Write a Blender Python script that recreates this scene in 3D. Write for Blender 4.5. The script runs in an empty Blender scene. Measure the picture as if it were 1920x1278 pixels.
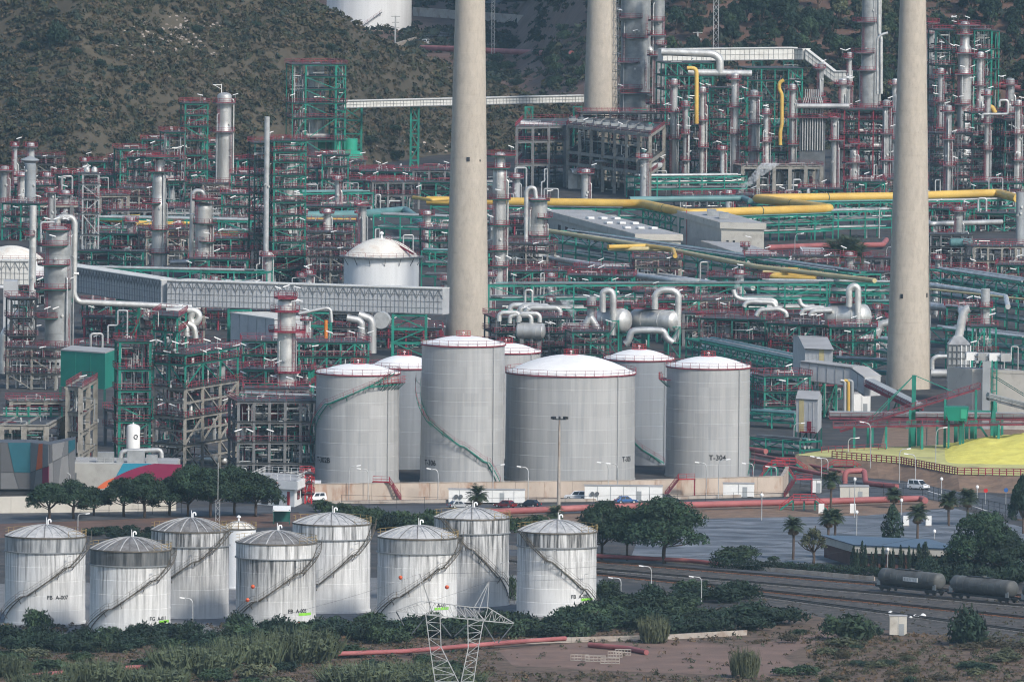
import bpy, math, random
import numpy as np
from mathutils import Vector, Matrix
rnd = random.Random(11)
nr = np.random.default_rng(5)
SC = bpy.context.scene
COL = SC.collection
PI = math.pi
# ---- camera
FPX, CAMZ, PITCH, ROLL = 27000.0, 201.0, math.atan(1639 / 27000.0), math.radians(0.6)
CAM = bpy.data.cameras.new('camera')
CAM.sensor_width = 36.0
CAM.lens = 36.0 * FPX / 1920.0
CAM.clip_start, CAM.clip_end = 50.0, 30000.0
cam = bpy.data.objects.new('camera', CAM)
COL.objects.link(cam)
CROT = Matrix.Rotation(PI / 2 - PITCH, 3, 'X') @ Matrix.Rotation(ROLL, 3, 'Z')
cam.location = (0, 0, CAMZ)
cam.rotation_euler = CROT.to_euler()
SC.camera = cam
# ---- sky, sun, exposure
SUN_AZ, SUN_EL = math.radians(142), math.radians(38)     # azimuth from +Y towards +X: behind the camera, to its right
W = bpy.data.worlds.new('World'); SC.world = W; W.use_nodes = True
wn = W.node_tree.nodes; wl = W.node_tree.links
sky = wn.new('ShaderNodeTexSky'); sky.sky_type = 'NISHITA'; sky.sun_disc = False
sky.sun_elevation = SUN_EL; sky.sun_rotation = SUN_AZ
sky.air_density = 1.0; sky.dust_density = 1.0; sky.ozone_density = 1.0
wn['Background'].inputs['Strength'].default_value = 0.085
wl.new(sky.outputs[0], wn['Background'].inputs[0])
SL = bpy.data.lights.new('sun', 'SUN'); SL.energy = 2.1; SL.angle = math.radians(11); SL.color = (1.0, 0.94, 0.86)
sun = bpy.data.objects.new('sun', SL); COL.objects.link(sun)
sd = Vector((math.sin(SUN_AZ) * math.cos(SUN_EL), math.cos(SUN_AZ) * math.cos(SUN_EL), math.sin(SUN_EL)))
sun.rotation_euler = sd.to_track_quat('Z', 'Y').to_euler()
SC.view_settings.view_transform = 'Standard'; SC.view_settings.look = 'None'
SC.view_settings.exposure = 0.92; SC.view_settings.gamma = 1.0
SC.view_settings.use_curve_mapping = False
SC.render.film_transparent = False
SC.cycles.max_bounces = 4; SC.cycles.diffuse_bounces = 2; SC.cycles.glossy_bounces = 1
SC.cycles.transparent_max_bounces = 6; SC.cycles.volume_bounces = 0; SC.cycles.filter_width = 1.1
SC.cycles.use_denoising = True; SC.cycles.use_adaptive_sampling = True; SC.cycles.adaptive_threshold = 0.03; SC.cycles.adaptive_min_samples = 24
# ---- photo pixel (1920 x 1278) <-> world
def ray(px, py):
 return CROT @ Vector(((px - 960) / FPX, (639 - py) / FPX, -1.0))
def G(px, py, z=0.0):
 d = ray(px, py); t = (z - CAMZ) / d.z
 return Vector((d.x * t, d.y * t, z))
def D(px, py, Y):
 d = ray(px, py); t = Y / d.y
 return Vector((d.x * t, Y, CAMZ + d.z * t))
def S(Y):
 return FPX / Y
def gy(py, px=960):
 return G(px, py).y
# ---- materials
MATS = {}
def nd(nt, t, **kw):
 n = nt.nodes.new(t)
 for k, v in kw.items(): setattr(n, k, v)
 return n
def M(name, c, rough=0.7, metal=0.0, var=0.18, scale=0.6, stretch=(1, 1, 1), c2=None, fac=(0.4, 0.7), bump=0.0, spec=0.4, coords='pos', detail=3.0, rand=0.0):
 """plain procedural surface: base colour, broad noise variation, optional second colour (wear, dirt) with its own shape"""
 m = bpy.data.materials.new(name); MATS[name] = m; m.use_nodes = True
 nt = m.node_tree; b = nt.nodes['Principled BSDF']
 b.inputs['Roughness'].default_value = rough; b.inputs['Metallic'].default_value = metal
 b.inputs['Specular IOR Level'].default_value = spec
 m['base'] = name
 if coords == 'pos':
  g = nd(nt, 'ShaderNodeNewGeometry'); src = g.outputs['Position']
 else:
  g = nd(nt, 'ShaderNodeTexCoord'); src = g.outputs['Object']
 mp = nd(nt, 'ShaderNodeMapping'); mp.inputs['Scale'].default_value = [scale * s for s in stretch]
 nt.links.new(src, mp.inputs['Vector'])
 if coords == 'obj':
  oi = nd(nt, 'ShaderNodeObjectInfo'); mu = nd(nt, 'ShaderNodeVectorMath', operation='SCALE')
  cx = nd(nt, 'ShaderNodeCombineXYZ'); nt.links.new(oi.outputs['Random'], cx.inputs[0]); nt.links.new(oi.outputs['Random'], cx.inputs[1])
  nt.links.new(cx.outputs[0], mu.inputs[0]); mu.inputs['Scale'].default_value = 50.0
  nt.links.new(mu.outputs[0], mp.inputs['Location'])
 no = nd(nt, 'ShaderNodeTexNoise'); no.inputs['Scale'].default_value = 1.0; no.inputs['Detail'].default_value = detail
 no.inputs['Roughness'].default_value = 0.6
 nt.links.new(mp.outputs[0], no.inputs['Vector'])
 r = nd(nt, 'ShaderNodeValToRGB')
 lo = [max(0, x * (1 - var)) for x in c]; hi = [min(1, x * (1 + var)) for x in c]
 e = r.color_ramp.elements
 e[0].position = 0.32; e[1].position = 0.68
 e[0].color = (*lo, 1); e[1].color = (*hi, 1)
 nt.links.new(no.outputs['Fac'], r.inputs[0])
 out = r.outputs[0]
 if c2 is not None:
  n2 = nd(nt, 'ShaderNodeTexNoise'); n2.inputs['Scale'].default_value = 1.7; n2.inputs['Detail'].default_value = detail + 1
  n2.inputs['Roughness'].default_value = 0.65
  nt.links.new(mp.outputs[0], n2.inputs['Vector'])
  mr = nd(nt, 'ShaderNodeMapRange'); mr.inputs['From Min'].default_value = fac[0]; mr.inputs['From Max'].default_value = fac[1]
  nt.links.new(n2.outputs['Fac'], mr.inputs['Value'])
  mx = nd(nt, 'ShaderNodeMix', data_type='RGBA')
  nt.links.new(mr.outputs[0], mx.inputs['Factor']); nt.links.new(out, mx.inputs['A']); mx.inputs['B'].default_value = (*c2, 1)
  out = mx.outputs['Result']
 if rand > 0:
  oi = nd(nt, 'ShaderNodeObjectInfo')
  mr = nd(nt, 'ShaderNodeMapRange'); mr.inputs['To Min'].default_value = 1 - rand; mr.inputs['To Max'].default_value = 1 + rand
  nt.links.new(oi.outputs['Random'], mr.inputs['Value'])
  hs = nd(nt, 'ShaderNodeHueSaturation'); nt.links.new(mr.outputs[0], hs.inputs['Value']); nt.links.new(out, hs.inputs['Color'])
  out = hs.outputs[0]
 nt.links.new(out, b.inputs['Base Color'])
 if bump > 0:
  bp = nd(nt, 'ShaderNodeBump'); bp.inputs['Strength'].default_value = bump; bp.inputs['Distance'].default_value = 0.2
  nt.links.new(no.outputs['Fac'], bp.inputs['Height']); nt.links.new(bp.outputs[0], b.inputs['Normal'])
 return m
M('green_steel', (0.012, 0.185, 0.135), 0.55, var=0.35, scale=0.25)
M('green_dark', (0.008, 0.075, 0.062), 0.55, var=0.35, scale=0.25)
M('green_paint', (0.004, 0.19, 0.14), 0.5, var=0.12, scale=0.2)
M('red_steel', (0.20, 0.022, 0.04), 0.55, var=0.4, scale=0.3)
M('red_dull', (0.15, 0.03, 0.045), 0.6, var=0.4, scale=0.3)
M('red_bright', (0.36, 0.025, 0.035), 0.5, var=0.3, scale=0.3)
M('salmon_pipe', (0.28, 0.09, 0.09), 0.7, var=0.22, scale=0.12, c2=(0.40, 0.16, 0.15), fac=(0.5, 0.8))
M('yellow_pipe', (0.56, 0.37, 0.085), 0.55, var=0.16, scale=0.1, c2=(0.48, 0.27, 0.04), fac=(0.5, 0.75))
M('cream_pipe', (0.50, 0.42, 0.22), 0.5, var=0.15, scale=0.2)
M('teal_pipe', (0.10, 0.21, 0.21), 0.5, var=0.25, scale=0.15)
M('orange_steel', (0.55, 0.18, 0.03), 0.5, var=0.15)
M('silver', (0.44, 0.44, 0.43), 0.48, metal=0.5, var=0.25, scale=0.35, stretch=(1, 1, 0.25))
M('silver_bright', (0.54, 0.54, 0.52), 0.45, metal=0.45, var=0.2, scale=0.5)
M('silver_dull', (0.30, 0.31, 0.31), 0.55, metal=0.3, var=0.25, scale=0.35)
M('grey_paint', (0.27, 0.29, 0.30), 0.55, var=0.15, scale=0.2)
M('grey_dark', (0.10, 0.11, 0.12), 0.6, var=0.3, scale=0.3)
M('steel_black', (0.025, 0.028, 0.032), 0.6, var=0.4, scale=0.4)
M('grating', (0.05, 0.052, 0.055), 0.7, var=0.3, scale=0.5)
M('galv_thin', (0.42, 0.43, 0.43), 0.45, metal=0.3, var=0.2, scale=0.5)
M('white_paint', (0.72, 0.72, 0.70), 0.5, var=0.06, scale=0.3)
M('light_white', (0.85, 0.85, 0.84), 0.35, var=0.02)
M('concrete_frame', (0.26, 0.245, 0.215), 0.85, var=0.2, scale=0.35, c2=(0.14, 0.128, 0.11), fac=(0.5, 0.75))
M('concrete_grey', (0.15, 0.152, 0.155), 0.85, var=0.2, scale=0.35)
M('beige_wall', (0.50, 0.475, 0.42), 0.85, var=0.08, scale=0.2, c2=(0.3, 0.27, 0.23), fac=(0.55, 0.8))
M('roof_grey', (0.33, 0.33, 0.33), 0.85, var=0.12, scale=0.15)
M('glass_dark', (0.02, 0.025, 0.03), 0.12, var=0.1, spec=0.6)
M('rust', (0.16, 0.07, 0.04), 0.85, var=0.4, scale=0.6)
# ---- mesh builder
class MB:
 def __init__(self):
  self.v = []; self.f = []; self.m = []; self.k = 0
 def mat(self, k):
  self.k = k; return self
 def face(self, idx):
  self.f.append(tuple(idx)); self.m.append(self.k)
 def poly(self, pts):
  n = len(self.v); self.v += [tuple(p) for p in pts]; self.face(range(n, n + len(pts)))
 def frame(self, c, ax, ay, az):
  """box centred at c with half axes ax, ay, az"""
  n = len(self.v); c = Vector(c)
  for sx in (-1, 1):
   for sy in (-1, 1):
    for sz in (-1, 1):
     self.v.append(tuple(c + ax * sx + ay * sy + az * sz))
  for q in ((0, 1, 3, 2), (4, 6, 7, 5), (0, 4, 5, 1), (2, 3, 7, 6), (0, 2, 6, 4), (1, 5, 7, 3)):
   self.face([n + i for i in q])
 def box(self, c, s, rz=0.0):
  cs, sn = math.cos(rz), math.sin(rz)
  self.frame(c, Vector((cs, sn, 0)) * (s[0] / 2), Vector((-sn, cs, 0)) * (s[1] / 2), Vector((0, 0, s[2] / 2)))
 def bar(self, p, q, w, h=None):
  p, q = Vector(p), Vector(q); d = q - p; L = d.length
  if L < 1e-6: return
  d /= L; up = Vector((0, 0, 1)) if abs(d.z) < 0.95 else Vector((1, 0, 0))
  s = d.cross(up).normalized(); u = s.cross(d)
  self.frame((p + q) / 2, s * (w / 2), u * ((h or w) / 2), d * (L / 2))
 def ring(self, c, r, n, e1, e2):
  k = len(self.v)
  for i in range(n):
   a = 2 * PI * i / n
   self.v.append(tuple(c + e1 * (r * math.cos(a)) + e2 * (r * math.sin(a))))
  return k
 def skin(self, a, b, n):
  for i in range(n):
   j = (i + 1) % n
   self.face((a + i, a + j, b + j, b + i))
 def cyl(self, p, q, r0, r1=None, n=10, cap=True):
  p, q = Vector(p), Vector(q); r1 = r0 if r1 is None else r1
  d = (q - p).normalized(); up = Vector((0, 0, 1)) if abs(d.z) < 0.95 else Vector((1, 0, 0))
  e1 = d.cross(up).normalized(); e2 = e1.cross(d) * -1
  a = self.ring(p, r0, n, e1, e2); b = self.ring(q, r1, n, e1, e2)
  self.skin(a, b, n)
  if cap:
   self.face(range(a + n - 1, a - 1, -1)); self.face(range(b, b + n))
 def lathe(self, c, prof, n=24, axis=(0, 0, 1), cap=True):
  c = Vector(c); ax = Vector(axis).normalized()
  up = Vector((1, 0, 0)) if abs(ax.x) < 0.9 else Vector((0, 0, 1))
  e1 = (up - ax * up.dot(ax)).normalized(); e2 = ax.cross(e1)
  ks = [self.ring(c + ax * z, max(r, 1e-3), n, e1, e2) for r, z in prof]
  for a, b in zip(ks, ks[1:]): self.skin(a, b, n)
  if cap:
   self.face(range(ks[0] + n - 1, ks[0] - 1, -1)); self.face(range(ks[-1], ks[-1] + n))
 def tube(self, pts, r, n=8, bend=None, seg=4, cap=True):
  P = [Vector(p) for p in pts]
  if bend is None: bend = r * 2.2
  path = [P[0]]
  for i in range(1, len(P) - 1):
   a, b, c = P[i - 1], P[i], P[i + 1]
   u = (a - b); w = (c - b); lu, lw = u.length, w.length
   if lu < 1e-5 or lw < 1e-5: continue
   u /= lu; w /= lw
   if u.dot(w) < -0.999: path.append(b); continue
   t = min(bend, lu * 0.49, lw * 0.49)
   for k in range(seg + 1):
    s = k / seg
    path.append(b + u * (t * (1 - s) ** 2) + w * (t * s * s))
  path.append(P[-1])
  prev = None; ks = []
  for i, p in enumerate(path):
   d = (path[min(i + 1, len(path) - 1)] - path[max(i - 1, 0)])
   if d.length < 1e-6: continue
   d.normalize()
   if prev is None:
    up = Vector((0, 0, 1)) if abs(d.z) < 0.9 else Vector((1, 0, 0))
    e1 = d.cross(up).normalized()
   else:
    e1 = (prev - d * prev.dot(d))
    e1 = e1.normalized() if e1.length > 1e-4 else d.cross(Vector((0, 0, 1))).normalized()
   prev = e1; e2 = d.cross(e1)
   ks.append(self.ring(p, r, n, e1, e2))
  for a, b in zip(ks, ks[1:]): self.skin(a, b, n)
  if cap and ks:
   self.face(range(ks[0] + n - 1, ks[0] - 1, -1)); self.face(range(ks[-1], ks[-1] + n))
 def railing(self, pts, closed=False, h=1.1, step=1.6, w=0.08, toe=True, mid=True):
  w *= 0.72
  P = [Vector(p) for p in pts]
  if closed: P = P + [P[0]]
  for a, b in zip(P, P[1:]):
   L = (b - a).length
   if L < 0.05: continue
   k = max(1, round(L / step))
   for i in range(k + (0 if closed else 1)):
    p = a.lerp(b, i / k); self.bar(p, p + Vector((0, 0, h)), w)
   for z in ((h, h * 0.52) if mid else (h,)):
    self.bar(a + Vector((0, 0, z)), b + Vector((0, 0, z)), w)
   if toe: self.bar(a + Vector((0, 0, 0.09)), b + Vector((0, 0, 0.09)), 0.04, 0.2)
 def build(self, name, mats, parent=None, smooth=False, loc=None):
  o = Vector(loc) if loc is not None else (ORG[parent.name] if parent is not None else Vector((0, 0, 0)))
  me = bpy.data.meshes.new(name)
  if o.length > 0: vv = [(x - o.x, y - o.y, z - o.z) for x, y, z in self.v]
  else: vv = self.v
  me.from_pydata(vv, [], self.f)
  if isinstance(mats, str): mats = [mats]
  for m in mats: me.materials.append(MATS[m])
  if len(mats) > 1: me.polygons.foreach_set('material_index', self.m)
  if smooth:
   me.polygons.foreach_set('use_smooth', [True] * len(me.polygons))
   me.set_sharp_from_angle(angle=math.radians(38))
  return link(name, me, parent, o if parent is None else None, o)
ORG = {}
def link(name, me, parent=None, loc=None, org=None):
 ob = bpy.data.objects.new(name, me); COL.objects.link(ob)
 if parent is not None: ob.parent = parent
 if loc is not None: ob.location = loc
 ORG[ob.name] = Vector(org) if org is not None else Vector((0, 0, 0))
 return ob
def tag(o, label, cat, group=None):
 o['label'] = label; o['category'] = cat; o['kind'] = 'thing'
 if group: o['group'] = group
 return o
def thing(name, label, cat, loc, group=None):
 e = bpy.data.objects.new(name, None); COL.objects.link(e)
 e.location = loc; e.empty_display_size = 1.0; ORG[e.name] = Vector(loc)
 return tag(e, label, cat, group)
def struct(o, kind='structure'):
 o['kind'] = kind; return o
UNIT = {}
def unit(kind, mat):
 k = (kind, mat)
 if k not in UNIT:
  b = MB()
  if kind == 'box': b.box((0, 0, 0), (1, 1, 1))
  else: b.cyl((0, 0, -0.5), (0, 0, 0.5), 0.5, n=8)
  me = bpy.data.meshes.new('unit_' + kind)
  me.from_pydata(b.v, [], b.f); me.materials.append(MATS[mat])
  if kind == 'cyl':
   me.polygons.foreach_set('use_smooth', [True] * len(me.polygons)); me.set_sharp_from_angle(angle=0.8)
  UNIT[k] = me
 return UNIT[k]
def member(name, p, q, w, mat, parent, h=None, kind='box'):
 """one straight bar, its own object, sharing one unit mesh per material"""
 p, q = Vector(p), Vector(q); d = q - p; L = max(d.length, 1e-4); d = d / L
 up = Vector((0, 0, 1)) if abs(d.z) < 0.95 else Vector((0, 1, 0))
 s = d.cross(up).normalized(); u = s.cross(d)
 o = ORG[parent.name] if parent is not None else Vector((0, 0, 0))
 c = (p + q) / 2 - o
 ob = bpy.data.objects.new(name, unit(kind, mat)); COL.objects.link(ob); ob.parent = parent
 mt = Matrix(((s.x * w, u.x * (h or w), d.x * L, c.x), (s.y * w, u.y * (h or w), d.y * L, c.y), (s.z * w, u.z * (h or w), d.z * L, c.z), (0, 0, 0, 1)))
 ob.matrix_local = mt
 return ob
def copy_tree(o, loc=None, rz=None, label=None, parent=None, scale=None):
 c = o.copy(); COL.objects.link(c); c.parent = parent
 if loc is not None: c.location = loc; ORG[c.name] = Vector(loc)
 else: ORG[c.name] = ORG.get(o.name, Vector((0, 0, 0)))
 if rz is not None: c.rotation_euler = (0, 0, rz)
 if scale is not None: c.scale = (scale,) * 3 if not isinstance(scale, (tuple, list)) else scale
 if label: c['label'] = label
 for ch in list(o.children): copy_tree(ch, parent=c)
 return c
def text_mesh(body, size):
 cu = bpy.data.curves.new('lettering', 'FONT'); cu.body = body; cu.size = size; cu.align_x = 'LEFT'; cu.resolution_u = 3; cu.offset = 0.018 * size
 to = bpy.data.objects.new('lettering', cu); COL.objects.link(to)
 bpy.context.view_layer.update()
 me = bpy.data.meshes.new_from_object(to.evaluated_get(bpy.context.evaluated_depsgraph_get()))
 bpy.data.objects.remove(to); bpy.data.curves.remove(cu)
 return me
# ---- the land
M('ground_yard', (0.036, 0.036, 0.038), 0.9, var=0.4, scale=0.09, c2=(0.085, 0.072, 0.062), fac=(0.48, 0.7), detail=5)
M('hill_soil', (0.062, 0.052, 0.035), 0.95, var=0.3, scale=0.09, c2=(0.088, 0.072, 0.052), fac=(0.52, 0.72), bump=0.4, detail=5)
M('red_soil', (0.115, 0.066, 0.05), 0.95, var=0.3, scale=0.12, c2=(0.075, 0.055, 0.042), fac=(0.5, 0.7), detail=5)
M('asphalt', (0.055, 0.06, 0.068), 0.75, var=0.25, scale=0.08, c2=(0.11, 0.115, 0.12), fac=(0.5, 0.72), detail=5)
M('wet_asphalt', (0.06, 0.068, 0.08), 0.62, var=0.5, scale=0.1, stretch=(0.6, 1, 1), c2=(0.25, 0.265, 0.29), fac=(0.42, 0.74), detail=9)
M('dry_ground', (0.092, 0.06, 0.042), 0.95, var=0.45, scale=0.25, c2=(0.16, 0.115, 0.075), fac=(0.48, 0.66), detail=6)
M('dirt_track', (0.165, 0.105, 0.08), 0.95, var=0.25, scale=0.15, c2=(0.15, 0.1, 0.08), fac=(0.5, 0.7), detail=5)
M('ballast', (0.05, 0.045, 0.042), 0.95, var=0.4, scale=0.4, c2=(0.16, 0.14, 0.12), fac=(0.5, 0.7), detail=5)
M('concrete_pale', (0.36, 0.32, 0.28), 0.9, var=0.15, scale=0.25, c2=(0.24, 0.18, 0.14), fac=(0.5, 0.72))
M('bund_wall', (0.45, 0.375, 0.31), 0.9, var=0.12, scale=0.25, stretch=(1, 1, 0.35), c2=(0.30, 0.17, 0.11), fac=(0.52, 0.72))
M('line_white', (0.6, 0.6, 0.58), 0.7, var=0.2, scale=1.0)
M('rail_steel', (0.06, 0.05, 0.045), 0.5, metal=0.3, var=0.2)
def sheet(name, pts, z, mat, kind='structure', th=0.0):
 b = MB(); P = [Vector((p[0], p[1], z)) for p in pts]
 b.poly(P)
 if th > 0:
  n = len(P)
  for i in range(n):
   a, c = P[i], P[(i + 1) % n]
   b.poly([a, a - Vector((0, 0, th)), c - Vector((0, 0, th)), c])
 o = b.build(name, mat); struct(o, kind)
 if o.data.polygons[0].normal.z < 0: o.data.flip_normals()
 return o
def gsheet(name, px, z, mat, **k):
 return sheet(name, [G(x, y, z) for x, y in px], z, mat, **k)
sheet('ground', [(-4000, 1200), (4000, 1200), (4000, 12000), (-4000, 12000)], 0.0, 'ground_yard')
def hnoise(x, y, sc, seed=0):
 return (math.sin(x * sc + seed) * math.cos(y * sc * 1.3 + seed * 2.1) + 0.5 * math.sin(x * sc * 2.3 + y * sc * 1.1 + seed * 0.7)
   + 0.3 * math.cos(x * sc * 4.7 - y * sc * 3.1 + seed * 1.7))
def interp(tab, x):
 if x <= tab[0][0]: return tab[0][1]
 for (a, b), (c, d) in zip(tab, tab[1:]):
  if x <= c: return b + (d - b) * (x - a) / (c - a)
 return tab[-1][1]
RIDGE = [(-900, -820), (-400, -700), (0, -470), (300, -190), (480, -45), (550, 0), (590, 8), (640, 32), (700, 72), (760, 96), (850, 133), (930, 160), (1000, 182), (1080, 200), (1180, 222), (1300, 245)]
FOOT = [(-900, 345), (0, 338), (150, 345), (300, 335), (640, 318), (800, 292), (900, 285), (1100, 285), (1300, 275)]
TANA = 0.56
def hill_z(X, Y):
 """height of the scrub hill at the left"""
 px = 960 + X / 4150 * FPX
 yb = gy(interp(FOOT, px), px)
 d = ray(px, interp(RIDGE, px))
 t = (CAMZ + TANA * yb) / (TANA * d.y - d.z)
 yr = d.y * t; zr = CAMZ + d.z * t
 if Y < yb: return -0.8
 if Y < yr: z = TANA * (Y - yb)
 else: z = zr - 0.35 * (Y - yr)
 e = min(1.0, (Y - yb) / 12.0, )
 k = max(0.0, 1 - abs(Y - yr) / 25.0)
 return z + hnoise(X, Y, 0.055, 1) * 1.3 * e * (1 - 0.8 * k) + hnoise(X, Y, 0.16, 4) * 0.5 * e
def grid_mesh(name, xs, ys, fn, mat):
 nx, ny = len(xs), len(ys)
 v = [(x, y, fn(x, y)) for y in ys for x in xs]
 f = [(j * nx + i, j * nx + i + 1, (j + 1) * nx + i + 1, (j + 1) * nx + i) for j in range(ny - 1) for i in range(nx - 1)]
 me = bpy.data.meshes.new(name); me.from_pydata(v, [], f)
 for m in ([mat] if isinstance(mat, str) else mat): me.materials.append(MATS[m])
 me.polygons.foreach_set('use_smooth', [True] * len(f))
 return struct(link(name, me))
xs = [-290 + i * 2.6 for i in range(135)]
ys = [3990 + j * 2.2 for j in range(46)] + [4092 + j * 3.2 for j in range(60)]
hill = grid_mesh('hill', xs, ys, hill_z, 'hill_soil')
BT = [(-4000, 0.0), (4240, -0.5), (4270, 0.0), (4500, 4.0), (4900, 9.5), (5200, 16.0), (5600, 40.0), (6400, 160.0)]
def back_z(X, Y):
 z0 = interp(BT, Y)
 k = min(1.0, max(0.0, (X - 5) / 45.0))
 zr = max(0.0, (Y - 4290)) * 0.24
 zr = min(zr, 170)
 if Y < 4290: zr = -0.5 if Y < 4260 else 0.0
 z = z0 * (1 - k) + max(z0 * 0.3, zr) * k
 return z + (hnoise(X, Y, 0.03, 2) * 1.0 if Y > 4330 else 0)
xs2 = [-320 + i * 8 for i in range(101)]
ys2 = [4240 + j * 12 for j in range(60)] + [4970 + j * 40 for j in range(36)]
grid_mesh('hillside', xs2, ys2, back_z, 'red_soil')
def on_surface(px, py, fn, y0=3950, y1=6400, step=4.0):
 """walk along a pixel ray until it meets a height field"""
 d = ray(px, py); Y = y0
 while Y < y1:
  t = Y / d.y; z = CAMZ + d.z * t; x = d.x * t
  if z <= fn(x, Y):
   for _ in range(8):
    step *= 0.5
    t = Y / d.y
    if CAMZ + d.z * t <= fn(d.x * t, Y): Y -= step
    else: Y += step
   t = Y / d.y
   return Vector((d.x * t, Y, CAMZ + d.z * t))
  Y += step
 return None
# ---- foliage materials
M('scrub_a', (0.040, 0.043, 0.024), 0.9, var=0.3, scale=0.12)
M('scrub_b', (0.060, 0.052, 0.031), 0.9, var=0.3, scale=0.12)
M('scrub_c', (0.026, 0.037, 0.027), 0.9, var=0.4, scale=0.12)
M('scrub_dry', (0.088, 0.068, 0.044), 0.95, var=0.4, scale=0.2)
M('rock', (0.32, 0.28, 0.25), 0.9, var=0.3, scale=0.5)
M('leaf_pine', (0.018, 0.040, 0.019), 0.8, var=0.5, scale=0.35, rand=0.15)
M('leaf_bush', (0.028, 0.052, 0.024), 0.8, var=0.5, scale=0.35, rand=0.25)
M('leaf_dark', (0.013, 0.029, 0.017), 0.85, var=0.5, scale=0.35, rand=0.2)
M('leaf_olive', (0.08, 0.09, 0.048), 0.85, var=0.4, scale=0.4, rand=0.2)
M('leaf_palm', (0.04, 0.062, 0.03), 0.7, var=0.4, scale=0.5, rand=0.15)
M('leaf_brown', (0.13, 0.085, 0.05), 0.9, var=0.35, scale=0.5)
M('reed_leaf', (0.075, 0.095, 0.052), 0.9, var=0.35, scale=0.5, rand=0.2)
M('bark', (0.085, 0.062, 0.05), 0.95, var=0.3, scale=0.8)
def leaf_arrays(C, Rxyz, count, size, rng, up=0.25, shell=0.55, elong=1.6):
 """for every centre in C (n,3) with radii Rxyz (n,3): 'count' small leaf triangles spread through the upper volume"""
 n = len(C); N = n * count
 d = rng.normal(size=(N, 3)); d /= np.linalg.norm(d, axis=1)[:, None]
 d[:, 2] = np.where(d[:, 2] < -up, -d[:, 2] * 0.6, d[:, 2])
 rad = shell + (1 - shell) * rng.random(N) ** 0.6
 c = np.repeat(C, count, 0); r = np.repeat(Rxyz, count, 0)
 p = c + d * r * rad[:, None]
 t = rng.normal(size=(N, 3)); t -= d * (t * d).sum(1)[:, None] * 0.5
 t /= np.linalg.norm(t, axis=1)[:, None]
 b = np.cross(t, d + rng.normal(size=(N, 3)) * 0.5); b /= np.linalg.norm(b, axis=1)[:, None] + 1e-9
 s = (size * (0.6 + 0.8 * rng.random(N)))[:, None] if np.isscalar(size) else (np.repeat(size, count) * (0.6 + 0.8 * rng.random(N)))[:, None]
 tri = np.stack([p - t * s * 0.5 * elong - b * s * 0.2, p + t * s * 0.5 * elong, p + b * s * 0.55], 1)
 return tri.reshape(-1, 3)
def tri_mesh(name, V, mats, mi=None, extra=None):
 """V (3k,3) loose triangles, optional MB 'extra' appended with its own material index"""
 k = len(V) // 3
 me = bpy.data.meshes.new(name)
 v = V; f = np.arange(3 * k).reshape(-1, 3)
 if extra is not None and extra.v:
  ev = np.array(extra.v); off = 3 * k
  faces = f.tolist() + [[i + off for i in q] for q in extra.f]
  me.from_pydata(np.vstack([v, ev]).tolist(), [], faces)
  idx = list(mi if mi is not None else [0] * k) + list(extra.m)
  for m in mats: me.materials.append(MATS[m])
  me.polygons.foreach_set('material_index', idx)
 else:
  me.vertices.add(3 * k); me.vertices.foreach_set('co', v.astype(np.float32).ravel())
  me.loops.add(3 * k); me.loops.foreach_set('vertex_index', np.arange(3 * k, dtype=np.int32))
  me.polygons.add(k); me.polygons.foreach_set('loop_start', np.arange(0, 3 * k, 3, dtype=np.int32))
  me.polygons.foreach_set('loop_total', np.full(k, 3, dtype=np.int32))
  for m in mats: me.materials.append(MATS[m])
  if mi is not None: me.polygons.foreach_set('material_index', np.asarray(mi, dtype=np.int32))
  me.update(calc_edges=True)
 return me
# ---- scrub on the hill: ground cover nobody could count
def scatter(name, pts, rmin, rmax, count, sizek, label, mats, w, flat=0.7):
 P = np.array([tuple(p) for p in pts]); n = len(P)
 r = rmin + (rmax - rmin) * nr.random(n) ** 2
 Rx = np.stack([r * (0.9 + 0.3 * nr.random(n)), r * (0.9 + 0.3 * nr.random(n)), r * flat], 1)
 P[:, 2] += r * 0.15
 V = leaf_arrays(P, Rx, count, r * sizek, nr, up=0.0)
 mi = np.repeat(nr.choice(len(mats), size=n, p=w), count)
 o = link(name, tri_mesh(name, V, mats, mi)); o['kind'] = 'stuff'; o['label'] = label
 return o
pts = []
while len(pts) < 15000:
 q = Vector((rnd.uniform(-160, 36), rnd.uniform(3995, 4335), 0)); px = 960 + q.x / q.y * FPX; yb = gy(interp(FOOT, px), px)
 if not yb + 0.3 < q.y < yb + 130: continue
 q.z = hill_z(q.x, q.y)
 if q.z > 0.2 and (CAMZ - q.z) / q.y > 0.034:
  if hnoise(q.x, q.z * 2.2, 0.11, 9) + rnd.uniform(-0.9, 0.9) < -0.75: continue
  pts.append(q)
scatter('scrub', pts, 0.45, 1.7, 20, 0.66, 'low olive and dark green scrub covering the hill', ['scrub_a', 'scrub_b', 'scrub_c', 'scrub_dry'], [0.38, 0.30, 0.18, 0.14])
b = MB()
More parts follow.
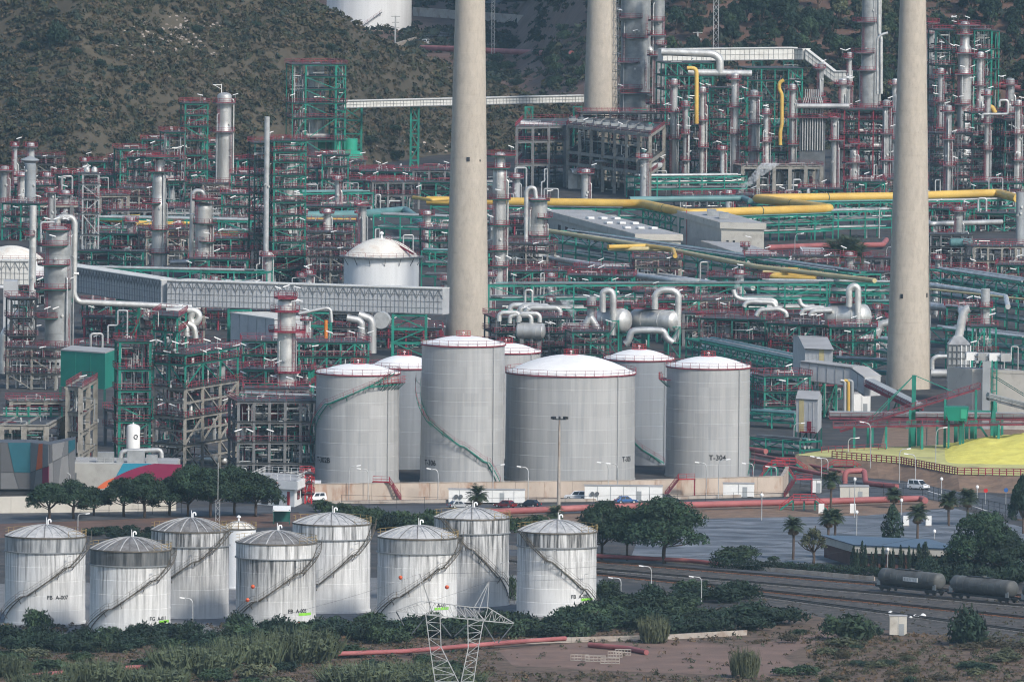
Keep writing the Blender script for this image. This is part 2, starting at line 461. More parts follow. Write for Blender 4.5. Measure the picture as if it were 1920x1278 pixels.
for i in range(260):
 if i < 220: px, py = rnd.gauss(330, 60), rnd.gauss(70, 22)
 elif i < 300: px, py = rnd.gauss(800, 40), rnd.gauss(270, 12)
 else: px, py = rnd.uniform(0, 800), rnd.uniform(20, 320)
 if py < interp(RIDGE, px) + 5: continue
 q = on_surface(px, py, hill_z, 3990, 4330, 5.0)
 if not q: continue
 r = rnd.uniform(0.15, 0.6)
 k = len(b.v)
 for dx, dy, dz in ((-1, -.6, 0), (1, -.5, 0), (.8, .7, 0), (-.9, .8, 0), (-.4, -.3, 1), (.5, .2, .9)):
  b.v.append((q.x + dx * r * rnd.uniform(.7, 1.3), q.y + dy * r, q.z + dz * r * rnd.uniform(.6, 1.1) - .05))
 for fc in ((0, 1, 5, 4), (1, 2, 5), (2, 3, 4, 5), (3, 0, 4)): b.face([k + t for t in fc])
o = b.build('rocks', 'rock'); o['kind'] = 'stuff'; o['label'] = 'pale loose rocks scattered over the scrub hill'
pts = []
while len(pts) < 5600:
 q = Vector((rnd.uniform(-80, 190), 4262 + 900 * rnd.random() ** 1.5, 0)); px = 960 + q.x / q.y * FPX; q.z = back_z(q.x, q.y)
 if (CAMZ - q.z) / q.y < 0.034 or not 640 < px < 1990 or (px < 1250 and hill_z(q.x, q.y) > q.z): continue
 if px < 1100 and hnoise(q.x, q.y * 0.3, 0.07, 3) + rnd.uniform(-.8, .8) < -0.2: continue
 pts.append(q)
scatter('undergrowth', pts, 0.8, 2.6, 26, 0.6, 'dark scrub and undergrowth on the far slope', ['scrub_c', 'scrub_a', 'scrub_b'], [0.62, 0.30, 0.08], 0.8)
# ---- storage tanks
def tank_mat(name, base, dirt, fac, zs=0.05, hs=0.9, rough=0.6, var=0.08, metal=0.0, plates=0.0, ph=2.6, pw=3.0, top=0.0):
 m = M(name, base, rough, metal=metal, var=var, scale=hs, stretch=(1, 1, zs), c2=dirt, fac=fac, coords='obj', detail=5)
 if top:   # grime runs down from the rim: thick above, thinning below
  nt = m.node_tree; mx = [n_ for n_ in nt.nodes if n_.type == 'MIX'][0]; f = mx.inputs['Factor'].links[0].from_socket; tc = nd(nt, 'ShaderNodeTexCoord'); sp = nd(nt, 'ShaderNodeSeparateXYZ'); nt.links.new(tc.outputs['Object'], sp.inputs[0])
  mr = nd(nt, 'ShaderNodeMapRange'); mr.inputs['From Max'].default_value = top; mr.inputs['To Min'].default_value = 0.05; mr.inputs['To Max'].default_value = 1.3; nt.links.new(sp.outputs[2], mr.inputs['Value'])
  mu = nd(nt, 'ShaderNodeMath', operation='MULTIPLY', use_clamp=True); nt.links.new(f, mu.inputs[0]); nt.links.new(mr.outputs[0], mu.inputs[1]); nt.links.new(mu.outputs[0], mx.inputs['Factor'])
 if plates:   # rolled plates of slightly different tone: sectors by angle, courses by height
  nt = m.node_tree; b = nt.nodes['Principled BSDF']; src = b.inputs['Base Color'].links[0].from_socket
  tc = nd(nt, 'ShaderNodeTexCoord'); sp = nd(nt, 'ShaderNodeSeparateXYZ'); nt.links.new(tc.outputs['Object'], sp.inputs[0])
  at = nd(nt, 'ShaderNodeMath', operation='ARCTAN2'); nt.links.new(sp.outputs[0], at.inputs[0]); nt.links.new(sp.outputs[1], at.inputs[1])
  def fl(sock, k):
   a = nd(nt, 'ShaderNodeMath', operation='MULTIPLY'); a.inputs[1].default_value = k; nt.links.new(sock, a.inputs[0]); f = nd(nt, 'ShaderNodeMath', operation='FLOOR'); nt.links.new(a.outputs[0], f.inputs[0]); return f.outputs[0]
  zc = fl(sp.outputs[2], 1 / ph); ad = nd(nt, 'ShaderNodeMath', operation='MULTIPLY_ADD'); nt.links.new(zc, ad.inputs[0]); ad.inputs[1].default_value = 0.37; nt.links.new(at.outputs[0], ad.inputs[2])
  cb = nd(nt, 'ShaderNodeCombineXYZ'); nt.links.new(fl(ad.outputs[0], pw), cb.inputs[0]); nt.links.new(zc, cb.inputs[1]); oi = nd(nt, 'ShaderNodeObjectInfo'); nt.links.new(oi.outputs['Random'], cb.inputs[2])
  wnn = nd(nt, 'ShaderNodeTexWhiteNoise'); nt.links.new(cb.outputs[0], wnn.inputs['Vector']); mr = nd(nt, 'ShaderNodeMapRange'); mr.inputs['To Min'].default_value = 1 - plates; mr.inputs['To Max'].default_value = 1 + plates; nt.links.new(wnn.outputs['Value'], mr.inputs['Value'])
  hs_ = nd(nt, 'ShaderNodeHueSaturation'); nt.links.new(mr.outputs[0], hs_.inputs['Value']); nt.links.new(src, hs_.inputs['Color']); nt.links.new(hs_.outputs[0], b.inputs['Base Color'])
 return m
tank_mat('tank_white', (0.63, 0.63, 0.62), (0.12, 0.12, 0.118), (0.44, 0.74), 0.05, 1.2, plates=0.04, top=13.0)
tank_mat('tank_white_dirty', (0.56, 0.56, 0.55), (0.075, 0.076, 0.076), (0.38, 0.66), 0.05, 1.2, plates=0.05, top=12.0)
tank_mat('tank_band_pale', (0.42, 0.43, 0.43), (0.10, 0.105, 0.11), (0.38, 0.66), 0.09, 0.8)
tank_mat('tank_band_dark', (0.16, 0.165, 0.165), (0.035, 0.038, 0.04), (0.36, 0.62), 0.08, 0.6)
tank_mat('tank_roof_pale', (0.46, 0.46, 0.455), (0.20, 0.205, 0.21), (0.45, 0.75), 1.0, 0.5)
tank_mat('tank_roof_dark', (0.21, 0.205, 0.20), (0.09, 0.085, 0.08), (0.42, 0.7), 1.0, 0.5)
tank_mat('tank_grey', (0.375, 0.375, 0.37), (0.29, 0.30, 0.305), (0.42, 0.70), 0.035, 0.7, 0.5, 0.07, plates=0.06)
tank_mat('tank_grey_dark', (0.235, 0.255, 0.275), (0.19, 0.205, 0.225), (0.42, 0.70), 0.035, 0.55, 0.55, 0.07)
tank_mat('tank_clean_white', (0.70, 0.71, 0.71), (0.60, 0.61, 0.61), (0.5, 0.8), 0.05, 0.3)
tank_mat('dome_white', (0.78, 0.78, 0.77), (0.70, 0.69, 0.67), (0.5, 0.85), 1.0, 0.2)
tank_mat('dome_rusty', (0.72, 0.69, 0.62), (0.52, 0.36, 0.24), (0.52, 0.85), 0.6, 0.25)
M('stair_rust', (0.11, 0.095, 0.075), 0.7, var=0.4, scale=0.6)
M('rail_yellow', (0.28, 0.20, 0.08), 0.7, var=0.4, scale=0.6)
M('label_green', (0.22, 0.55, 0.05), 0.6, var=0.1)
M('letter_black', (0.012, 0.012, 0.014), 0.6, var=0.05)
M('hazard_red', (0.45, 0.02, 0.02), 0.6, var=0.1)
M('seam', (0.20, 0.21, 0.215), 0.6, var=0.1)
def cyl_pt(c, r, th, z):
 return Vector((c.x + r * math.sin(th), c.y - r * math.cos(th), z))
def wrap_text(root, c, r, th0, z0, body, size, mat='letter_black', name='lettering'):
 me = text_mesh(body, size)
 off = ORG[root.name]
 for v in me.vertices:
  p = cyl_pt(c, r + 0.03, th0 + v.co.x / r, z0 + v.co.y) - off
  v.co = p
 me.materials.clear(); me.materials.append(MATS[mat])
 return link(name, me, root, None, off)
def curved_plate(root, c, r, tha, thb, za, zb, mat, name):
 b = MB(); n = 4
 for i in range(n):
  a0 = tha + (thb - tha) * i / n; a1 = tha + (thb - tha) * (i + 1) / n
  b.poly([cyl_pt(c, r, a0, za), cyl_pt(c, r, a1, za), cyl_pt(c, r, a1, zb), cyl_pt(c, r, a0, zb)])
 return b.build(name, mat, root)
def spiral(root, c, r, path, mat, rmat, w=0.85, und=None, light=True):
 """path: list of (theta, z); flights and level landings round the shell"""
 b, s = MB(), MB()
 pts = []
 for (a0, z0), (a1, z1) in zip(path, path[1:]):
  k = max(2, int(abs(a1 - a0) * r / 0.9))
  for i in range(k): pts.append((a0 + (a1 - a0) * i / k, z0 + (z1 - z0) * i / k))
 pts.append(path[-1])
 for i, ((a0, z0), (a1, z1)) in enumerate(zip(pts, pts[1:])):
  for rr in (r + 0.12, r + 0.12 + w):
   b.bar(cyl_pt(c, rr, a0, z0), cyl_pt(c, rr, a1, z1), 0.06, 0.17)
  am, zm = (a0 + a1) / 2, max(z0, z1) - abs(z1 - z0) * 0.3
  b.bar(cyl_pt(c, r + 0.1, am, zm), cyl_pt(c, r + 0.12 + w, am, zm), 0.22, 0.04)
  if i % 4 == 2: b.bar(cyl_pt(c, r + 0.05, am, zm - 1.1), cyl_pt(c, r + 0.1 + w, am, zm - 0.1), 0.09)
  ro = r + 0.14 + w
  for hh in (1.0, 0.55): s.bar(cyl_pt(c, ro, a0, z0 + hh), cyl_pt(c, ro, a1, z1 + hh), 0.045)
  if i % 2 == 0: s.bar(cyl_pt(c, ro, a0, z0), cyl_pt(c, ro, a0, z0 + 1.0), 0.06)
 b.build('stair', mat, root); s.build('stair_railing', rmat, root)
def rim_rail(root, c, r, z, mat, a0=-PI, a1=PI, h=1.1, w=0.07, n=None, name='rim_railing'):
 n = n or max(16, int((a1 - a0) * r / 1.9))
 b = MB()
 P = [cyl_pt(c, r, a0 + (a1 - a0) * i / n, z) for i in range(n + 1)]
 for p, q in zip(P, P[1:]):
  b.bar(p, p + Vector((0, 0, h)), w)
  for k in (h, h * 0.5): b.bar(p + Vector((0, 0, k)), q + Vector((0, 0, k)), w * 0.8)
 return b.build(name, mat, root)
def tank(label, xl, xr, yrim, ybase, yapex, shell='tank_white', roof='tank_roof_pale', band=None, bandmat=None, girder=None, ribs=0,
   rail=None, railspan=(-PI, PI), rimc=None, group=None, seams=0, name='storage_tank', base_ring=True, yb_off=0.0):
 cx = (xl + xr) / 2
 P = G(cx, ybase); Y0 = P.y
 r = (xr - xl) / 2 / S(Y0); Yc = Y0 + r
 r = (xr - xl) / 2 / S(Yc)
 c = D(cx, ybase, Yc); c.z = 0
 ztop = D(cx, yrim, Yc - r).z
 zap = max(D(cx, yapex, Yc).z, ztop + 0.4)
 t = thing(name, label, 'tank', c, group)
 zb = ztop - band if band else ztop
 b = MB()
 prof = [(r + 0.15, 0), (r + 0.15, 0.35), (r, 0.36)] if base_ring else [(r, 0)]
 if seams:
  for i in range(1, seams):
   z = zb * i / seams
   prof += [(r - 0.012 * (i - 1), z - 0.02), (r - 0.012 * i - 0.02, z + 0.02)]
 prof.append((r - 0.012 * max(0, seams - 1), zb))
 b.lathe(c, prof, 72, cap=False); b.build('shell', shell, t, smooth=True)
 if band:
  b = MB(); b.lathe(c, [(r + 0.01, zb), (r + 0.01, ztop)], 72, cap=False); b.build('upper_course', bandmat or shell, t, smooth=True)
 b = MB(); hd = zap - ztop; pr = []
 for i in range(13):
  u = i / 12; pr.append((r * (1 - u) + 0.0 if i < 12 else 0.02, ztop + hd * (1 - (1 - u) ** 2)))
 b.lathe(c, pr, 72, cap=False); ro = b.build('roof', roof, t, smooth=True)
 if ribs:
  for i in range(ribs):
   th = 2 * PI * i / ribs
   b = MB(); q = [cyl_pt(c, r * (1 - u / 6), th, ztop + hd * (1 - (1 - u / 6) ** 2) + 0.05) for u in range(7)]
   for p0, p1 in zip(q, q[1:]): b.bar(p0, p1, 0.16, 0.10)
   b.build('roof_rib', 'tank_roof_pale' if i % 3 else 'tank_roof_dark', ro)
 b = MB(); b.lathe(c, [(r, ztop - 0.14), (r + 0.16, ztop - 0.14), (r + 0.16, ztop + 0.1), (r, ztop + 0.1)], 72, cap=False)
 b.build('rim', rimc or 'stair_rust', t, smooth=False)
 if girder:
  b = MB(); z = ztop - girder
  b.lathe(c, [(r, z - 0.12), (r + 0.22, z - 0.1), (r + 0.22, z + 0.06), (r, z + 0.1)], 72, cap=False); b.build('wind_girder', 'seam', t)
 if rail: rim_rail(t, c, r + 0.1, ztop + 0.05, rail, *railspan)
 return t, c, r, ztop, zap
def vent(t, c, z, mat='light_white', s=1.0, dx=0.0, dy=0.0):
 b = MB(); p = Vector((c.x + dx, c.y + dy, z))
 b.cyl(p, p + Vector((0, 0, 0.7 * s)), 0.16 * s, n=8); b.lathe(p + Vector((0, 0, 0.7 * s)), [(0.38 * s, 0), (0.40 * s, 0.18 * s), (0.1 * s, 0.42 * s)], 8)
 b.build('roof_vent', mat, t, smooth=True)
def hooked_vent(t, c, z, dx=0.0):
 b = MB(); p = Vector((c.x + dx, c.y, z - 0.1))
 b.tube([p, p + Vector((0, 0, 1.0)), p + Vector((0.5, 0, 1.0)), p + Vector((0.5, 0, 0.55))], 0.12, 8); b.build('roof_vent', 'light_white', t, smooth=True)
 b = MB(); b.cyl(p + Vector((-0.25, 0, 0)), p + Vector((-0.25, 0, 1.4)), 0.06, n=6); b.build('vent_pipe', 'light_white', t)
# -------- the nine weathered tanks in front, left to right, plus one cream tank behind them
def stair_path(c, r, ztop, pts):
 """pts given as (fraction across, z) with landings"""
 return [(a, z) for a, z in pts]
FT = []
def front(label, xl, xr, yrim, ybase, yapex, shell, bandmat, roof, up='right', lab=None, haz=False, band=True, labx=0.3, laby=0.18, green=False, a0=-1.45, a1=1.75, ribs=26, gird=True):
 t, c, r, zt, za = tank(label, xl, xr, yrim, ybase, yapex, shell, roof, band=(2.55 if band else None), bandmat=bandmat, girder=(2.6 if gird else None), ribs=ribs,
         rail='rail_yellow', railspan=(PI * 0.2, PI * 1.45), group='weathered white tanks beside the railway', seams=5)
 n = 3; P = []
 for i in range(n):
  u0 = i / n; u1 = (i + 0.86) / n; u2 = (i + 1) / n
  za0, za1 = zt * u0, zt * (i + 1) / n
  A = lambda u: (a0 + (a1 - a0) * u) if up == 'right' else (-a0 - (a1 - a0) * u)
  P += [(A(u0), za0 + 0.1), (A(u1), za1 - 0.1)]
 P.append((A(1.0), zt - 0.1))
 spiral(t, c, r, P, 'stair_rust', 'stair_rust')
 hooked_vent(t, c, za, 0.4)
 if lab:
  th = math.asin(labx); z = zt * laby
  wrap_text(t, c, r, th, z, lab, 0.95)
  if green:
   k = (len(lab) - 5) * 0.52
   curved_plate(t, c, r + 0.025, th + k / r, th + (k + 3.2) / r, z - 0.5, z - 0.04, 'label_green', 'green_label')
  if haz:
   b = MB(); hz = z - 1.9; tp = th + 2.2 / r
   b.poly([cyl_pt(c, r + .04, tp - .45 / r, hz), cyl_pt(c, r + .04, tp, hz - .45), cyl_pt(c, r + .04, tp + .45 / r, hz), cyl_pt(c, r + .04, tp, hz + .45)])
   b.build('hazard_diamond', 'hazard_red', t)
 for u in (0.33, 0.62):
  th = (a0 + (a1 - a0) * u) * (1 if up == 'right' else -1); z = zt * u
  b = MB(); p = cyl_pt(c, r + 1.0, th, z)
  b.bar(p, p + Vector((0, 0, 2.6)), 0.07); b.bar(p + Vector((0, 0, 2.6)), p + Vector((0.7, 0, 2.8)), 0.12); b.build('stair_lamp', 'galv_thin', t)
 FT.append((t, c, r, zt)); return t, c, r, zt
front('weathered white tank at the left edge lettered FB A-007', 8, 160, 1009, 1172, 983, 'tank_white', 'tank_band_pale', 'tank_roof_pale', lab='FB  A-007', labx=0.08, laby=0.30)
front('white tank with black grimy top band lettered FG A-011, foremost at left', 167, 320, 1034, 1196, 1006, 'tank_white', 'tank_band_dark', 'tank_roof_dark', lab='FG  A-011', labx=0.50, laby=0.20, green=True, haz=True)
front('grimy dark-roofed tank standing behind the gap between two front tanks at left', 282, 429, 998, 1160, 970, 'tank_white_dirty', 'tank_white_dirty', 'tank_roof_dark', a0=-1.9, a1=1.3)
front('streaked white tank lettered FB A-005 with flat grey roof', 441, 592, 1021, 1181, 994, 'tank_white_dirty', 'tank_white', 'tank_roof_dark', lab='FB  A-005', labx=0.32, laby=0.20, green=True, haz=True)
front('white tank with pale ribbed roof behind the FB A-005 tank', 547, 694, 985, 1150, 961, 'tank_white', 'tank_white', 'tank_roof_pale', a0=-1.2, a1=1.6)
front('white tank with grey top band behind the pylon head, A-03 label', 706, 857, 1011, 1174, 984, 'tank_white', 'tank_band_pale', 'tank_roof_pale', lab='A-03', labx=0.50, laby=0.22, green=True)
front('stained white tank behind the pylon head tank, with tall grimy roof', 812, 954, 974, 1137, 951, 'tank_white_dirty', 'tank_white_dirty', 'tank_roof_pale', up='left', a0=-1.55, a1=0.9)
front('white tank lettered FB A-002, rightmost of the weathered tanks', 968, 1118, 1000, 1156, 974, 'tank_white', 'tank_white_dirty', 'tank_roof_pale', up='left', lab='FB  A-002', labx=0.36, laby=0.22, green=True, a0=-1.5, a1=1.1)
t, c, r, zt, za = tank('small cream tank partly hidden behind the grimy dark-roofed tank', 414, 479, 992, 1104, 977, 'tank_clean_white', 'dome_rusty', rail='rail_yellow', ribs=14)
vent(t, c, za)
# -------- the tall grey product tanks on the bund
RED = 'red_steel'
def grey(label, xl, xr, yrim, ybase, yapex, shell='tank_grey', lab=None, labx=0, laby=0.1, seams=8, size=1.5, roofmat='dome_white'):
 t, c, r, zt, za = tank(label, xl, xr, yrim, ybase, yapex, shell, roofmat, rail=RED, rimc='red_steel', group='tall grey tanks with white domes', seams=seams, base_ring=True)
 b = MB(); b.lathe(c, [(r - 0.25, zt + 0.02), (r + 0.02, zt + 0.02), (r + 0.02, zt + 0.30), (r - 0.25, zt + 0.5)], 72, cap=False); b.build('dome_edge', 'dome_white', t)
 p = Vector((c.x, c.y, za - 0.15)); b = MB(); b.lathe(p, [(1.5, 0), (1.5, 0.18)], 14); b.build('crown_platform', 'red_bright', t)
 rim_rail(t, p, 1.45, za + 0.05, 'red_bright', h=0.9, n=10, name='crown_railing')
 vent(t, c, za, s=0.7)
 if lab: wrap_text(t, c, r, math.asin(labx), zt * laby, lab, size)
 b = MB(); b.cyl(cyl_pt(c, r + 0.15, 0.8, 0), cyl_pt(c, r + 0.15, 0.8, zt), 0.06, n=6); b.build('drain_pipe', 'seam', t)
 return t, c, r, zt, za
T302 = grey('grey tank lettered T-302B with a stair climbing to a red landing', 590, 748, 704, 908, 681, lab='T-302B', labx=-0.94, laby=0.19, size=1.5)
TB1 = grey('grey tank half hidden between the T-302B and T-306 tanks', 690, 822, 692, 880, 665, shell='tank_grey_dark')
T306 = grey('tallest grey tank lettered T-306 with a stair descending to the right', 787, 945, 650, 909, 629, lab='T-306', labx=-0.886, laby=0.135, size=1.45, seams=10)
T305 = grey('widest grey tank lettered T-305, behind the floodlight mast', 946, 1190, 706, 906, 664, lab='T-305', labx=0.80, laby=0.19, size=1.45)
TB2 = grey('dark grey tank in the gap between the T-305 and T-304 tanks', 1130, 1262, 677, 872, 654, shell='tank_grey_dark')
TB3 = grey('white-domed tank peeping out behind the T-306 tank', 880, 1012, 663, 860, 642, shell='tank_grey')
T304 = grey('grey tank lettered T-304, rightmost of the bunded tanks', 1247, 1405, 692, 897, 667, lab='T-304', labx=0.02, laby=0.17, size=1.45)
def gstair(T, path, und='green_steel'):
 t, c, r, zt, za = T
 spiral(t, c, r, path, und, RED, w=0.95)
def ztk(T, py):
 t, c, r, zt, za = T
 return D(960, py, c.y - r).z
gstair(T302, [(-1.75, ztk(T302, 850)), (-1.2, ztk(T302, 795)), (-0.75, ztk(T302, 762)), (-0.62, ztk(T302, 760)), (0.25, ztk(T302, 728)), (1.25, ztk(T302, 723))])
gstair(T302, [(0.25, ztk(T302, 728)), (0.9, ztk(T302, 703))])
gstair(T306, [(0.95, 0.4), (0.62, ztk(T306, 868)), (0.5, ztk(T306, 866)), (0.05, ztk(T306, 838)), (-0.05, ztk(T306, 836)), (-0.75, ztk(T306, 795)), (-0.85, ztk(T306, 792)), (-1.5, ztk(T306, 740)), (-1.75, ztk(T306, 715))])
gstair(T304, [(1.25, 0.4), (1.45, ztk(T304, 870)), (1.62, ztk(T304, 845))])
gstair(TB2, [(0.7, 0.4), (0.1, ztk(TB2, 840)), (-0.3, ztk(TB2, 815))])
for T, a in ((T302, 1.0), (T304, -1.45)):
 t, c, r, zt, za = T; z = ztk(T, 722 if T is T302 else 712)
 b = MB(); s = MB()
 for i in range(7):
  th = a - 0.42 + i * 0.12
  b.bar(cyl_pt(c, r, th, z), cyl_pt(c, r + 1.5, th, z), 0.5, 0.08); s.bar(cyl_pt(c, r, th, z - 1.4), cyl_pt(c, r + 1.4, th, z - 0.1), 0.1)
 b.build('balcony', 'red_steel', t); s.build('balcony_bracket', 'green_dark', t)
 rim_rail(t, c, r + 1.5, z, 'red_bright', a - 0.45, a + 0.35, h=1.3, n=8, name='balcony_railing')
wt = tank('round white tank with rust-stained dome beside the grey conveyor gallery', 644, 785, 484, 548, 446, 'tank_clean_white', 'dome_rusty', rail='red_steel', rimc='grey_dark')
t, c, r, zt, za = wt
for i in range(16):
 th = -PI + 2 * PI * i / 16 + 0.1
 b = MB(); b.bar(cyl_pt(c, r, th, zt - 2.0), cyl_pt(c, r + 1.2, th, zt - 0.1), 0.12); b.build('walkway_bracket', 'grey_dark', t)
b = MB(); b.lathe(c, [(r, zt - 0.1), (r + 1.2, zt - 0.1), (r + 1.2, zt + 0.03), (r, zt + 0.03)], 48, cap=False); b.build('walkway', 'grey_dark', t)
b = MB(); b.bar(cyl_pt(c, r * 0.15, 0.9, za - 0.1), cyl_pt(c, r + 0.8, 0.9, zt + 0.9), 0.8, 0.12); b.railing([cyl_pt(c, r * 0.15, 0.9, za), cyl_pt(c, r + 0.8, 0.9, zt + 1.0)]); b.build('roof_walkway', 'red_steel', t)
vent(t, c, za, s=1.4)
t, c, r, zt, za = tank('white tank with bare dome cut off by the left frame edge', -40, 82, 488, 540, 460, 'tank_clean_white', 'dome_rusty', rail='red_steel')
p = on_surface(690, 56, back_z, 4242, 5600, 8.0)
rr = 80 / S(p.y); cc = Vector((D(691, 56, p.y).x, p.y + rr, p.z)); t = thing('storage_tank', 'big white tank beyond the hill ridge at the top', 'tank', cc)
b = MB(); b.lathe(cc, [(rr, -3), (rr, 16)], 72, cap=False); b.build('shell', 'tank_clean_white', t, smooth=True)
b = MB(); b.lathe(cc, [(rr, 16), (rr * .6, 18), (0.02, 19)], 72, cap=False); b.build('roof', 'dome_white', t, smooth=True)
spiral(t, cc, rr, [(-0.95, 2.0), (-0.35, 9.0), (0.3, 16)], 'grey_dark', 'red_steel')
b = MB(); b.lathe(cc, [(rr + 3, -4), (rr + 3, 0.0), (rr + 2.6, 0.0), (rr + 2.6, -4)], 48, cap=False); b.build('base_wall', 'bund_wall', t)
# ---- chimneys
tank_mat('chimney_concrete', (0.44, 0.39, 0.325), (0.34, 0.30, 0.25), (0.48, 0.8), 0.35, 0.9, 0.9, 0.07, plates=0.022, ph=1.2, pw=6.0)
M('pour_joint', (0.27, 0.24, 0.20), 0.9, var=0.1)
def chimney(label, xl0, xr0, ybase, xlt, xrt, ytop, H):
 P = G((xl0 + xr0) / 2, ybase); Y = P.y
 r0 = (xr0 - xl0) / 2 / S(Y); rt = (xrt - xlt) / 2 / S(Y); zt = D(0, ytop, Y).z
 c = Vector((P.x, Y, 0)); t = thing('chimney', label, 'chimney', c, 'concrete chimneys')
 k = (r0 - rt) / zt
 b = MB(); pr = []
 n = int(H / 2.4)
 def rad(z): return max(r0 - k * z, 2.3) + 0.9 * math.exp(-z / 9.0) * 0.0
 for i in range(n):
  z0, z1 = H * i / n, H * (i + 1) / n
  pr += [(rad(z0), z0 + 0.03), (rad(z1) , z1 - 0.05), (rad(z1) - 0.025, z1 - 0.04), (rad(z1) - 0.025, z1 + 0.02)]
 b.lathe(c, pr, 64, cap=True); b.build('shaft', 'chimney_concrete', t, smooth=True)
 return t, c, rad
ch1 = chimney('pale concrete chimney rising behind the T-306 tank', 834, 916, 650, 853, 909, 0, 118)
ch2 = chimney('pale concrete chimney rising behind the red conveyor at right', 1661, 1745, 728, 1691, 1741, 0, 122)
ch3 = chimney('darker concrete chimney beside the distant process columns', 1090, 1160, 330, 1098, 1152, 0, 96)
def port(ch, px, py, w, h):
 t, c, rad = ch; z = D(px, py, c.y).z; x = D(px, py, c.y).x; r = rad(z); th = math.asin(max(-0.98, min(0.98, (x - c.x) / r)))
 s = S(c.y); b = MB(); p = cyl_pt(c, r, th, z); nrm = Vector((math.sin(th), -math.cos(th), 0)); tg = Vector((math.cos(th), math.sin(th), 0))
 b.frame(p + nrm * 0.02, tg * (w / s / 2), nrm * 0.12, Vector((0, 0, h / s / 2))); b.build('sampling_port', 'steel_black', t)
port(ch1, 878, 297, 6, 8); port(ch1, 900, 300, 2, 4)
port(ch2, 1690, 553, 5, 8); port(ch2, 1737, 552, 3, 8)
t, c, rad = ch2
b = MB()
for i in range(40):
 z = i * 0.75; th = 1.2
 b.bar(cyl_pt(c, rad(z) + 0.25, th, z), cyl_pt(c, rad(z) + 0.25, th + 0.12, z), 0.06)
for th in (1.2, 1.32): b.bar(cyl_pt(c, rad(0) + 0.25, th, 0), cyl_pt(c, rad(30) + 0.25, th, 30), 0.08)
b.build('ladder', 'grey_dark', t)
t, c, rad = ch3
b = MB()
for i in range(34):
 z0, z1 = 4 + i * 2.4, 4 + (i + 1) * 2.4
 for th in (0.75, 1.05, 1.35): b.bar(cyl_pt(c, rad(z0) + 0.7, th, z0), cyl_pt(c, rad(z1) + 0.7, th, z1), 0.12)
 for th0, th1 in ((0.75, 1.05), (1.05, 1.35)):
  b.bar(cyl_pt(c, rad(z0) + 0.7, th0, z0), cyl_pt(c, rad(z0) + 0.7, th1, z0), 0.12); b.bar(cyl_pt(c, rad(z0) + 0.7, th0, z0), cyl_pt(c, rad(z1) + 0.7, th1, z1), 0.08)
b.build('ladder_cage', 'grey_dark', t)
# ---- generators for the process plant
def unit_mesh(kind, mat):
 k = (kind, mat)
 if k in UNIT: return UNIT[k]
 b = MB()
 if kind == 'drum':
  b.lathe((0, 0, 0), [(0.02, -0.5), (0.28, -0.485), (0.45, -0.45), (0.5, -0.41), (0.5, -0.2), (0.515, -0.195), (0.515, -0.18), (0.5, -0.175), (0.5, 0.2), (0.515, 0.205), (0.515, 0.22), (0.5, 0.225), (0.5, 0.41), (0.45, 0.45), (0.28, 0.485), (0.02, 0.5)], 14)
 elif kind == 'loop':   # inverted U, foot spacing 1, height 1, thickness set by r
  b.tube([(-0.5, 0, -0.5), (-0.5, 0, 0.5), (0.5, 0, 0.5), (0.5, 0, -0.5)], 0.055, 7, bend=0.22)
 elif kind == 'zed':
  b.tube([(-0.5, 0, 0.5), (0.0, 0, 0.5), (0.0, 0, -0.5), (0.5, 0, -0.5)], 0.05, 7, bend=0.2)
 elif kind == 'spool':
  b.tube([(-0.5, 0, -0.5), (-0.5, 0, 0.2), (0.1, 0, 0.2), (0.1, 0.3, 0.2), (0.1, 0.3, 0.5), (0.5, 0.3, 0.5), (0.5, 0.3, -0.5)], 0.045, 7, bend=0.14)
 me = bpy.data.meshes.new('unit_' + kind); me.from_pydata(b.v, [], b.f); me.materials.append(MATS[mat])
 me.polygons.foreach_set('use_smooth', [True] * len(me.polygons)); me.set_sharp_from_angle(angle=0.8)
 UNIT[k] = me
 return me
def piece(name, kind, mat, parent, c, sx, sy, sz, rz=0.0, axis='z'):
 """a shared unit shape placed with its own size; axis x lays a drum down"""
 o = ORG[parent.name]
 ob = bpy.data.objects.new(name, unit_mesh(kind, mat)); COL.objects.link(ob); ob.parent = parent
 rot = Matrix.Rotation(rz, 4, 'Z')
 if axis == 'x': rot = rot @ Matrix.Rotation(PI / 2, 4, 'Y')
 ob.matrix_local = Matrix.Translation(Vector(c) - o) @ rot @ Matrix.Diagonal((sx, sy, sz, 1))
 return ob
ORD = 'first second third fourth fifth sixth seventh eighth ninth tenth eleventh twelfth thirteenth fourteenth fifteenth sixteenth seventeenth eighteenth nineteenth twentieth'.split()
ORD += ['twenty-' + w for w in ORD[:9]] + ['thirtieth'] + ['thirty-' + w for w in ORD[:9]] + ['fortieth'] + ['forty-' + w for w in ORD[:9]]
PIPEM = ['silver', 'silver_bright', 'silver_dull', 'silver_dull', 'grey_dark', 'galv_thin', 'teal_pipe', 'grey_dark', 'red_dull', 'steel_black']  # dull and dark greys repeated: shade among the pipes put into their colour
def lampbar(t, p, side=1):
 """white tube-light fitting on a short bracket"""
 p = Vector(p)
 a = rnd.choice((-1, 1)) * rnd.uniform(0.15, 0.42)
 d = Vector((math.cos(a), rnd.uniform(-0.3, 0.3), math.sin(a))).normalized() * 0.75
 member('lamp_bracket', p, p + Vector((0, 0, 2.1)), 0.07, 'galv_thin', t)
 member('lamp', p + Vector((0, 0, 2.15)) - d, p + Vector((0, 0, 2.15)) + d, 0.24, 'light_white', t, h=0.2)
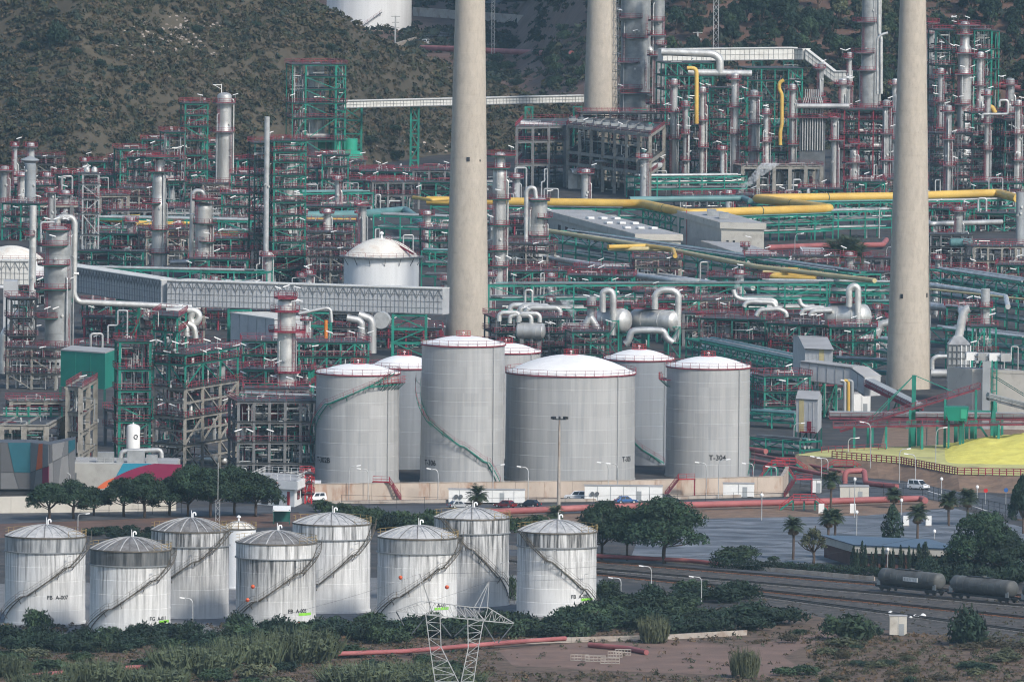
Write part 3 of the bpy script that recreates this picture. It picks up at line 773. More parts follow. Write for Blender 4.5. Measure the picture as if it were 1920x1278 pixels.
def frame3(label, A, B, C, floors, nx=3, ny=2, post='green_steel', beam='green_steel', rail='red_steel', deck='grating', pw=0.38, brace=0.5, fill=0.6, name='process_structure',
     lamps=5, group=None, rails=None, top_open=False, cat='steel frame', rng=None, pipes=4, midbeam=False, z0=0.0, dens=1.0):
 """steel frame over the ground corners A (left), B (front corner), C (right); floors = heights in metres"""
 r = rng or rnd
 if rail == 'red_steel': rail = r.choice(['red_steel', 'red_steel', 'red_steel', 'red_dull', 'red_dull'])
 A, B, C = Vector(A), Vector(B), Vector(C); A.z = B.z = C.z = z0
 u, v = A - B, C - B
 t = thing(name, label, cat, B, group)
 P = lambda i, j, z: B + u * (i / nx) + v * (j / ny) + Vector((0, 0, z - 0 if True else 0))
 H = floors[-1]
 edge = [(i, j) for i in range(nx + 1) for j in range(ny + 1) if i in (0, nx) or j in (0, ny)]
 for i, j in edge: member('post', P(i, j, 0), P(i, j, H), pw, post, t)
 lu, lv = u.length, v.length
 prev = 0.0
 if fill > 0.2:   # fine pipework, too small to pick apart: one joined part
  b = MB(); un, vn = u.normalized(), v.normalized()
  for _ in range(int(min(150, (lu * H * 0.42 + lv * H * 0.2) * dens))):
   b.mat(r.choice((0, 0, 1, 1, 2, 2, 3, 4, 5))); q = B + u * r.random() + v * (r.random() ** 1.6) + Vector((0, 0, H * r.random() * 0.97 + 0.2)); pts = [q]; ax = r.randrange(3)
   for s in range(r.randint(1, 4)):
    ax = (ax + r.choice((1, 2))) % 3; L = r.uniform(0.8, 4.5) * r.choice((-1, 1))
    n_ = pts[-1] + (un * L if ax == 0 else vn * L * 0.5 if ax == 1 else Vector((0, 0, L)))
    n_.z = min(max(n_.z, z0 + 0.2), z0 + H + 0.9); rel = n_ - B; fu, fv = rel.dot(un) / lu, rel.dot(vn) / lv
    if -0.02 <= fu <= 1.02 and -0.02 <= fv <= 1.02 and (n_ - pts[-1]).length > 0.2: pts.append(n_)
   if len(pts) > 1: b.tube(pts, r.choice((0.05, 0.07, 0.09, 0.13)), 5, seg=2)
   if r.random() < 0.35: b.box(pts[-1], (r.uniform(.2, .6), r.uniform(.2, .6), r.uniform(.2, .7)))
  if b.v: o = b.build('pipework', ['silver_bright', 'galv_thin', 'silver_dull', 'red_dull', 'green_steel', 'grey_dark'], t); o['kind'] = 'stuff'
 for k, z in enumerate(floors):
  b = MB()
  for j in range(ny + 1): b.bar(P(0, j, z - 0.2), P(nx, j, z - 0.2), pw * 0.6, pw * 0.95)
  for i in range(nx + 1): b.bar(P(i, 0, z - 0.22), P(i, ny, z - 0.22), pw * 0.6, pw * 0.9)
  b.build('floor_beams', beam, t)
  if midbeam and z - prev > 2.5:
   b = MB(); zm = (z + prev) / 2
   b.bar(P(0, 0, zm), P(nx, 0, zm), pw * 0.6); b.bar(P(0, 0, zm), P(0, ny, zm), pw * 0.6); b.build('girt', beam, t)
  last = (k == len(floors) - 1)
  if not (last and top_open):
   b = MB(); e = 0.5
   un, vn = u.normalized(), v.normalized()
   q = [B - un * e - vn * e, B + u + un * e - vn * e, B + u + v + un * e + vn * e, B + v - un * e + vn * e]
   ct = sum(q, Vector((0, 0, 0))) / 4
   b.frame(Vector((ct.x, ct.y, z0 + z + 0.06)), (u + un * 2 * e) / 2, (v + vn * 2 * e) / 2, Vector((0, 0, 0.05)))
   b.build('deck', deck, t)
   if rails is None or rails[k]:
    b = MB(); b.railing([p + Vector((0, 0, z + 0.1)) for p in q], closed=True, w=0.115, toe=False); b.build('railing', rail, t)
    for _ in range(r.randint(0, max(0, lamps // 2)) if lamps else 0):
     f = r.random(); p = q[0].lerp(q[1] if r.random() < 0.55 else q[3], f)
     lampbar(t, p + Vector((0, 0, z + 0.2)))
  h = z - prev
  for i in range(nx):
   if r.random() < brace:
    s = r.random() < 0.5
    member('brace', P(i + (not s), 0, prev + 0.1), P(i + s, 0, z - 0.3), pw * 0.5, beam, t)
  for j in range(ny):
   if r.random() < brace:
    s = r.random() < 0.5
    member('brace', P(0 if r.random() < 0.0 else 0, j + (not s), prev + 0.1), P(0, j + s, z - 0.3), pw * 0.5, beam, t)
  if h > 1.6:
   ang = math.atan2(u.y, u.x)
   for i in range(nx):
    for j in range(ny):
     if r.random() > fill: continue
     c = P(i + 0.5, j + 0.5, 0); bw, bd = lu / nx, lv / ny; w = r.random(); base = z0 + prev + 0.1
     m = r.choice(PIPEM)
     if w < 0.26:
      d = min(h * 0.5, bd * 0.6, 1.9) * r.uniform(0.6, 1.0)
      piece('drum', 'drum', m, t, (c.x, c.y, base + d * 0.62), d, d, bw * 0.85, ang, 'x')
      member('saddle', (c.x, c.y, base), (c.x, c.y, base + d * 0.3), 0.5, 'grey_dark', t)
     elif w < 0.42:
      d = min(bw * 0.4, bd * 0.5, 1.7); hh = h * r.uniform(0.5, 0.85)
      piece('vessel', 'drum', m, t, (c.x, c.y, base + hh / 2), d, d, hh, 0)
     elif w < 0.70:
      hh = h * r.uniform(0.45, 0.8)
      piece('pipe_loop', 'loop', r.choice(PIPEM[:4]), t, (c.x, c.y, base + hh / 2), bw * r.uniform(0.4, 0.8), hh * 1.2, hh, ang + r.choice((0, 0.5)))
     else:
      hh = h * r.uniform(0.5, 0.85)
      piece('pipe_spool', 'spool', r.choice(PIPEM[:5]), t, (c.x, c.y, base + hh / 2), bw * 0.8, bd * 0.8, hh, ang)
   for _ in range(pipes):
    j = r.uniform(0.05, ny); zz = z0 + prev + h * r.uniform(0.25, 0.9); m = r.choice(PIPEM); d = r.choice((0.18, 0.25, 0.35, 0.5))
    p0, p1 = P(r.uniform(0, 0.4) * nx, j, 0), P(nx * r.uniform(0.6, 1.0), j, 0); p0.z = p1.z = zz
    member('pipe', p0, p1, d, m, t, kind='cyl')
   for _ in range(pipes + 1):
    i, j = r.uniform(0.1, nx), r.uniform(0.02, 0.5); p0 = P(i, j, 0); p0.z = z0 + prev + 0.1; p1 = p0.copy(); p1.z = z0 + z - 0.2
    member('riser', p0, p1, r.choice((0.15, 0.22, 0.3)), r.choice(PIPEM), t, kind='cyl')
  prev = z
 return t
def frame(label, xl, xr, yb, floors, depth, yb2=None, **k):
 """photo pixels: front face from (xl, yb) to (xr, yb2); floors as pixel rows on the front left post, bottom first"""
 A, B = G(xl, yb), G(xr, yb2 if yb2 is not None else yb)
 n = (A - B); nrm = Vector((n.y, -n.x, 0)).normalized()
 if nrm.y < 0: nrm = -nrm
 C = B + nrm * depth
 fl = [D(xl, f, A.y).z for f in floors]
 return frame3(label, A, B, C, fl, **k)
def tower(label, xc, w, ytop, ybase, plats=(), mat='silver', sections=None, group='process columns', name='process_column', ladder=True, risers=2, rail='red_steel', deck='grey_dark',
    dome=0.5, cat='column', lamps=2, jib=False, zbase=0.0, n=22):
 g = G(xc, ybase); Y = g.y; s = S(Y); r = w / 2 / s; H = D(xc, ytop, Y).z
 c = Vector((g.x, Y, 0)); t = thing(name, label, cat, c, group)
 secs = [(D(xc, y, Y).z, ww / 2 / s) for y, ww in (sections or [])] or [(H, r)]   # from bottom: radius up to z
 b = MB(); pr = []; z = zbase; R = secs[0][1]
 for zt, rr in secs:
  if abs(rr - R) > 1e-3:
   pr.append((rr, z + abs(rr - R) * 1.6)); z += abs(rr - R) * 1.6; R = rr
  elif not pr: pr.append((rr, z))
  while z + 2.6 < zt:
   z += 2.4; pr += [(R, z - 0.02), (R + 0.035, z), (R + 0.035, z + 0.09), (R, z + 0.11)]
  z = zt; pr.append((R, z))
 for i in range(1, 6):
  a = i / 5 * PI / 2; pr.append((max(R * math.cos(a), 0.03), z + R * dome * math.sin(a)))
 b.lathe(c, pr, n); b.build('shell', mat, t, smooth=True)
 def rad(zz):
  for zt, rr in secs:
   if zz <= zt + 0.01: return rr
  return secs[-1][1]
 zs = []
 for p in plats:
  y, xl, xr = p[:3]
  z = D(xc, y, Y).z; zs.append(z)
  rx = (xr - xl) / 2 / s; pc = Vector((D((xl + xr) / 2, y, Y).x, Y - 0.3, z)); ry = max(rad(z) + 1.1, rx * 0.7)
  b = MB(); q = []
  m = 10
  for i in range(m):
   a = 2 * PI * i / m + PI / m; f = 1.0 / max(abs(math.cos(a)), abs(math.sin(a))) ** 0.55
   q.append(Vector((pc.x + rx * math.cos(a) * min(f, 1.12), pc.y + ry * math.sin(a) * min(f, 1.12), z)))
  k = len(b.v); b.v += [tuple(p0) for p0 in q] + [tuple(p0 - Vector((0, 0, 0.28))) for p0 in q]
  b.face(range(k, k + m)); b.face(range(k + 2 * m - 1, k + m - 1, -1))
  for i in range(m): b.face((k + i, k + m + i, k + m + (i + 1) % m, k + (i + 1) % m))
  po = b.build('platform', deck, t)
  b = MB(); b.railing([p0 + Vector((0, 0, 0.02)) for p0 in q], closed=True, w=0.10); b.build('railing', rail, po)
  for _ in range(rnd.randint(0, lamps)):
   lampbar(t, q[rnd.randrange(m)] + Vector((0, 0, 0.1)))
 if ladder:
  zz = sorted(zs) or [H * 0.6, H]
  lo = zbase
  side = rnd.choice((-1, 1))
  for z in zz:
   b = MB(); x = c.x + side * (rad(z) + 0.12) * 0.78; y = c.y - (rad(z) + 0.3) * 0.72
   for dx in (-0.25, 0.25): b.bar((x + dx, y, lo), (x + dx, y, z + 1.0), 0.08)
   k = int((z - lo) / 0.9)
   for i in range(k):
    q = lo + 0.5 + i * 0.9; b.bar((x - 0.25, y, q), (x + 0.25, y, q), 0.05)
    if i % 2 == 0 and q > lo + 2: b.bar((x - 0.38, y - 0.35, q), (x + 0.38, y - 0.35, q), 0.06)
   b.bar((x, y - 0.38, lo + 2), (x, y - 0.38, z), 0.06)
   b.build('ladder', rail, t); lo = z; side = -side
 for i in range(risers):
  a = rnd.uniform(-0.9, 1.2) if i else 1.25
  rr = max(q[1] for q in secs) + 0.35; z1 = H * rnd.uniform(0.55, 0.98); d = rnd.choice((0.22, 0.3, 0.4))
  p = cyl_pt(c, rr, a, zbase); q = cyl_pt(c, rr, a, z1)
  b = MB(); b.tube([p, q, cyl_pt(c, rad(z1) * 0.6, a, z1 + 0.5)], d / 2, 8); b.build('riser_pipe', rnd.choice(['silver_bright', 'galv_thin', 'silver_dull']), t, smooth=True)
 for i in range(3):
  z = H * rnd.uniform(0.2, 0.95); a = rnd.uniform(-0.8, 0.8); rr = rad(z)
  b = MB(); b.cyl(cyl_pt(c, rr - 0.1, a, z), cyl_pt(c, rr + 0.35, a, z), 0.3, n=10); b.build('manhole', 'silver_bright', t, smooth=True)
 if jib:
  b = MB(); p = Vector((c.x - 0.8, c.y, H)); b.bar(p, p + Vector((0, 0, 3.2)), 0.22); b.bar(p + Vector((0, 0, 3.0)), p + Vector((-2.4, 0, 3.0)), 0.2); b.bar(p + Vector((0, 0, 1.8)), p + Vector((-2.0, 0, 2.9)), 0.12)
  b.build('davit', 'white_paint', t)
 return t, c, rad, H, Y
def ppipe(label, pts, r, mat, name='pipe', group=None, bend=None, n=10, cat='pipe', supports=None, rings=None):
 """a pipe run of its own: pts are world points (centre line)"""
 b = MB(); b.tube(pts, r, n, bend=bend)
 if supports is None and rings is None:
  o = b.build(name, mat, loc=Vector(pts[0]), smooth=True)
  return tag(o, label, cat, group)
 t = thing(name, label, cat, Vector(pts[0]), group); b.build('run', mat, t, smooth=True)
 for p, q in (supports or []): member('support', p, q, 0.35, 'green_steel', t)
 for p, d in (rings or []):
  b = MB(); d = Vector(d).normalized(); b.cyl(Vector(p) - d * 0.12, Vector(p) + d * 0.12, r * 1.05, n=n); b.build('clamp', 'green_dark', t, smooth=True)
 return t
def pxpipe(label, px, Y, r, mat, **k):
 """pipe in a plane of constant depth, from pixels"""
 return ppipe(label, [D(x, y, Y) for x, y in px], r, mat, **k)
def rack(label, P, Q, width, levels, pipes, spacing=7.0, post='green_steel', beam='green_steel', truss=True, plabel=None, pgroup=None, name='pipe_rack', group='green pipe racks', pm=None, rr=(0.12, 0.35), over=0.0):
 P, Q = Vector(P), Vector(Q); P.z = Q.z = 0
 d = Q - P; L = d.length; d /= L; s = Vector((-d.y, d.x, 0))
 if s.y < 0: s = -s
 t = thing(name, label, 'pipe rack', P, group)
 n = max(1, round(L / spacing)); H = levels[-1]
 for i in range(n + 1):
  p = P + d * (L * i / n)
  for k in (0, 1):
   q = p + s * (width * k); member('post', q, q + Vector((0, 0, H + 0.25)), 0.34, post, t)
  b = MB()
  for z in levels: b.bar(p + Vector((0, 0, z)), p + s * width + Vector((0, 0, z)), 0.28, 0.34)
  b.build('cross_beams', beam, t)
  if truss and i < n:
   q = P + d * (L * (i + 1) / n)
   zl = levels[-2] if len(levels) > 1 else levels[-1] - 2.0
   member('brace', p + Vector((0, 0, zl if i % 2 else H)), q + Vector((0, 0, H if i % 2 else zl)), 0.18, beam, t)
 for z in levels:
  for k in (0, 1):
   p = P + s * (width * k); member('longitudinal', p + Vector((0, 0, z - 0.1)), p + d * L + Vector((0, 0, z - 0.1)), 0.26, beam, t, h=0.34)
 LV = {1: [''], 2: ['lower level', 'top level'], 3: ['lower level', 'middle level', 'top level'], 4: ['lowest level', 'second level', 'third level', 'top level']}[len(levels)]
 pm = pm or ['silver', 'silver_dull', 'galv_thin', 'silver_bright', 'teal_pipe', 'grey_dark']
 for li, z in enumerate(levels):
  x = 0.3
  cnt = 0
  while x < width - 0.3 and cnt < pipes:
   r = rnd.uniform(*rr); x += r
   o0, o1 = rnd.uniform(0, 0.12) * L, rnd.uniform(0, 0.12) * L
   a = P + s * x + d * (o0 - over) + Vector((0, 0, z + 0.17 + r)); e = P + s * x + d * (L - o1 + over) + Vector((0, 0, z + 0.17 + r))
   m = rnd.choice(pm)
   ob = member('rack_pipe', a, e, 2 * r, m, None, kind='cyl')
   tag(ob, f"{ {'silver':'silver','silver_dull':'dull grey','galv_thin':'pale grey','silver_bright':'bright silver','teal_pipe':'blue-green','grey_dark':'dark grey','yellow_pipe':'yellow','cream_pipe':'cream','salmon_pipe':'salmon pink','green_steel':'green'}.get(m, 'grey')} {plabel}", 'pipe', pgroup or 'pipes lying on the racks')
   ob['label'] += f', {LV[li]} {ORD[cnt]}'.replace(',  ', ', ')
   x += r + rnd.uniform(0.12, 0.5); cnt += 1
 return t
M('gallery_grey', (0.43, 0.44, 0.45), 0.6, var=0.1, scale=0.25, c2=(0.33, 0.34, 0.35), fac=(0.5, 0.8))
M('gallery_white', (0.60, 0.595, 0.56), 0.6, var=0.08, scale=0.25, c2=(0.47, 0.455, 0.42), fac=(0.5, 0.8))
M('gallery_rib', (0.17, 0.18, 0.19), 0.6, var=0.2, scale=0.3)
def gallery(label, pts, w, h, mat='gallery_grey', rib=2.2, legs=(), diag=True, name='conveyor_gallery', roof=None, hline=2):
 """enclosed conveyor bridge: pts world centre-bottom points; panels are separate, ribs proud"""
 t = thing(name, label, 'conveyor', Vector(pts[0]), 'enclosed conveyor galleries')
 for a, e in zip(pts, pts[1:]):
  a, e = Vector(a), Vector(e); d = e - a; L = d.length; n = max(1, round(L / (rib * 2))); dn = d / L
  s = Vector((dn.y, -dn.x, 0)).normalized()
  if s.y > 0: s = -s
  up = Vector((0, 0, 1))
  for i in range(n):
   p, q = a + d * (i / n), a + d * ((i + 1) / n); c = (p + q) / 2 + up * h / 2
   b = MB(); b.frame(c, (q - p) / 2 * 0.985, s * w / 2, up * h / 2); b.build('panel', mat, t)
   b = MB()
   for f in (0.0, 0.5):
    x = p.lerp(q, f) + s * (w / 2 + 0.05); b.bar(x, x + up * h, 0.09, 0.1)
   if diag:
    f0, f1 = (0.0, 0.5) if True else (0.5, 1)
    b.bar(p + s * (w / 2 + 0.08) + up * h * 0.62, p.lerp(q, 0.5) + s * (w / 2 + 0.08) + up * h * 0.97, 0.11, 0.1)
    b.bar(p.lerp(q, 0.5) + s * (w / 2 + 0.08) + up * h * 0.97, q + s * (w / 2 + 0.08) + up * h * 0.62, 0.11, 0.1)
   b.build('panel_rib', 'gallery_rib', t)
   b = MB(); b.frame(c + up * (h / 2 + 0.1), (q - p) / 2 * 0.97, s * (w / 2 + 0.25), up * 0.09); b.build('roof_panel', roof or mat, t)
  for k in range(1, hline + 1):
   z = h * k / (hline + 1); member('rail_line', a + s * (w / 2 + 0.06) + up * z, e + s * (w / 2 + 0.06) + up * z, 0.07, 'gallery_rib', t)
  for z in (0.12, h - 0.1): member('chord', a + s * (w / 2 + 0.08) + up * z, e + s * (w / 2 + 0.08) + up * z, 0.22, 'gallery_rib', t)
 return t
def trestle(t, c, w, d, zt, mat='green_steel', rz=0.0, bays=3, pw=0.45):
 cs, sn = math.cos(rz), math.sin(rz)
 Pn = lambda x, y, z: Vector((c[0] + x * cs - y * sn, c[1] + x * sn + y * cs, z))
 cor = [(-w / 2, -d / 2), (w / 2, -d / 2), (w / 2, d / 2), (-w / 2, d / 2)]
 for x, y in cor: member('leg', Pn(x, y, 0), Pn(x, y, zt), pw, mat, t)
 for k in range(bays):
  z0, z1 = zt * k / bays, zt * (k + 1) / bays
  for (x0, y0), (x1, y1) in zip(cor, cor[1:] + cor[:1]):
   member('cross_beam', Pn(x0, y0, z1 - 0.2), Pn(x1, y1, z1 - 0.2), pw * 0.6, mat, t)
   s = k % 2
   member('brace', Pn(x0, y0, z0 if s else z1), Pn(x1, y1, z1 if s else z0), pw * 0.45, mat, t)
def stairs(t, a, b, w=0.9, mat='green_steel', rail='red_steel'):
 """straight flight between two points, with treads and handrails"""
 a, b = Vector(a), Vector(b); m = MB(); h = b - a; s = Vector((-h.y, h.x, 0))
 s = s.normalized() * w / 2 if s.length > 0.01 else Vector((0, w / 2, 0))
 for k in (-1, 1): m.bar(a + s * k, b + s * k, 0.08, 0.26)
 n = max(3, int(abs(h.z) / 0.45))
 for i in range(n):
  p = a + h * ((i + 0.5) / n); m.bar(p - s, p + s, 0.26, 0.05)
 m.build('stair_flight', mat, t)
 m = MB()
 for k in (-1, 1):
  for z in (1.0, 0.5): m.bar(a + s * k + Vector((0, 0, z)), b + s * k + Vector((0, 0, z)), 0.07)
  for f in (0, 0.33, 0.66, 1): p = a + h * f + s * k; m.bar(p, p + Vector((0, 0, 1)), 0.08)
 m.build('stair_railing', rail, t)
def boxthing(name, label, cat, parts, loc, group=None):
 """parts: list of (part name, material, MB)"""
 t = thing(name, label, cat, loc, group)
 for pn, m, b in parts: b.build(pn, m, t)
 return t
LAND = [(875, 400, 'the T-306 chimney'), (1703, 400, 'the chimney at right'), (714, 495, 'the white rust-domed tank'), (1150, 450, 'the flat-roofed beige building'),
  (540, 390, 'the tall green stair tower'), (536, 650, 'the ringed red column'), (160, 690, 'the green boxy shed'), (1590, 595, 'the big silver drum'),
  (1240, 600, 'the looped exhaust drums'), (1390, 270, 'the far green frames'), (1525, 690, 'the grey transfer tower'), (1840, 640, 'the duct-topped heater'), (1585, 475, 'the clump of palms'),
  (297, 400, 'the slim platformed column'), (108, 560, 'the stout reactor column'), (1100, 290, 'the long concrete cooler deck'), (935, 420, 'the platformed chimney column'),
  (1870, 480, 'the open beige frame'), (60, 420, 'the capped grey stack'), (420, 280, 'the column below the hill'), (610, 230, 'the framed silver column'), (1480, 380, 'the bent yellow main')]
def where(px, py):
 best = min(LAND, key=lambda q: (q[0] - px) ** 2 + ((q[1] - py) * 1.6) ** 2)
 dx, dy = px - best[0], py - best[1]
 if abs(dx) > abs(dy) * 1.2: rel = 'left of' if dx < 0 else 'right of'
 else: rel = 'behind' if dy < 0 else 'in front of'
 return f'{rel} {best[2]}'
# ---- process plant: named pieces, far to near
# ---- far left, below the hill
tower('tall silver column with white davit standing below the hill', 419, 30, 180, 396, [(192, 398, 442), (246, 393, 440)], sections=[(246, 32), (180, 27)], jib=True, lamps=1)
frame('slender red and green frame tower left of the davit column', 346, 388, 402, [372, 345, 318, 290, 262, 236, 215, 194], 7, nx=1, ny=1, brace=0.9, fill=0.7, lamps=2, pw=0.4)
frame('low open frame beside the slender red frame tower', 308, 345, 404, [340, 300, 248], 7, nx=1, ny=1, post='grey_dark', brace=0.4, fill=0.5, lamps=1, pw=0.35)
frame('tall green stair tower with red landings on every level', 512, 571, 530, [504, 479, 453, 428, 403, 378, 353, 328, 303, 284, 264], 7, nx=1, ny=1, brace=0.9, fill=0.5, lamps=3, pw=0.42, pipes=2)
frame('red-railed platform stack left of the green stair tower', 476, 508, 526, [480, 440, 400, 362, 328, 300, 268], 8, nx=1, ny=1, post='green_dark', beam='green_dark', brace=0.3, fill=0.8, lamps=2, pw=0.35)
tower('slim column inside the green stair tower', 541, 22, 268, 519, [], risers=1, ladder=False, lamps=0)
tower('thin pale stack with spiral strakes in front of the green stair tower', 498, 10, 219, 536, [], mat='galv_thin', group=None, name='vent_stack', cat='stack', ladder=False, risers=0, lamps=0, dome=0.05)
frame('green steel tower enclosing a silver column above the green tanks', 572, 628, 338, [300, 263, 221, 193, 167, 143, 121], 9, nx=1, ny=1, brace=0.9, fill=0.15, lamps=3, pw=0.42, rails=[1, 1, 1, 1, 0, 0, 1], pipes=1)
frame('red-railed outrigger frame left of the framed column', 547, 571, 340, [300, 263, 221, 193, 121], 9, nx=1, ny=1, brace=0.3, fill=0.3, lamps=2, pw=0.3)
frame('green side frame right of the framed column', 629, 646, 338, [263, 240, 221, 206, 193, 167, 143, 121], 9, nx=1, ny=1, brace=0.5, fill=0.1, lamps=1, pw=0.4, rails=[1, 0, 1, 0, 1, 0, 0, 1])
tower('bright silver column held inside the green steel tower', 591, 30, 124, 334, [], mat='silver_bright', ladder=False, risers=1)
M('mint_tank', (0.03, 0.30, 0.20), 0.5, var=0.1, scale=0.2)
frame('wide deck carrying the green cooling cells', 575, 684, 345, [330, 302], 12, nx=4, ny=2, post='grey_dark', beam='grey_dark', fill=0.6, lamps=2)
Yt = gy(338)
for i, (x0, x1, lb) in enumerate(((588, 612, 'leftmost of the three round green cooling cells'), (611, 641, 'middle of the three round green cooling cells'), (642, 670, 'rightmost of the three round green cooling cells'))):
 c = D((x0 + x1) / 2, 284, Yt); r = (x1 - x0) / 2 / S(Yt); h = 24 / S(Yt)
 t = thing('cooling_cell', lb, 'cooling cell', c, 'round green cooling cells'); b = MB()
 b.lathe(c, [(r, 0), (r * 1.02, h * 0.3), (r * 1.02, h * 0.34), (r, h * 0.35), (r * 1.03, h), (r * 0.9, h)], 24); b.build('drum', 'mint_tank', t, smooth=True)
 b = MB(); b.lathe(c, [(r * 0.9, h * 0.96), (0.1, h * 0.96)], 24); b.build('fan_deck', 'green_dark', t)
c0, c1 = D(612, 296, Yt - 7), D(682, 296, Yt - 7); b = MB(); k = 12 / S(Yt)
for a, e in ((c0, c1),):
 b.poly([a, e, e + Vector((-1.2, 3.5, k)), a + Vector((-1.2, 3.5, k))]); b.poly([a - Vector((0, 0, 0.5)), e - Vector((0, 0, 0.5)), e, a])
 b.poly([e, e - Vector((0, 0, 0.5)), e + Vector((-1.2, 3.5, -0.5)), e + Vector((-1.2, 3.5, k))]); b.poly([a + Vector((-1.2, 3.5, k)), e + Vector((-1.2, 3.5, k)), e + Vector((-1.2, 3.5, -0.5)), a + Vector((-1.2, 3.5, -0.5))])
tag(b.build('sloping_cover', 'mint_tank', loc=c0), 'sloping green cover in front of the cooling cells', 'cover')
g2 = gallery('long thin white conveyor bridge crossing below the hill', [G(632, 203, 19), G(1092, 192, 19)], 2.6, 2.0, 'gallery_white', rib=1.2, diag=False, hline=1)
for px, w in ((778, 2.2), (992, 2.0), (1083, 2.2), (660, 5.5)):
 p = G(px, 199, 19); trestle(g2, (p.x, p.y), w, 2.0, 18.9, bays=5, pw=0.55)
g3 = gallery('upper white conveyor bridge over the far green frames', [G(1238, 115, 33), G(1490, 112, 33)], 3.0, 3.4, 'gallery_white', rib=1.6, diag=False, hline=1)
Yg = G(1490, 112, 33).y
gallery('white conveyor chute dropping from the upper bridge at right', [D(1492, 113, Yg), D(1512, 112, Yg - 3), D(1566, 154, Yg - 5), D(1597, 154, Yg - 6)], 3.0, 3.0, 'gallery_white', rib=1.2, diag=False, hline=1)
for px in (1265, 1330, 1420, 1478):
 p = G(px, 113, 33); trestle(g3, (p.x, p.y), 2.6, 3.0, 32.9, mat='green_dark', bays=7, pw=0.4)
# ---- far right units
tower('widest far column with grey stepped shell beside the dark chimney', 1188, 54, -40, 318, [(32, 1152, 1210), (70, 1166, 1216), (116, 1150, 1206), (165, 1146, 1210), (173, 1146, 1246)], mat='silver_dull', sections=[(120, 54), (70, 52), (-40, 54)], lamps=3)
tower('slender grey column right of the widest far column', 1232, 22, -30, 322, [(38, 1215, 1246), (65, 1213, 1249), (83, 1228, 1250), (103, 1213, 1245), (194, 1211, 1252)], mat='silver_dull', lamps=2)
pxpipe('fat silver riser between the two far grey columns', [(1212, -30), (1212, 92), (1228, 100)], gy(312), 1.25, 'silver_bright', group=None)
pxpipe('fat silver header bending down beneath the upper conveyor bridge', [(1240, 97), (1338, 101), (1350, 110), (1350, 138)], gy(344), 1.1, 'silver_bright')
pxpipe('silver header lying on the far green frames', [(1290, 136), (1410, 138)], gy(344), 1.0, 'silver_bright')
pxpipe('bright yellow vertical pipe on the far green frame', [(1288, 128), (1306, 128), (1306, 232)], gy(345), 0.62, 'yellow_pipe')
pxpipe('crooked yellow pipe left of the tube heater', [(1470, 150), (1461, 155), (1461, 168), (1466, 176), (1466, 235), (1463, 246), (1463, 272)], gy(349), 0.55, 'yellow_pipe')
frame('green frame under the silver headers, far side', 1246, 1334, 338, [300, 262, 235, 208, 168, 142, 118], 12, nx=4, ny=2, brace=0.6, fill=0.35, lamps=2, rails=[1, 1, 1, 1, 1, 0, 0], pipes=4)
frame('tall green frame round the bare silver column', 1329, 1398, 346, [322, 302, 282, 264, 245, 222, 195, 165], 9, nx=2, ny=1, brace=0.7, fill=0.4, lamps=2, rails=[1, 1, 1, 1, 1, 1, 0, 0])
tower('bare silver column inside the tall green frame', 1352, 15, 196, 345, [], mat='silver_bright', risers=0, ladder=False)
frame('green deck with a fat salmon duct right of the tall green frame', 1400, 1502, 340, [318, 284, 262, 238, 190, 150, 128], 12, nx=4, ny=2, brace=0.5, fill=0.4, lamps=2, rails=[1, 1, 1, 0, 0, 0, 0])
frame('concrete portal frame in front of the far green deck', 1392, 1540, 362, [312], 10, nx=5, ny=1, post='concrete_frame', beam='concrete_frame', pw=1.0, brace=0, fill=0.8, lamps=2)
Yh = gy(345); b = MB(); c0, c1 = D(1500, 200, Yh), D(1548, 200, Yh)
t = thing('tube_heater', 'boxy heater with a bank of vertical silver tubes on its face', 'heater', (c0.x, Yh, 0))
zt, zb = D(0, 205, Yh).z, D(0, 330, Yh).z
b.frame(((c0.x + c1.x) / 2, Yh + 4, (zt + zb) / 2), Vector(((c1.x - c0.x) / 2, 0, 0)), Vector((0, 4, 0)), Vector((0, 0, (zt - zb) / 2))); b.build('casing', 'grey_dark', t)
for i in range(9):
 x = c0.x + 0.8 + i * (c1.x - c0.x - 1.6) / 8; member('tube', (x, Yh - 0.35, D(0, 266, Yh).z), (x, Yh - 0.35, zt), 0.34, 'silver' if i % 2 else 'silver_bright', t, kind='cyl')
 x2 = x * 0.75 + (c0.x + c1.x) / 2 * 0.25
 b = MB(); b.tube([(x, Yh - 0.3, zt + 1.0), (x, Yh - 0.3, zt + 4), (x2, Yh, zt + 6), (x2, Yh, zt + 8)], 0.14, 6); b.build('crossover', 'galv_thin', t, smooth=True)
for y, m in ((205, 'red_steel'), (180, 'red_steel')):
 z = D(0, y, Yh).z; b = MB(); b.box(((c0.x + c1.x) / 2, Yh + 3.5, z), (c1.x - c0.x + 3, 10, 0.25)); d = b.build('deck', 'grating', t)
 b = MB(); hx, cx = (c1.x - c0.x) / 2 + 1.5, (c0.x + c1.x) / 2; b.railing([(cx - hx, Yh - 1.5, z + .1), (cx + hx, Yh - 1.5, z + .1), (cx + hx, Yh + 8, z + .1), (cx - hx, Yh + 8, z + .1)], True, w=0.1); b.build('railing', m, d)
pxpipe('silver header across the tube heater', [(1484, 199), (1592, 199)], Yh - 2, 0.75, 'silver')
tower('broad far column cut by the top edge right of the tube heater', 1628, 36, -30, 300, [(40, 1598, 1648), (98, 1596, 1642), (131, 1598, 1646), (203, 1594, 1674)], mat='silver_dull', sections=[(130, 38), (-30, 31)], lamps=3)
pxpipe('pale riser pair hugging the broad far column', [(1648, -20), (1648, 62), (1652, 70), (1652, 176)], gy(297), 0.55, 'silver_bright')
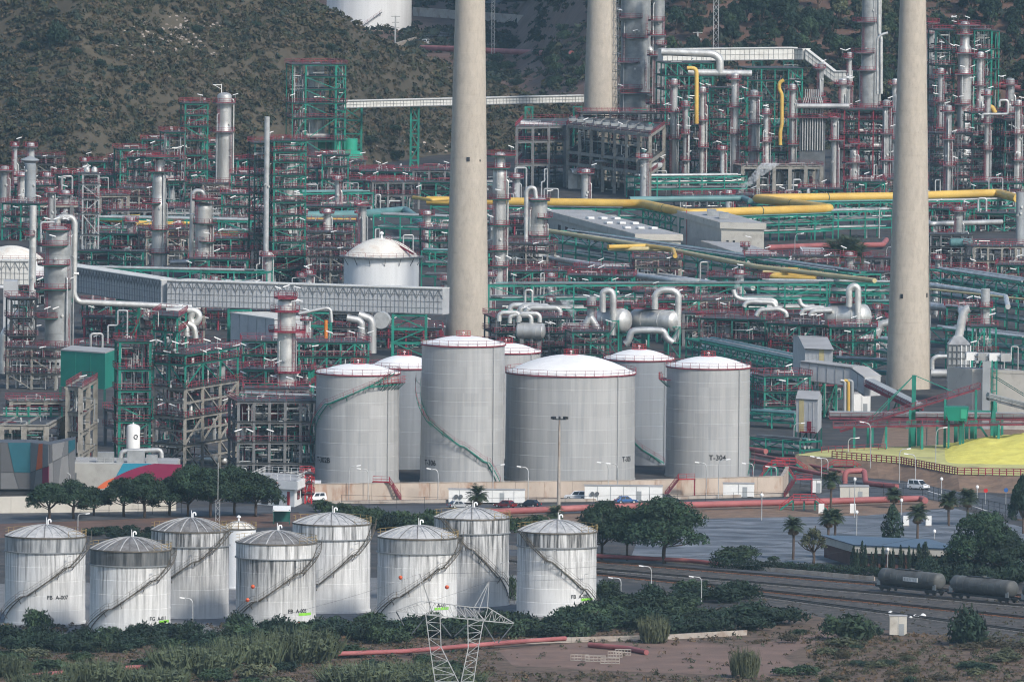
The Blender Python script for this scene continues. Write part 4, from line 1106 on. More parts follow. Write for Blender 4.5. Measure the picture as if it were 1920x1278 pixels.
pxpipe('thin white riser on the broad far column', [(1665, 62), (1655, 64), (1645, 72), (1645, 176)], gy(298), 0.4, 'silver_bright')
frame('red process frame left of the right-hand chimney', 1582, 1690, 350, [318, 280, 252, 226, 206], 12, nx=4, ny=2, post='red_steel', beam='green_dark', brace=0.4, fill=0.75, lamps=4)
tower('small pale column with one platform before the tube heater', 1564, 14, 222, 358, [(262, 1548, 1584), (220, 1553, 1576)], mat='silver', lamps=1)
tower('pale column with ringed platform left of the right-hand chimney', 1600, 15, 284, 368, [(304, 1578, 1622), (268, 1590, 1612)], mat='silver', lamps=1)
tower('ringed column with narrow waist right of the right-hand chimney', 1806, 27, 44, 338, [(46, 1788, 1838), (63, 1788, 1824), (99, 1785, 1834), (138, 1783, 1824), (194, 1784, 1820), (262, 1784, 1808)], mat='silver', sections=[(285, 30), (138, 27), (90, 25), (44, 17)], lamps=4)
tower('grey column half hidden by the right-hand chimney', 1742, 22, 60, 330, [(42, 1736, 1762), (62, 1736, 1752), (166, 1738, 1762)], mat='silver_dull', lamps=1)
frame('dark frame between the chimney and the ringed column', 1752, 1786, 338, [300, 262, 230, 200, 176, 150, 122, 94, 56], 9, nx=1, ny=1, post='green_dark', beam='green_dark', brace=0.7, fill=0.4, lamps=2)
frame('green platform frame right of the ringed column', 1824, 1856, 338, [300, 265, 205, 180, 143, 111, 92, 56], 9, nx=1, ny=1, brace=0.5, fill=0.5, lamps=2)
frame('thin green ladder tower at the far right', 1857, 1870, 336, [205, 166, 130, 110, 92, 58], 4, nx=1, ny=1, brace=0.3, fill=0, lamps=0, pw=0.3, rails=[0, 1, 0, 0, 0, 0], pipes=0)
frame('green and grey frame topped by a yellow drum', 1822, 1882, 352, [320, 296, 278, 255, 230, 212], 10, nx=2, ny=1, brace=0.4, fill=0.6, lamps=3)
pxpipe('short fat yellow elbow on top of the far right frame', [(1850, 213), (1851, 201), (1860, 200), (1866, 212)], gy(348), 0.7, 'yellow_pipe')
pxpipe('white hairpin pipe on the far right frame', [(1842, 222), (1842, 214), (1890, 214), (1890, 188), (1874, 188), (1874, 200)], gy(350), 0.35, 'silver_bright')
frame('dark structure at the right edge behind the yellow main', 1884, 1940, 356, [318, 285, 255, 225], 12, nx=2, ny=2, post='green_dark', beam='grey_dark', brace=0.5, fill=0.7, lamps=2)
frame('low dark frame right of the chimney behind the yellow main', 1742, 1822, 356, [332, 308, 278, 250], 10, nx=3, ny=1, post='grey_dark', beam='grey_dark', brace=0.6, fill=0.8, lamps=2)
# ---- the long concrete cooler deck
A, B, C = G(966, 348), G(1065, 356), G(1240, 372)
Bz = B
A2, B2, C2 = G(1062, 352), G(1225, 372), G(1240, 348)
h = lambda y: (364 - y) / 6.75
frame3('long concrete frame under the cooler deck', G(1064, 352), G(1218, 372), G(1244, 352), [7.0, 10.2, 17.5], nx=7, ny=1, post='concrete_frame', beam='concrete_frame', pw=0.9, brace=0.0, fill=0.6, lamps=4, rails=[1, 0, 1])
frame3('grey concrete frame left of the cooler deck', G(968, 352), G(1058, 350), G(1070, 335), [6.5, 13.0, 17.0], nx=3, ny=1, post='concrete_grey', beam='concrete_grey', pw=0.8, brace=0.2, fill=0.7, lamps=3)
pxpipe('fat pale duct resting on the cooler deck', [(976, 232), (1040, 238), (1062, 243)], gy(347), 1.0, 'silver_bright')
for i in range(10):
 f = i / 9; p = G(1072, 352).lerp(G(1216, 370), f); p.z = 18.0
 t = thing('air_cooler', 'flat finned air cooler in the row on the concrete deck', 'air cooler', p + Vector((0, 3, 0)), 'air coolers on the concrete deck')
 b = MB(); b.box(p + Vector((0, 3.5, 0.9)), (2.1, 6.0, 0.8)); b.build('bundle', 'silver_dull', t); b = MB(); b.lathe(p + Vector((0, 3.5, 1.3)), [(0.9, 0), (0.95, 0.5)], 12); b.build('fan_ring', 'grey_dark', t)
frame('red-railed gangway frame behind the cooler deck', 1090, 1250, 338, [262, 238, 212], 8, nx=6, ny=1, post='grey_dark', beam='grey_dark', brace=0.2, fill=0.8, lamps=5)
# ---- yellow main on its trestle
YM = [(600, 420), (812, 374), (1205, 382), (1290, 400), (1562, 391), (1412, 372), (1690, 368), (1872, 362), (1908, 372)]
zy = 8.0
yp = [G(x, y, zy) for x, y in [(800, 376)] + YM[2:]]
rings = []
for a, e in zip(yp, yp[1:]):
 k = int((e - a).length / 22)
 for i in range(1, k): rings.append((a.lerp(e, i / k), e - a))
ppipe('thick yellow main with a hairpin bend crossing the plant', yp, 1.15, 'yellow_pipe', name='yellow_main', bend=3.5, n=14, rings=rings)
for i, (x0, y0, x1, y1, lb) in enumerate(((808, 376, 1205, 382, 'green trestle carrying the yellow main left of its dip'), (1205, 382, 1290, 400, 'short green trestle under the dipping yellow main'), (1290, 400, 1562, 391, 'green truss under the front leg of the yellow main'),
        (1412, 372, 1690, 368, 'green trestle under the rear leg of the yellow main'), (1700, 368, 1905, 364, 'green trestle under the yellow main right of the chimney'))):
 p, q = G(x0, y0, zy), G(x1, y1, zy); s = Vector((0, -1.5, 0))
 rack(lb, (p.x, p.y - 1.6, 0), (q.x, q.y - 1.6, 0), 3.2, [2.4, 4.4, 6.55], 3, spacing=6.0, plabel='pipe on the yellow main trestle ' + ['left of its dip', 'below its dip', 'at its front leg', 'at its rear leg', 'right of the chimney'][i], pgroup='pipes on the yellow main trestle')
for lb, pts, z, r, m in (
 ('yellow pipe pair member at the left, upper', [(175, 408), (262, 406)], 7, 0.5, 'yellow_pipe'),
 ('long yellow pipe at left passing behind the slim column', [(178, 410), (250, 416), (440, 411)], 6, 0.55, 'yellow_pipe'),
 ('yellow pipe at left in front of the slim column', [(252, 420), (300, 420), (446, 414)], 6, 0.5, 'yellow_pipe'),
 ('fat yellow pipe behind the short silver column', [(315, 436), (446, 438)], 5, 0.75, 'yellow_pipe'),
 ('yellow pipe left of the white rust-domed tank', [(575, 411), (668, 412)], 6, 0.4, 'yellow_pipe'),
 ('thin yellow pipe bending right of the white rust-domed tank', [(775, 370), (810, 375), (845, 373)], 9, 0.45, 'yellow_pipe'),
 ('fat blue-green main behind the white rust-domed tank', [(560, 405), (664, 403), (760, 395), (800, 425), (836, 432)], 5, 1.2, 'teal_pipe'),
 ('blue-green main lying along the yellow main', [(1180, 374), (1395, 372), (1408, 378)], 7, 0.8, 'teal_pipe'),
 ('fat blue-green main running under the diagonal rack', [(945, 492), (1020, 488), (1100, 505), (1215, 528)], 3.0, 1.4, 'teal_pipe'),
 ('cream main along the top of the diagonal rack', [(1022, 432), (1190, 458), (1275, 472), (1420, 500), (1640, 526)], 9.2, 0.6, 'cream_pipe'),
 ('cream twin pipe crossing above the diagonal rack', [(1140, 463), (1212, 461), (1262, 468), (1266, 480)], 9.8, 0.55, 'yellow_pipe'),
 ('cream pipe beside the twin crossing above the diagonal rack', [(1140, 466), (1240, 467)], 9.2, 0.55, 'cream_pipe'),
 ('yellow pipe loop behind the big silver drum', [(1530, 517), (1452, 515), (1446, 519), (1530, 523)], 8, 0.55, 'yellow_pipe'),
 ('yellow pipe crossing left of the palms', [(1438, 503), (1545, 506)], 8, 0.4, 'yellow_pipe'),
 ('thin yellow pipe crossing left of the palms', [(1430, 509), (1545, 510)], 8, 0.3, 'cream_pipe'),
 ('silver main below the diagonal rack', [(1022, 483), (1130, 499), (1180, 500)], 5, 0.7, 'silver_bright'),
 ('silver main with a crank in front of the diagonal rack', [(1120, 512), (1145, 509), (1195, 516), (1260, 526), (1310, 528)], 5, 0.8, 'silver_bright'),
 ('silver main in front of the diagonal rack, right part', [(1190, 508), (1300, 526), (1412, 540)], 5, 0.65, 'silver_bright'),
 ('silver main behind the column beside the chimney', [(915, 470), (982, 478), (988, 470)], 6, 0.6, 'silver'),
 ('pink fire-water main left of the palms', [(1440, 464), (1540, 460), (1655, 459), (1662, 450)], 1.2, 0.7, 'salmon_pipe'),
 ('silver main feeding the ducted heater at right', [(1730, 572), (1802, 580), (1808, 598)], 9, 0.9, 'silver'),
 ('silver main on the right-hand rack', [(1735, 533), (1830, 546), (1886, 556), (1890, 575)], 10, 0.6, 'silver_bright'),
 ('thin cream line on the right-hand rack', [(1735, 541), (1930, 562)], 10, 0.25, 'cream_pipe'),
 ('silver pipe crossing right of the chimney', [(1738, 416), (1745, 420), (1878, 416)], 8, 0.7, 'silver')):
 P = [G(x, y, z) for x, y in pts] if z is not None else [D(x, y, gy(690)) for x, y in pts]
 ppipe(lb, P, r, m, n=12)
# ---- columns of the middle ground
tower('column with green-railed platforms beside the chimney', 935, 29, 290, 560, [(291, 912, 968), (314, 904, 957), (372, 910, 958), (421, 912, 956), (468, 912, 952), (498, 912, 954)], sections=[(372, 26), (320, 27), (290, 20)], deck='green_dark', lamps=2)
tower('stout silver column with a hairpin pipe right of the chimney', 1007, 36, 378, 514, [(374, 988, 1032), (407, 1004, 1036), (441, 990, 1030)], deck='green_dark', lamps=1)
pxpipe('tall hairpin pipe on the stout silver column', [(952, 487), (986, 484), (987, 358), (992, 352), (1003, 352), (1005, 372)], gy(516), 0.55, 'silver_bright')
tower('slim platformed column at left with a crowded head', 297, 28, 300, 515, [(293, 262, 336), (321, 268, 324), (380, 266, 304), (430, 280, 316), (474, 280, 318)], sections=[(380, 27), (330, 25), (300, 16)], deck='green_dark', lamps=3)
tower('short silver column with a hairpin pipe at left', 381, 33, 388, 522, [(374, 360, 408), (418, 362, 406), (452, 372, 404)], deck='green_dark', lamps=2)
pxpipe('hairpin pipe on the short silver column', [(318, 492), (358, 490), (361, 364), (366, 358), (380, 358), (384, 372)], gy(524), 0.6, 'silver')
tower('stout reactor column with stacked platforms at the left edge', 108, 54, 436, 706, [(430, 78, 132), (459, 70, 130), (495, 70, 132), (540, 64, 134), (594, 66, 114), (649, 66, 112)], mat='silver_dull', sections=[(560, 50), (500, 54), (436, 50)], deck='green_dark', lamps=4)
pxpipe('tall hairpin overhead pipe on the stout reactor column', [(108, 425), (108, 410), (118, 406), (135, 408), (140, 416), (138, 552), (146, 566), (360, 576)], gy(712), 0.7, 'silver_bright')
pxpipe('pale riser on the face of the stout reactor column', [(96, 488), (96, 512), (148, 513)], gy(714), 0.3, 'light_white')
pxpipe('long pale downcomer beside the stout reactor column', [(114, 512), (117, 690)], gy(714), 0.5, 'silver_bright')
tower('ringed column by the conveyor gallery with red platforms', 536, 34, 566, 754, [(557, 514, 558), (582, 507, 562), (620, 503, 574), (696, 514, 564), (724, 513, 562)], mat='silver_bright', deck='red_steel', lamps=4)
tower('small column with red top platform behind the white rust-domed tank', 679, 15, 388, 470, [(385, 664, 697)], lamps=1)
stk = tower('capped grey stack standing before the hill at left', 56, 21, 307, 440, [], mat='grey_paint', group=None, name='stack', cat='stack', ladder=False, risers=0, dome=0.02)
Yk = gy(440); b = MB(); c = D(56, 306, Yk); b.lathe(c, [(1.3, -0.5), (1.6, 0.3), (2.5, 0.75), (2.5, 0.95), (0.2, 1.9)], 20); b.build('rain_cap', 'grey_paint', stk[0], smooth=True)
tower('segmented silver flue rising at the left edge', 60, 13, 386, 640, [(441, 44, 66)], mat='silver_bright', group=None, name='flue', cat='flue', ladder=False, risers=0, dome=0.2)
pxpipe('segmented elbow duct dropping at the left edge', [(55, 565), (40, 580), (30, 610), (10, 620), (6, 640), (6, 700)], gy(712), 1.0, 'silver_bright', bend=2.0, n=14)
frame('dark braced frame round the elbow duct at the left edge', 20, 66, 712, [680, 630, 596, 560], 8, nx=2, ny=1, post='steel_black', beam='steel_black', brace=0.9, fill=0.3, lamps=5)
c = D(7, 600, gy(650)); b = MB(); b.box((D(20, 600, gy(650)).x, gy(650), 7), (26 / 8.1, 6, 14)); tag(b.build('elevator_shaft', 'gallery_grey', loc=c), 'plain pale grey shaft at the left edge under the conveyor', 'shaft')
# ---- grey conveyor gallery
gg = gallery('long grey conveyor gallery crossing behind the tanks', [G(128, 543, 9.5), G(320, 573, 9.5), G(836, 589, 9.5)], 4.6, 5.8, 'gallery_grey', rib=1.05, diag=True, hline=3, roof='gallery_white')
for px, py, w in ((768, 588, 7.5), (600, 583, 5), (450, 578, 5), (240, 560, 5)):
 p = G(px, py, 9.5); trestle(gg, (p.x, p.y), w, 4.5, 9.4, bays=3, pw=0.6)
gallery('pale grey conveyor gallery cut off by the left edge', [G(-30, 533, 10), G(54, 534, 10)], 4.5, 5.6, 'gallery_white', rib=1.05, hline=3)
c = G(500, 628); t = thing('shed', 'plain grey clad shed below the conveyor gallery', 'shed', c)
b = MB(); p0, p1 = G(432, 660), G(514, 672); u = (p1 - p0); n = Vector((-u.y, u.x, 0)).normalized() * 9
b.frame((p0 + p1) / 2 + n / 2 + Vector((0, 0, 4.4)), u / 2, n / 2, Vector((0, 0, 4.4))); b.build('wall', 'gallery_grey', t)
b = MB(); b.frame((p0 + p1) / 2 + n / 2 + Vector((0, 0, 8.95)), u / 2 * 1.02, n / 2 * 1.04, Vector((0, 0, 0.12))); b.build('roof', 'gallery_white', t)
for i in range(1, 5):
 p = p0.lerp(p1, i / 5) - n * 0.004; member('cladding_joint', p, p + Vector((0, 0, 8.8)), 0.06, 'gallery_rib', t)
# ---- left foreground process block
t = frame3('beige braced frame carrying the left process block, lower part', G(288, 884), G(346, 890), G(444, 872), [5.9, 11.4, 17.2], nx=1, ny=3, post='concrete_frame', beam='concrete_frame', pw=0.62, brace=1.0, fill=0.75, lamps=8, rails=[0, 1, 1], midbeam=True, pipes=5)
t = frame3('green upper decks of the left process block', G(286, 884), G(346, 890), G(444, 872), [4.6, 6.6], z0=17.35, nx=2, ny=3, post='green_steel', beam='green_steel', pw=0.4, brace=0.6, fill=0.9, lamps=12, pipes=7)
t = frame3('top tower of the left process block with fat silver ducts', G(286, 884), G(330, 888), G(346, 876), [4.2, 7.2], z0=24.1, nx=2, ny=1, pw=0.4, brace=0.6, fill=0.6, lamps=5)
Yb = gy(882)
pxpipe('fat silver duct loop on top of the left process block', [(312, 583), (352, 581), (368, 583), (374, 592), (371, 602), (362, 608), (356, 596), (362, 586)], Yb, 0.75, 'silver_bright', bend=1.5)
pxpipe('lower fat silver duct bending down on the left process block', [(310, 607), (340, 607), (350, 612), (350, 630)], Yb - 1, 0.6, 'silver_bright')
pxpipe('second silver duct bending down on the left process block', [(352, 606), (364, 612), (367, 634)], Yb - 1, 0.6, 'silver_bright')
st = frame('green stair tower on the left of the process block', 223, 280, 884, [832, 789, 759, 731, 692, 640], 7, nx=1, ny=1, brace=0.3, fill=0.25, lamps=5, pw=0.5, pipes=3)
Ys = gy(884) - 0.5
for (x0, y0, x1, y1) in ((243, 700, 268, 729), (240, 730, 268, 757), (240, 760, 268, 787), (243, 655, 288, 676), (268, 590, 244, 640)):
 stairs(st, D(x0, y0, Ys), D(x1, y1, Ys))
p0, p1, p2 = G(113, 770), G(196, 776), G(216, 768); t = thing('clad_shed', 'bright green boxy shed raised beside the reactor column', 'shed', p1)
z0, z1 = (772 - 726) / 8.75, (772 - 660) / 8.75
b = MB(); u, v = p0 - p1, p2 - p1; b.frame(p1 + u / 2 + v / 2 + Vector((0, 0, (z0 + z1) / 2)), u / 2, v / 2, Vector((0, 0, (z1 - z0) / 2))); b.build('wall', 'green_paint', t)
b = MB(); b.frame(p1 + u / 2 + v / 2 + Vector((0, 0, z1 + 0.15)), u / 2 * 1.01, v / 2 * 1.02, Vector((0, 0, 0.13))); b.build('roof', 'roof_grey', t)
for f in (0.33, 0.66): member('cladding_joint', p1 + u * f + Vector((0, -0.03, z0)), p1 + u * f + Vector((0, -0.03, z1)), 0.07, 'green_steel', t)
for i in (0, 1):
 for j in (0, 1): member('leg', p1 + u * i + v * j, p1 + u * i + v * j + Vector((0, 0, z0)), 0.5, 'green_dark', t)
frame3('beige concrete frame at the left edge above the mosaic building', G(-40, 905), G(86, 906), G(118, 886), [6.0, 11.3], nx=3, ny=1, post='concrete_frame', beam='concrete_frame', pw=1.1, brace=0, fill=0.5, lamps=3, rails=[0, 0])
frame3('tall concrete frame right of the mosaic building', G(126, 897), G(150, 899), G(178, 880), [5.0, 9.2, 13.2, 18.2], nx=1, ny=2, post='concrete_frame', beam='concrete_frame', pw=0.95, brace=0, fill=0.6, lamps=2, rails=[0, 0, 0, 1])
frame('red-railed gangway above the louvred coolers', 20, 150, 880, [772, 752], 6, nx=4, ny=1, post='concrete_frame', beam='concrete_frame', pw=0.8, brace=0, fill=0.5, lamps=8)
pb = G(118, 895)
for i in range(5):
 x0, x1 = 12 + i * 21, 32 + i * 21
 Yl = gy(898); t = thing('louvre_bank', f'green louvred cooler bank, number {["one","two","three","four","five"][i]} from the left edge', 'louvre', D(x0, 788, Yl), 'green louvred coolers')
 for k in range(6):
  z = D(0, 788 - k * 4.6, Yl).z; p, q = D(x0, 0, Yl), D(x1, 0, Yl); p.z = q.z = z
  b = MB(); b.bar(p, q, 0.5, 0.16); b.build('slat', 'galv_thin' if k % 2 else 'green_steel', t)
 for x in (x0, x1): p = D(x, 790, Yl - 0.3); q = D(x, 762, Yl - 0.3); member('stile', p, q, 0.3, 'green_steel', t)
frame('concrete pipe deck left of the T-302B tank', 446, 592, 900, [868, 828, 790, 752], 14, nx=5, ny=2, post='concrete_grey', beam='concrete_grey', pw=0.55, brace=0.1, fill=0.9, lamps=10, rails=[0, 1, 0, 1], pipes=8)
frame('red-railed crowded deck right of the ringed column by the conveyor', 560, 690, 742, [700, 668, 642], 14, nx=5, ny=2, brace=0.8, fill=0.95, lamps=9, pipes=6)
pxpipe('orange vertical pipe on the crowded red deck', [(611, 600), (611, 640)], gy(738), 0.42, 'orange_steel')
pxpipe('silver hairpin pipes over the crowded red deck', [(560, 588), (612, 577), (620, 580), (622, 604)], gy(740), 0.35, 'silver_bright')
pxpipe('bent silver flue left of the conveyor trestle', [(650, 596), (672, 600), (678, 606), (678, 660)], gy(700), 0.85, 'silver', bend=2.0, n=14)
pxpipe('second bent silver flue left of the conveyor trestle', [(672, 590), (694, 598), (698, 606), (698, 662)], gy(698), 0.95, 'silver', bend=2.2, n=14)
c = D(716, 600, gy(690)); b = MB(); b.lathe(c, [(0.6, -1), (1.9, -1), (1.9, 1), (0.6, 1)], 18, axis=(0.2, 1, 0)); tag(b.build('fan_housing', 'silver_bright', loc=c, smooth=True), 'round silver fan housing beside the conveyor trestle', 'fan')
# ---- drums with tall looped exhausts
def loopdrum(label, xc, yc, rpx, xlen, loop, yb, rd=0.75, ax=(0.8, -0.6, 0)):
 Y = gy(yb); s = S(Y); c = D(xc, yc, Y); r = rpx / s; L = xlen / s
 t = thing('surge_drum', label, 'drum', (c.x, c.y, 0), 'big silver drums with loop pipes')
 ax = Vector(ax).normalized(); L = L / ax.x; a = c - ax * L / 2
 pr = [(0.05, -r * 0.5), (r * 0.6, -r * 0.38), (r * 0.92, -r * 0.14), (r, 0)] + [(r, L * 0.25), (r * 1.03, L * 0.25 + 0.02), (r * 1.03, L * 0.25 + 0.2), (r, L * 0.25 + 0.22), (r, L * 0.7), (r * 1.03, L * 0.7 + 0.02), (r * 1.03, L * 0.7 + 0.2), (r, L * 0.7 + 0.22), (r, L), (r * 0.92, L + r * 0.14), (r * 0.6, L + r * 0.38), (0.05, L + r * 0.5)]
 b = MB(); b.lathe(a, pr, 30, axis=ax); b.build('shell', 'silver_bright', t, smooth=True)
 for f in (0.2, 0.8):
  p = a + ax * (L * f); member('saddle', (p.x, p.y, 0), (p.x, p.y, c.z - r * 0.7), 1.0, 'green_dark', t)
 b = MB(); b.tube([D(x, y, Y - r - 0.6) for x, y in loop], rd, 14, bend=rd * 2.0); b.build('loop_pipe', 'silver_bright', t, smooth=True)
 z = c.z + r + 0.2; b = MB(); b.box((c.x - 0.6, c.y, z), (L * 0.9, 2.4, 0.15)); d = b.build('top_walkway', 'grating', t)
 b = MB(); w = L * 0.45; b.railing([(c.x - 0.6 - w, c.y - 1.2, z), (c.x - 0.6 + w, c.y - 1.2, z), (c.x - 0.6 + w, c.y + 1.2, z), (c.x - 0.6 - w, c.y + 1.2, z)], True, w=0.1); b.build('railing', 'red_steel', d)
 p = D(loop[-1][0], loop[-1][1], Y - r - 1.0)
 trestle(t, (p.x, p.y), 2.6, 2.2, p.z + 3.5, bays=2, pw=0.3)
loopdrum('big silver drum with a tall inverted U pipe, left of the looped pair', 1150, 600, 22, 42, [(1130, 585), (1130, 548), (1138, 544), (1147, 546), (1150, 556), (1149, 628)], 665)
loopdrum('big silver drum with a wide inverted U pipe, right of the looped pair', 1228, 600, 20, 70, [(1228, 580), (1228, 552), (1240, 543), (1262, 544), (1272, 552), (1271, 628), (1264, 640)], 665)
loopdrum('largest silver drum beside the right-hand chimney', 1590, 593, 24, 62, [(1592, 575), (1592, 540), (1602, 535), (1609, 540), (1608, 625), (1614, 634)], 668, ax=(0.94, -0.34, 0))
pxpipe('big arched silver pipe in front of the looped drums', [(1172, 645), (1178, 640), (1184, 620), (1200, 619), (1225, 619), (1245, 620), (1249, 634), (1262, 642)], gy(680), 0.8, 'silver_bright', bend=2)
pxpipe('silver pipe elbow left of the right-hand chimney', [(1614, 634), (1640, 634), (1646, 622), (1650, 608), (1668, 604)], gy(672), 0.9, 'silver_bright', bend=2.2)
frame('red compressor deck with fat silver manifolds right of the chimney', 930, 1062, 676, [650, 624, 596], 16, nx=4, ny=2, brace=0.5, fill=0.7, lamps=6, post='grey_dark', beam='green_dark', pipes=5)
for i, (x0, x1, y0) in enumerate(((957, 1015, 572), (976, 1032, 574), (988, 1050, 577))):
 pxpipe(f'{["left", "middle", "right"][i]} of three nested silver manifold pipes right of the chimney', [(x0, y0 + 22), (x0, y0 + 4), (x0 + 6, y0), (x1 - 6, y0), (x1, y0 + 5), (x1, y0 + 14)], gy(672) - i * 2, 0.65, 'silver_bright', bend=1.2)
for i, (x0, x1, y0) in enumerate(((936, 974, 586), (956, 996, 590), (972, 1012, 588))):
 pxpipe(f'lower {["left", "middle", "right"][i]} silver manifold arch right of the chimney', [(x0, y0 + 16), (x0, y0 + 4), (x0 + 6, y0), (x1 - 5, y0), (x1, y0 + 5), (x1, y0 + 16)], gy(680), 0.55, 'silver_bright', bend=1.2)
Y = gy(680); c = D(995, 620, Y); t = thing('surge_drum', 'dark silver horizontal drum under the compressor deck', 'drum', (c.x, c.y, 0)); piece('shell', 'drum', 'silver', t, c, 3.6, 3.6, 56 / S(Y), -0.2, 'x')
for dx in (-2, 2): member('saddle', (c.x + dx, c.y, 0), (c.x + dx, c.y, c.z - 1.5), 0.9, 'concrete_grey', t)
tower('stubby pale exhaust stack left of the looped drums', 1108, 17, 556, 672, [(573, 1094, 1124), (612, 1086, 1130)], mat='galv_thin', group=None, name='exhaust_stack', cat='stack', dome=0.05, deck='green_dark', risers=0)
for k, (x, y) in enumerate(((1086, 628), (1126, 626))):
 pxpipe(f'{["left", "right"][k]} arched silver duct at the stubby exhaust stack', [(x, y + 30), (x, y), (x + (20 if k == 0 else -20), y - 32)], gy(674), 0.9, 'silver_bright', bend=3)
frame('green frame at the foot of the stubby exhaust stack', 1074, 1140, 684, [664, 644, 622], 10, nx=2, ny=1, brace=0.6, fill=0.6, lamps=3)
frame('red metering deck centre right, left half', 1310, 1434, 664, [634, 596], 12, nx=4, ny=2, yb2=668, brace=0.5, fill=0.95, lamps=6, post='green_dark', pipes=5)
frame('red metering deck centre right, right half', 1440, 1556, 672, [640, 606], 12, nx=4, ny=2, yb2=676, brace=0.5, fill=0.95, lamps=6, post='green_dark', pipes=5)
for i, pts in enumerate(([(1375, 543), (1378, 556), (1390, 561), (1448, 562), (1455, 566), (1455, 576)], [(1395, 575), (1398, 568), (1410, 565), (1450, 567), (1454, 575)], [(1418, 592), (1424, 581), (1462, 579), (1474, 586), (1475, 594)],
       [(1498, 560), (1502, 572), (1512, 576), (1545, 577)], [(1502, 590), (1506, 581), (1520, 579), (1556, 580)], [(1518, 592), (1524, 583), (1560, 582)])):
 pxpipe(f'{["first", "second", "third", "fourth", "fifth", "sixth"][i]} silver manifold pipe from the left on the metering decks', pts, gy(668) - (i % 3), 0.55, 'silver_bright', bend=1.2)
# ---- racks of the middle ground
RP = 'pipe on the {} rack'
def R_(lb, x0, y0, x1, y1, w, lv, n, key, **k):
 rack(lb, G(x0, y0), G(x1, y1), w, lv, n, plabel=f'pipe lying on the {key}', pgroup=f'pipes on the {key}', **k)
R_('long diagonal green rack below the beige building', 1030, 497, 1600, 582, 7, [3.6, 6.0, 8.6], 7, 'long diagonal rack', spacing=9)
R_('level green rack right of the chimney', 916, 606, 1550, 603, 6, [3.2, 5.6, 8.8], 6, 'level rack right of the chimney', spacing=10)
R_('close-posted diagonal green rack behind the T-304 tank', 1286, 690, 1506, 738, 7, [2.6, 4.6, 6.6], 8, 'close-posted diagonal rack', spacing=5)
R_('lower diagonal green rack behind the T-304 tank', 1330, 722, 1490, 762, 5, [1.8, 3.6], 6, 'lower diagonal rack', spacing=5)
R_('green rack with red walkway behind the big silver drum', 1420, 588, 1690, 592, 6, [3.0, 5.4, 7.6], 6, 'red walkway rack', spacing=8)
R_('green rack left of the white rust-domed tank', 556, 420, 700, 418, 7, [2.6, 5.0, 8.0], 7, 'rack left of the rust-domed tank', spacing=7)
R_('green rack between the rust-domed tank and the chimney', 700, 470, 850, 475, 7, [3.0, 6.0, 9.0], 7, 'rack by the rust-domed tank', spacing=7)
R_('green rack at left carrying yellow pipes', 170, 470, 470, 476, 7, [3.0, 5.5, 8.2], 7, 'yellow-topped rack at left', spacing=8)
R_('green rack under the yellow main bend', 1420, 452, 1672, 446, 7, [2.8, 5.0, 7.2], 7, 'rack behind the palms', spacing=8)
R_('tall green rack right of the chimney', 1742, 600, 1930, 630, 8, [3.0, 6.0, 9.5, 12.0], 8, 'tall right-hand rack', spacing=7)
R_('second green rack right of the chimney', 1742, 690, 1930, 712, 7, [3.0, 6.0, 9.0], 7, 'lower right-hand rack', spacing=7)
R_('green pipe bundle rack behind the yellow main', 1190, 372, 1400, 370, 6, [2.5, 4.2, 5.8], 7, 'bundle rack behind the yellow main', spacing=7)
R_('green rack far left behind the conveyor gallery', 130, 545, 500, 553, 6, [2.8, 5.4], 6, 'rack behind the conveyor gallery', spacing=8)
R_('green rack right of the rust-domed tank', 790, 540, 845, 542, 8, [3, 6, 9], 6, 'short rack by the chimney', spacing=6)
R_('green rack along the right-hand chimney foot', 1640, 700, 1670, 704, 6, [2.5, 5, 7.5], 6, 'chimney foot rack', spacing=6)
R_('green rack left of the right-hand chimney', 1560, 716, 1668, 722, 6, [2.5, 5.0], 6, 'rack left of the right-hand chimney', spacing=7)
R_('grey pipe bridge left of the T-302B tank', 440, 812, 594, 818, 3.5, [8.0], 4, 'grey bridge by the T-302B tank', spacing=12, beam='green_steel', post='concrete_grey', truss=False)
R_('low rack behind the T-304 tank', 1404, 800, 1490, 806, 6, [1.5, 3.0], 6, 'low rack beside the T-304 tank', spacing=6)
R_('low green rack below the small gabled house', 1404, 850, 1500, 858, 6, [1.5, 3.2], 6, 'low rack below the gabled house', spacing=6)
# ---- beige flat-roofed building
def block(t, p1, u, v, z0, z1, mat, name='wall', grow=0.0):
 b = MB(); un, vn = u.normalized(), v.normalized()
 b.frame(p1 + u / 2 + v / 2 + Vector((0, 0, (z0 + z1) / 2)), u / 2 + un * grow, v / 2 + vn * grow, Vector((0, 0, (z1 - z0) / 2))); return b.build(name, mat, t)
def flat_building(label, fl, fr, back, h, cat='building', eave=0.5, wall='beige_wall', parapet=1.6, wins=(), name='flat_building'):
 """fl, fr: ground pixels of the front corners; back: ground pixel of the far corner behind fl"""
 A, B, C = G(*fl), G(*fr), G(*back); u, v = B - A, C - A
 t = thing(name, label, cat, A); block(t, A, u, v, 0, h - parapet, wall)
 block(t, A, u, v, h - parapet, h, wall, 'parapet', eave); block(t, A, u, v, h + 0.01, h + 0.05, 'roof_grey', 'roof', eave - 0.4)
 n = Vector((u.y, -u.x, 0)).normalized(); n = n if n.y < 0 else -n
 for f, z, w, hh, m in wins:
  p = A + u * f + n * 0.03 + Vector((0, 0, z)); b = MB(); un = u.normalized()
  b.frame(p, un * w / 2, n * 0.06, Vector((0, 0, hh / 2))); b.build('window' if m == 'glass_dark' else 'door', m, t)
 return t, A, u, v, n
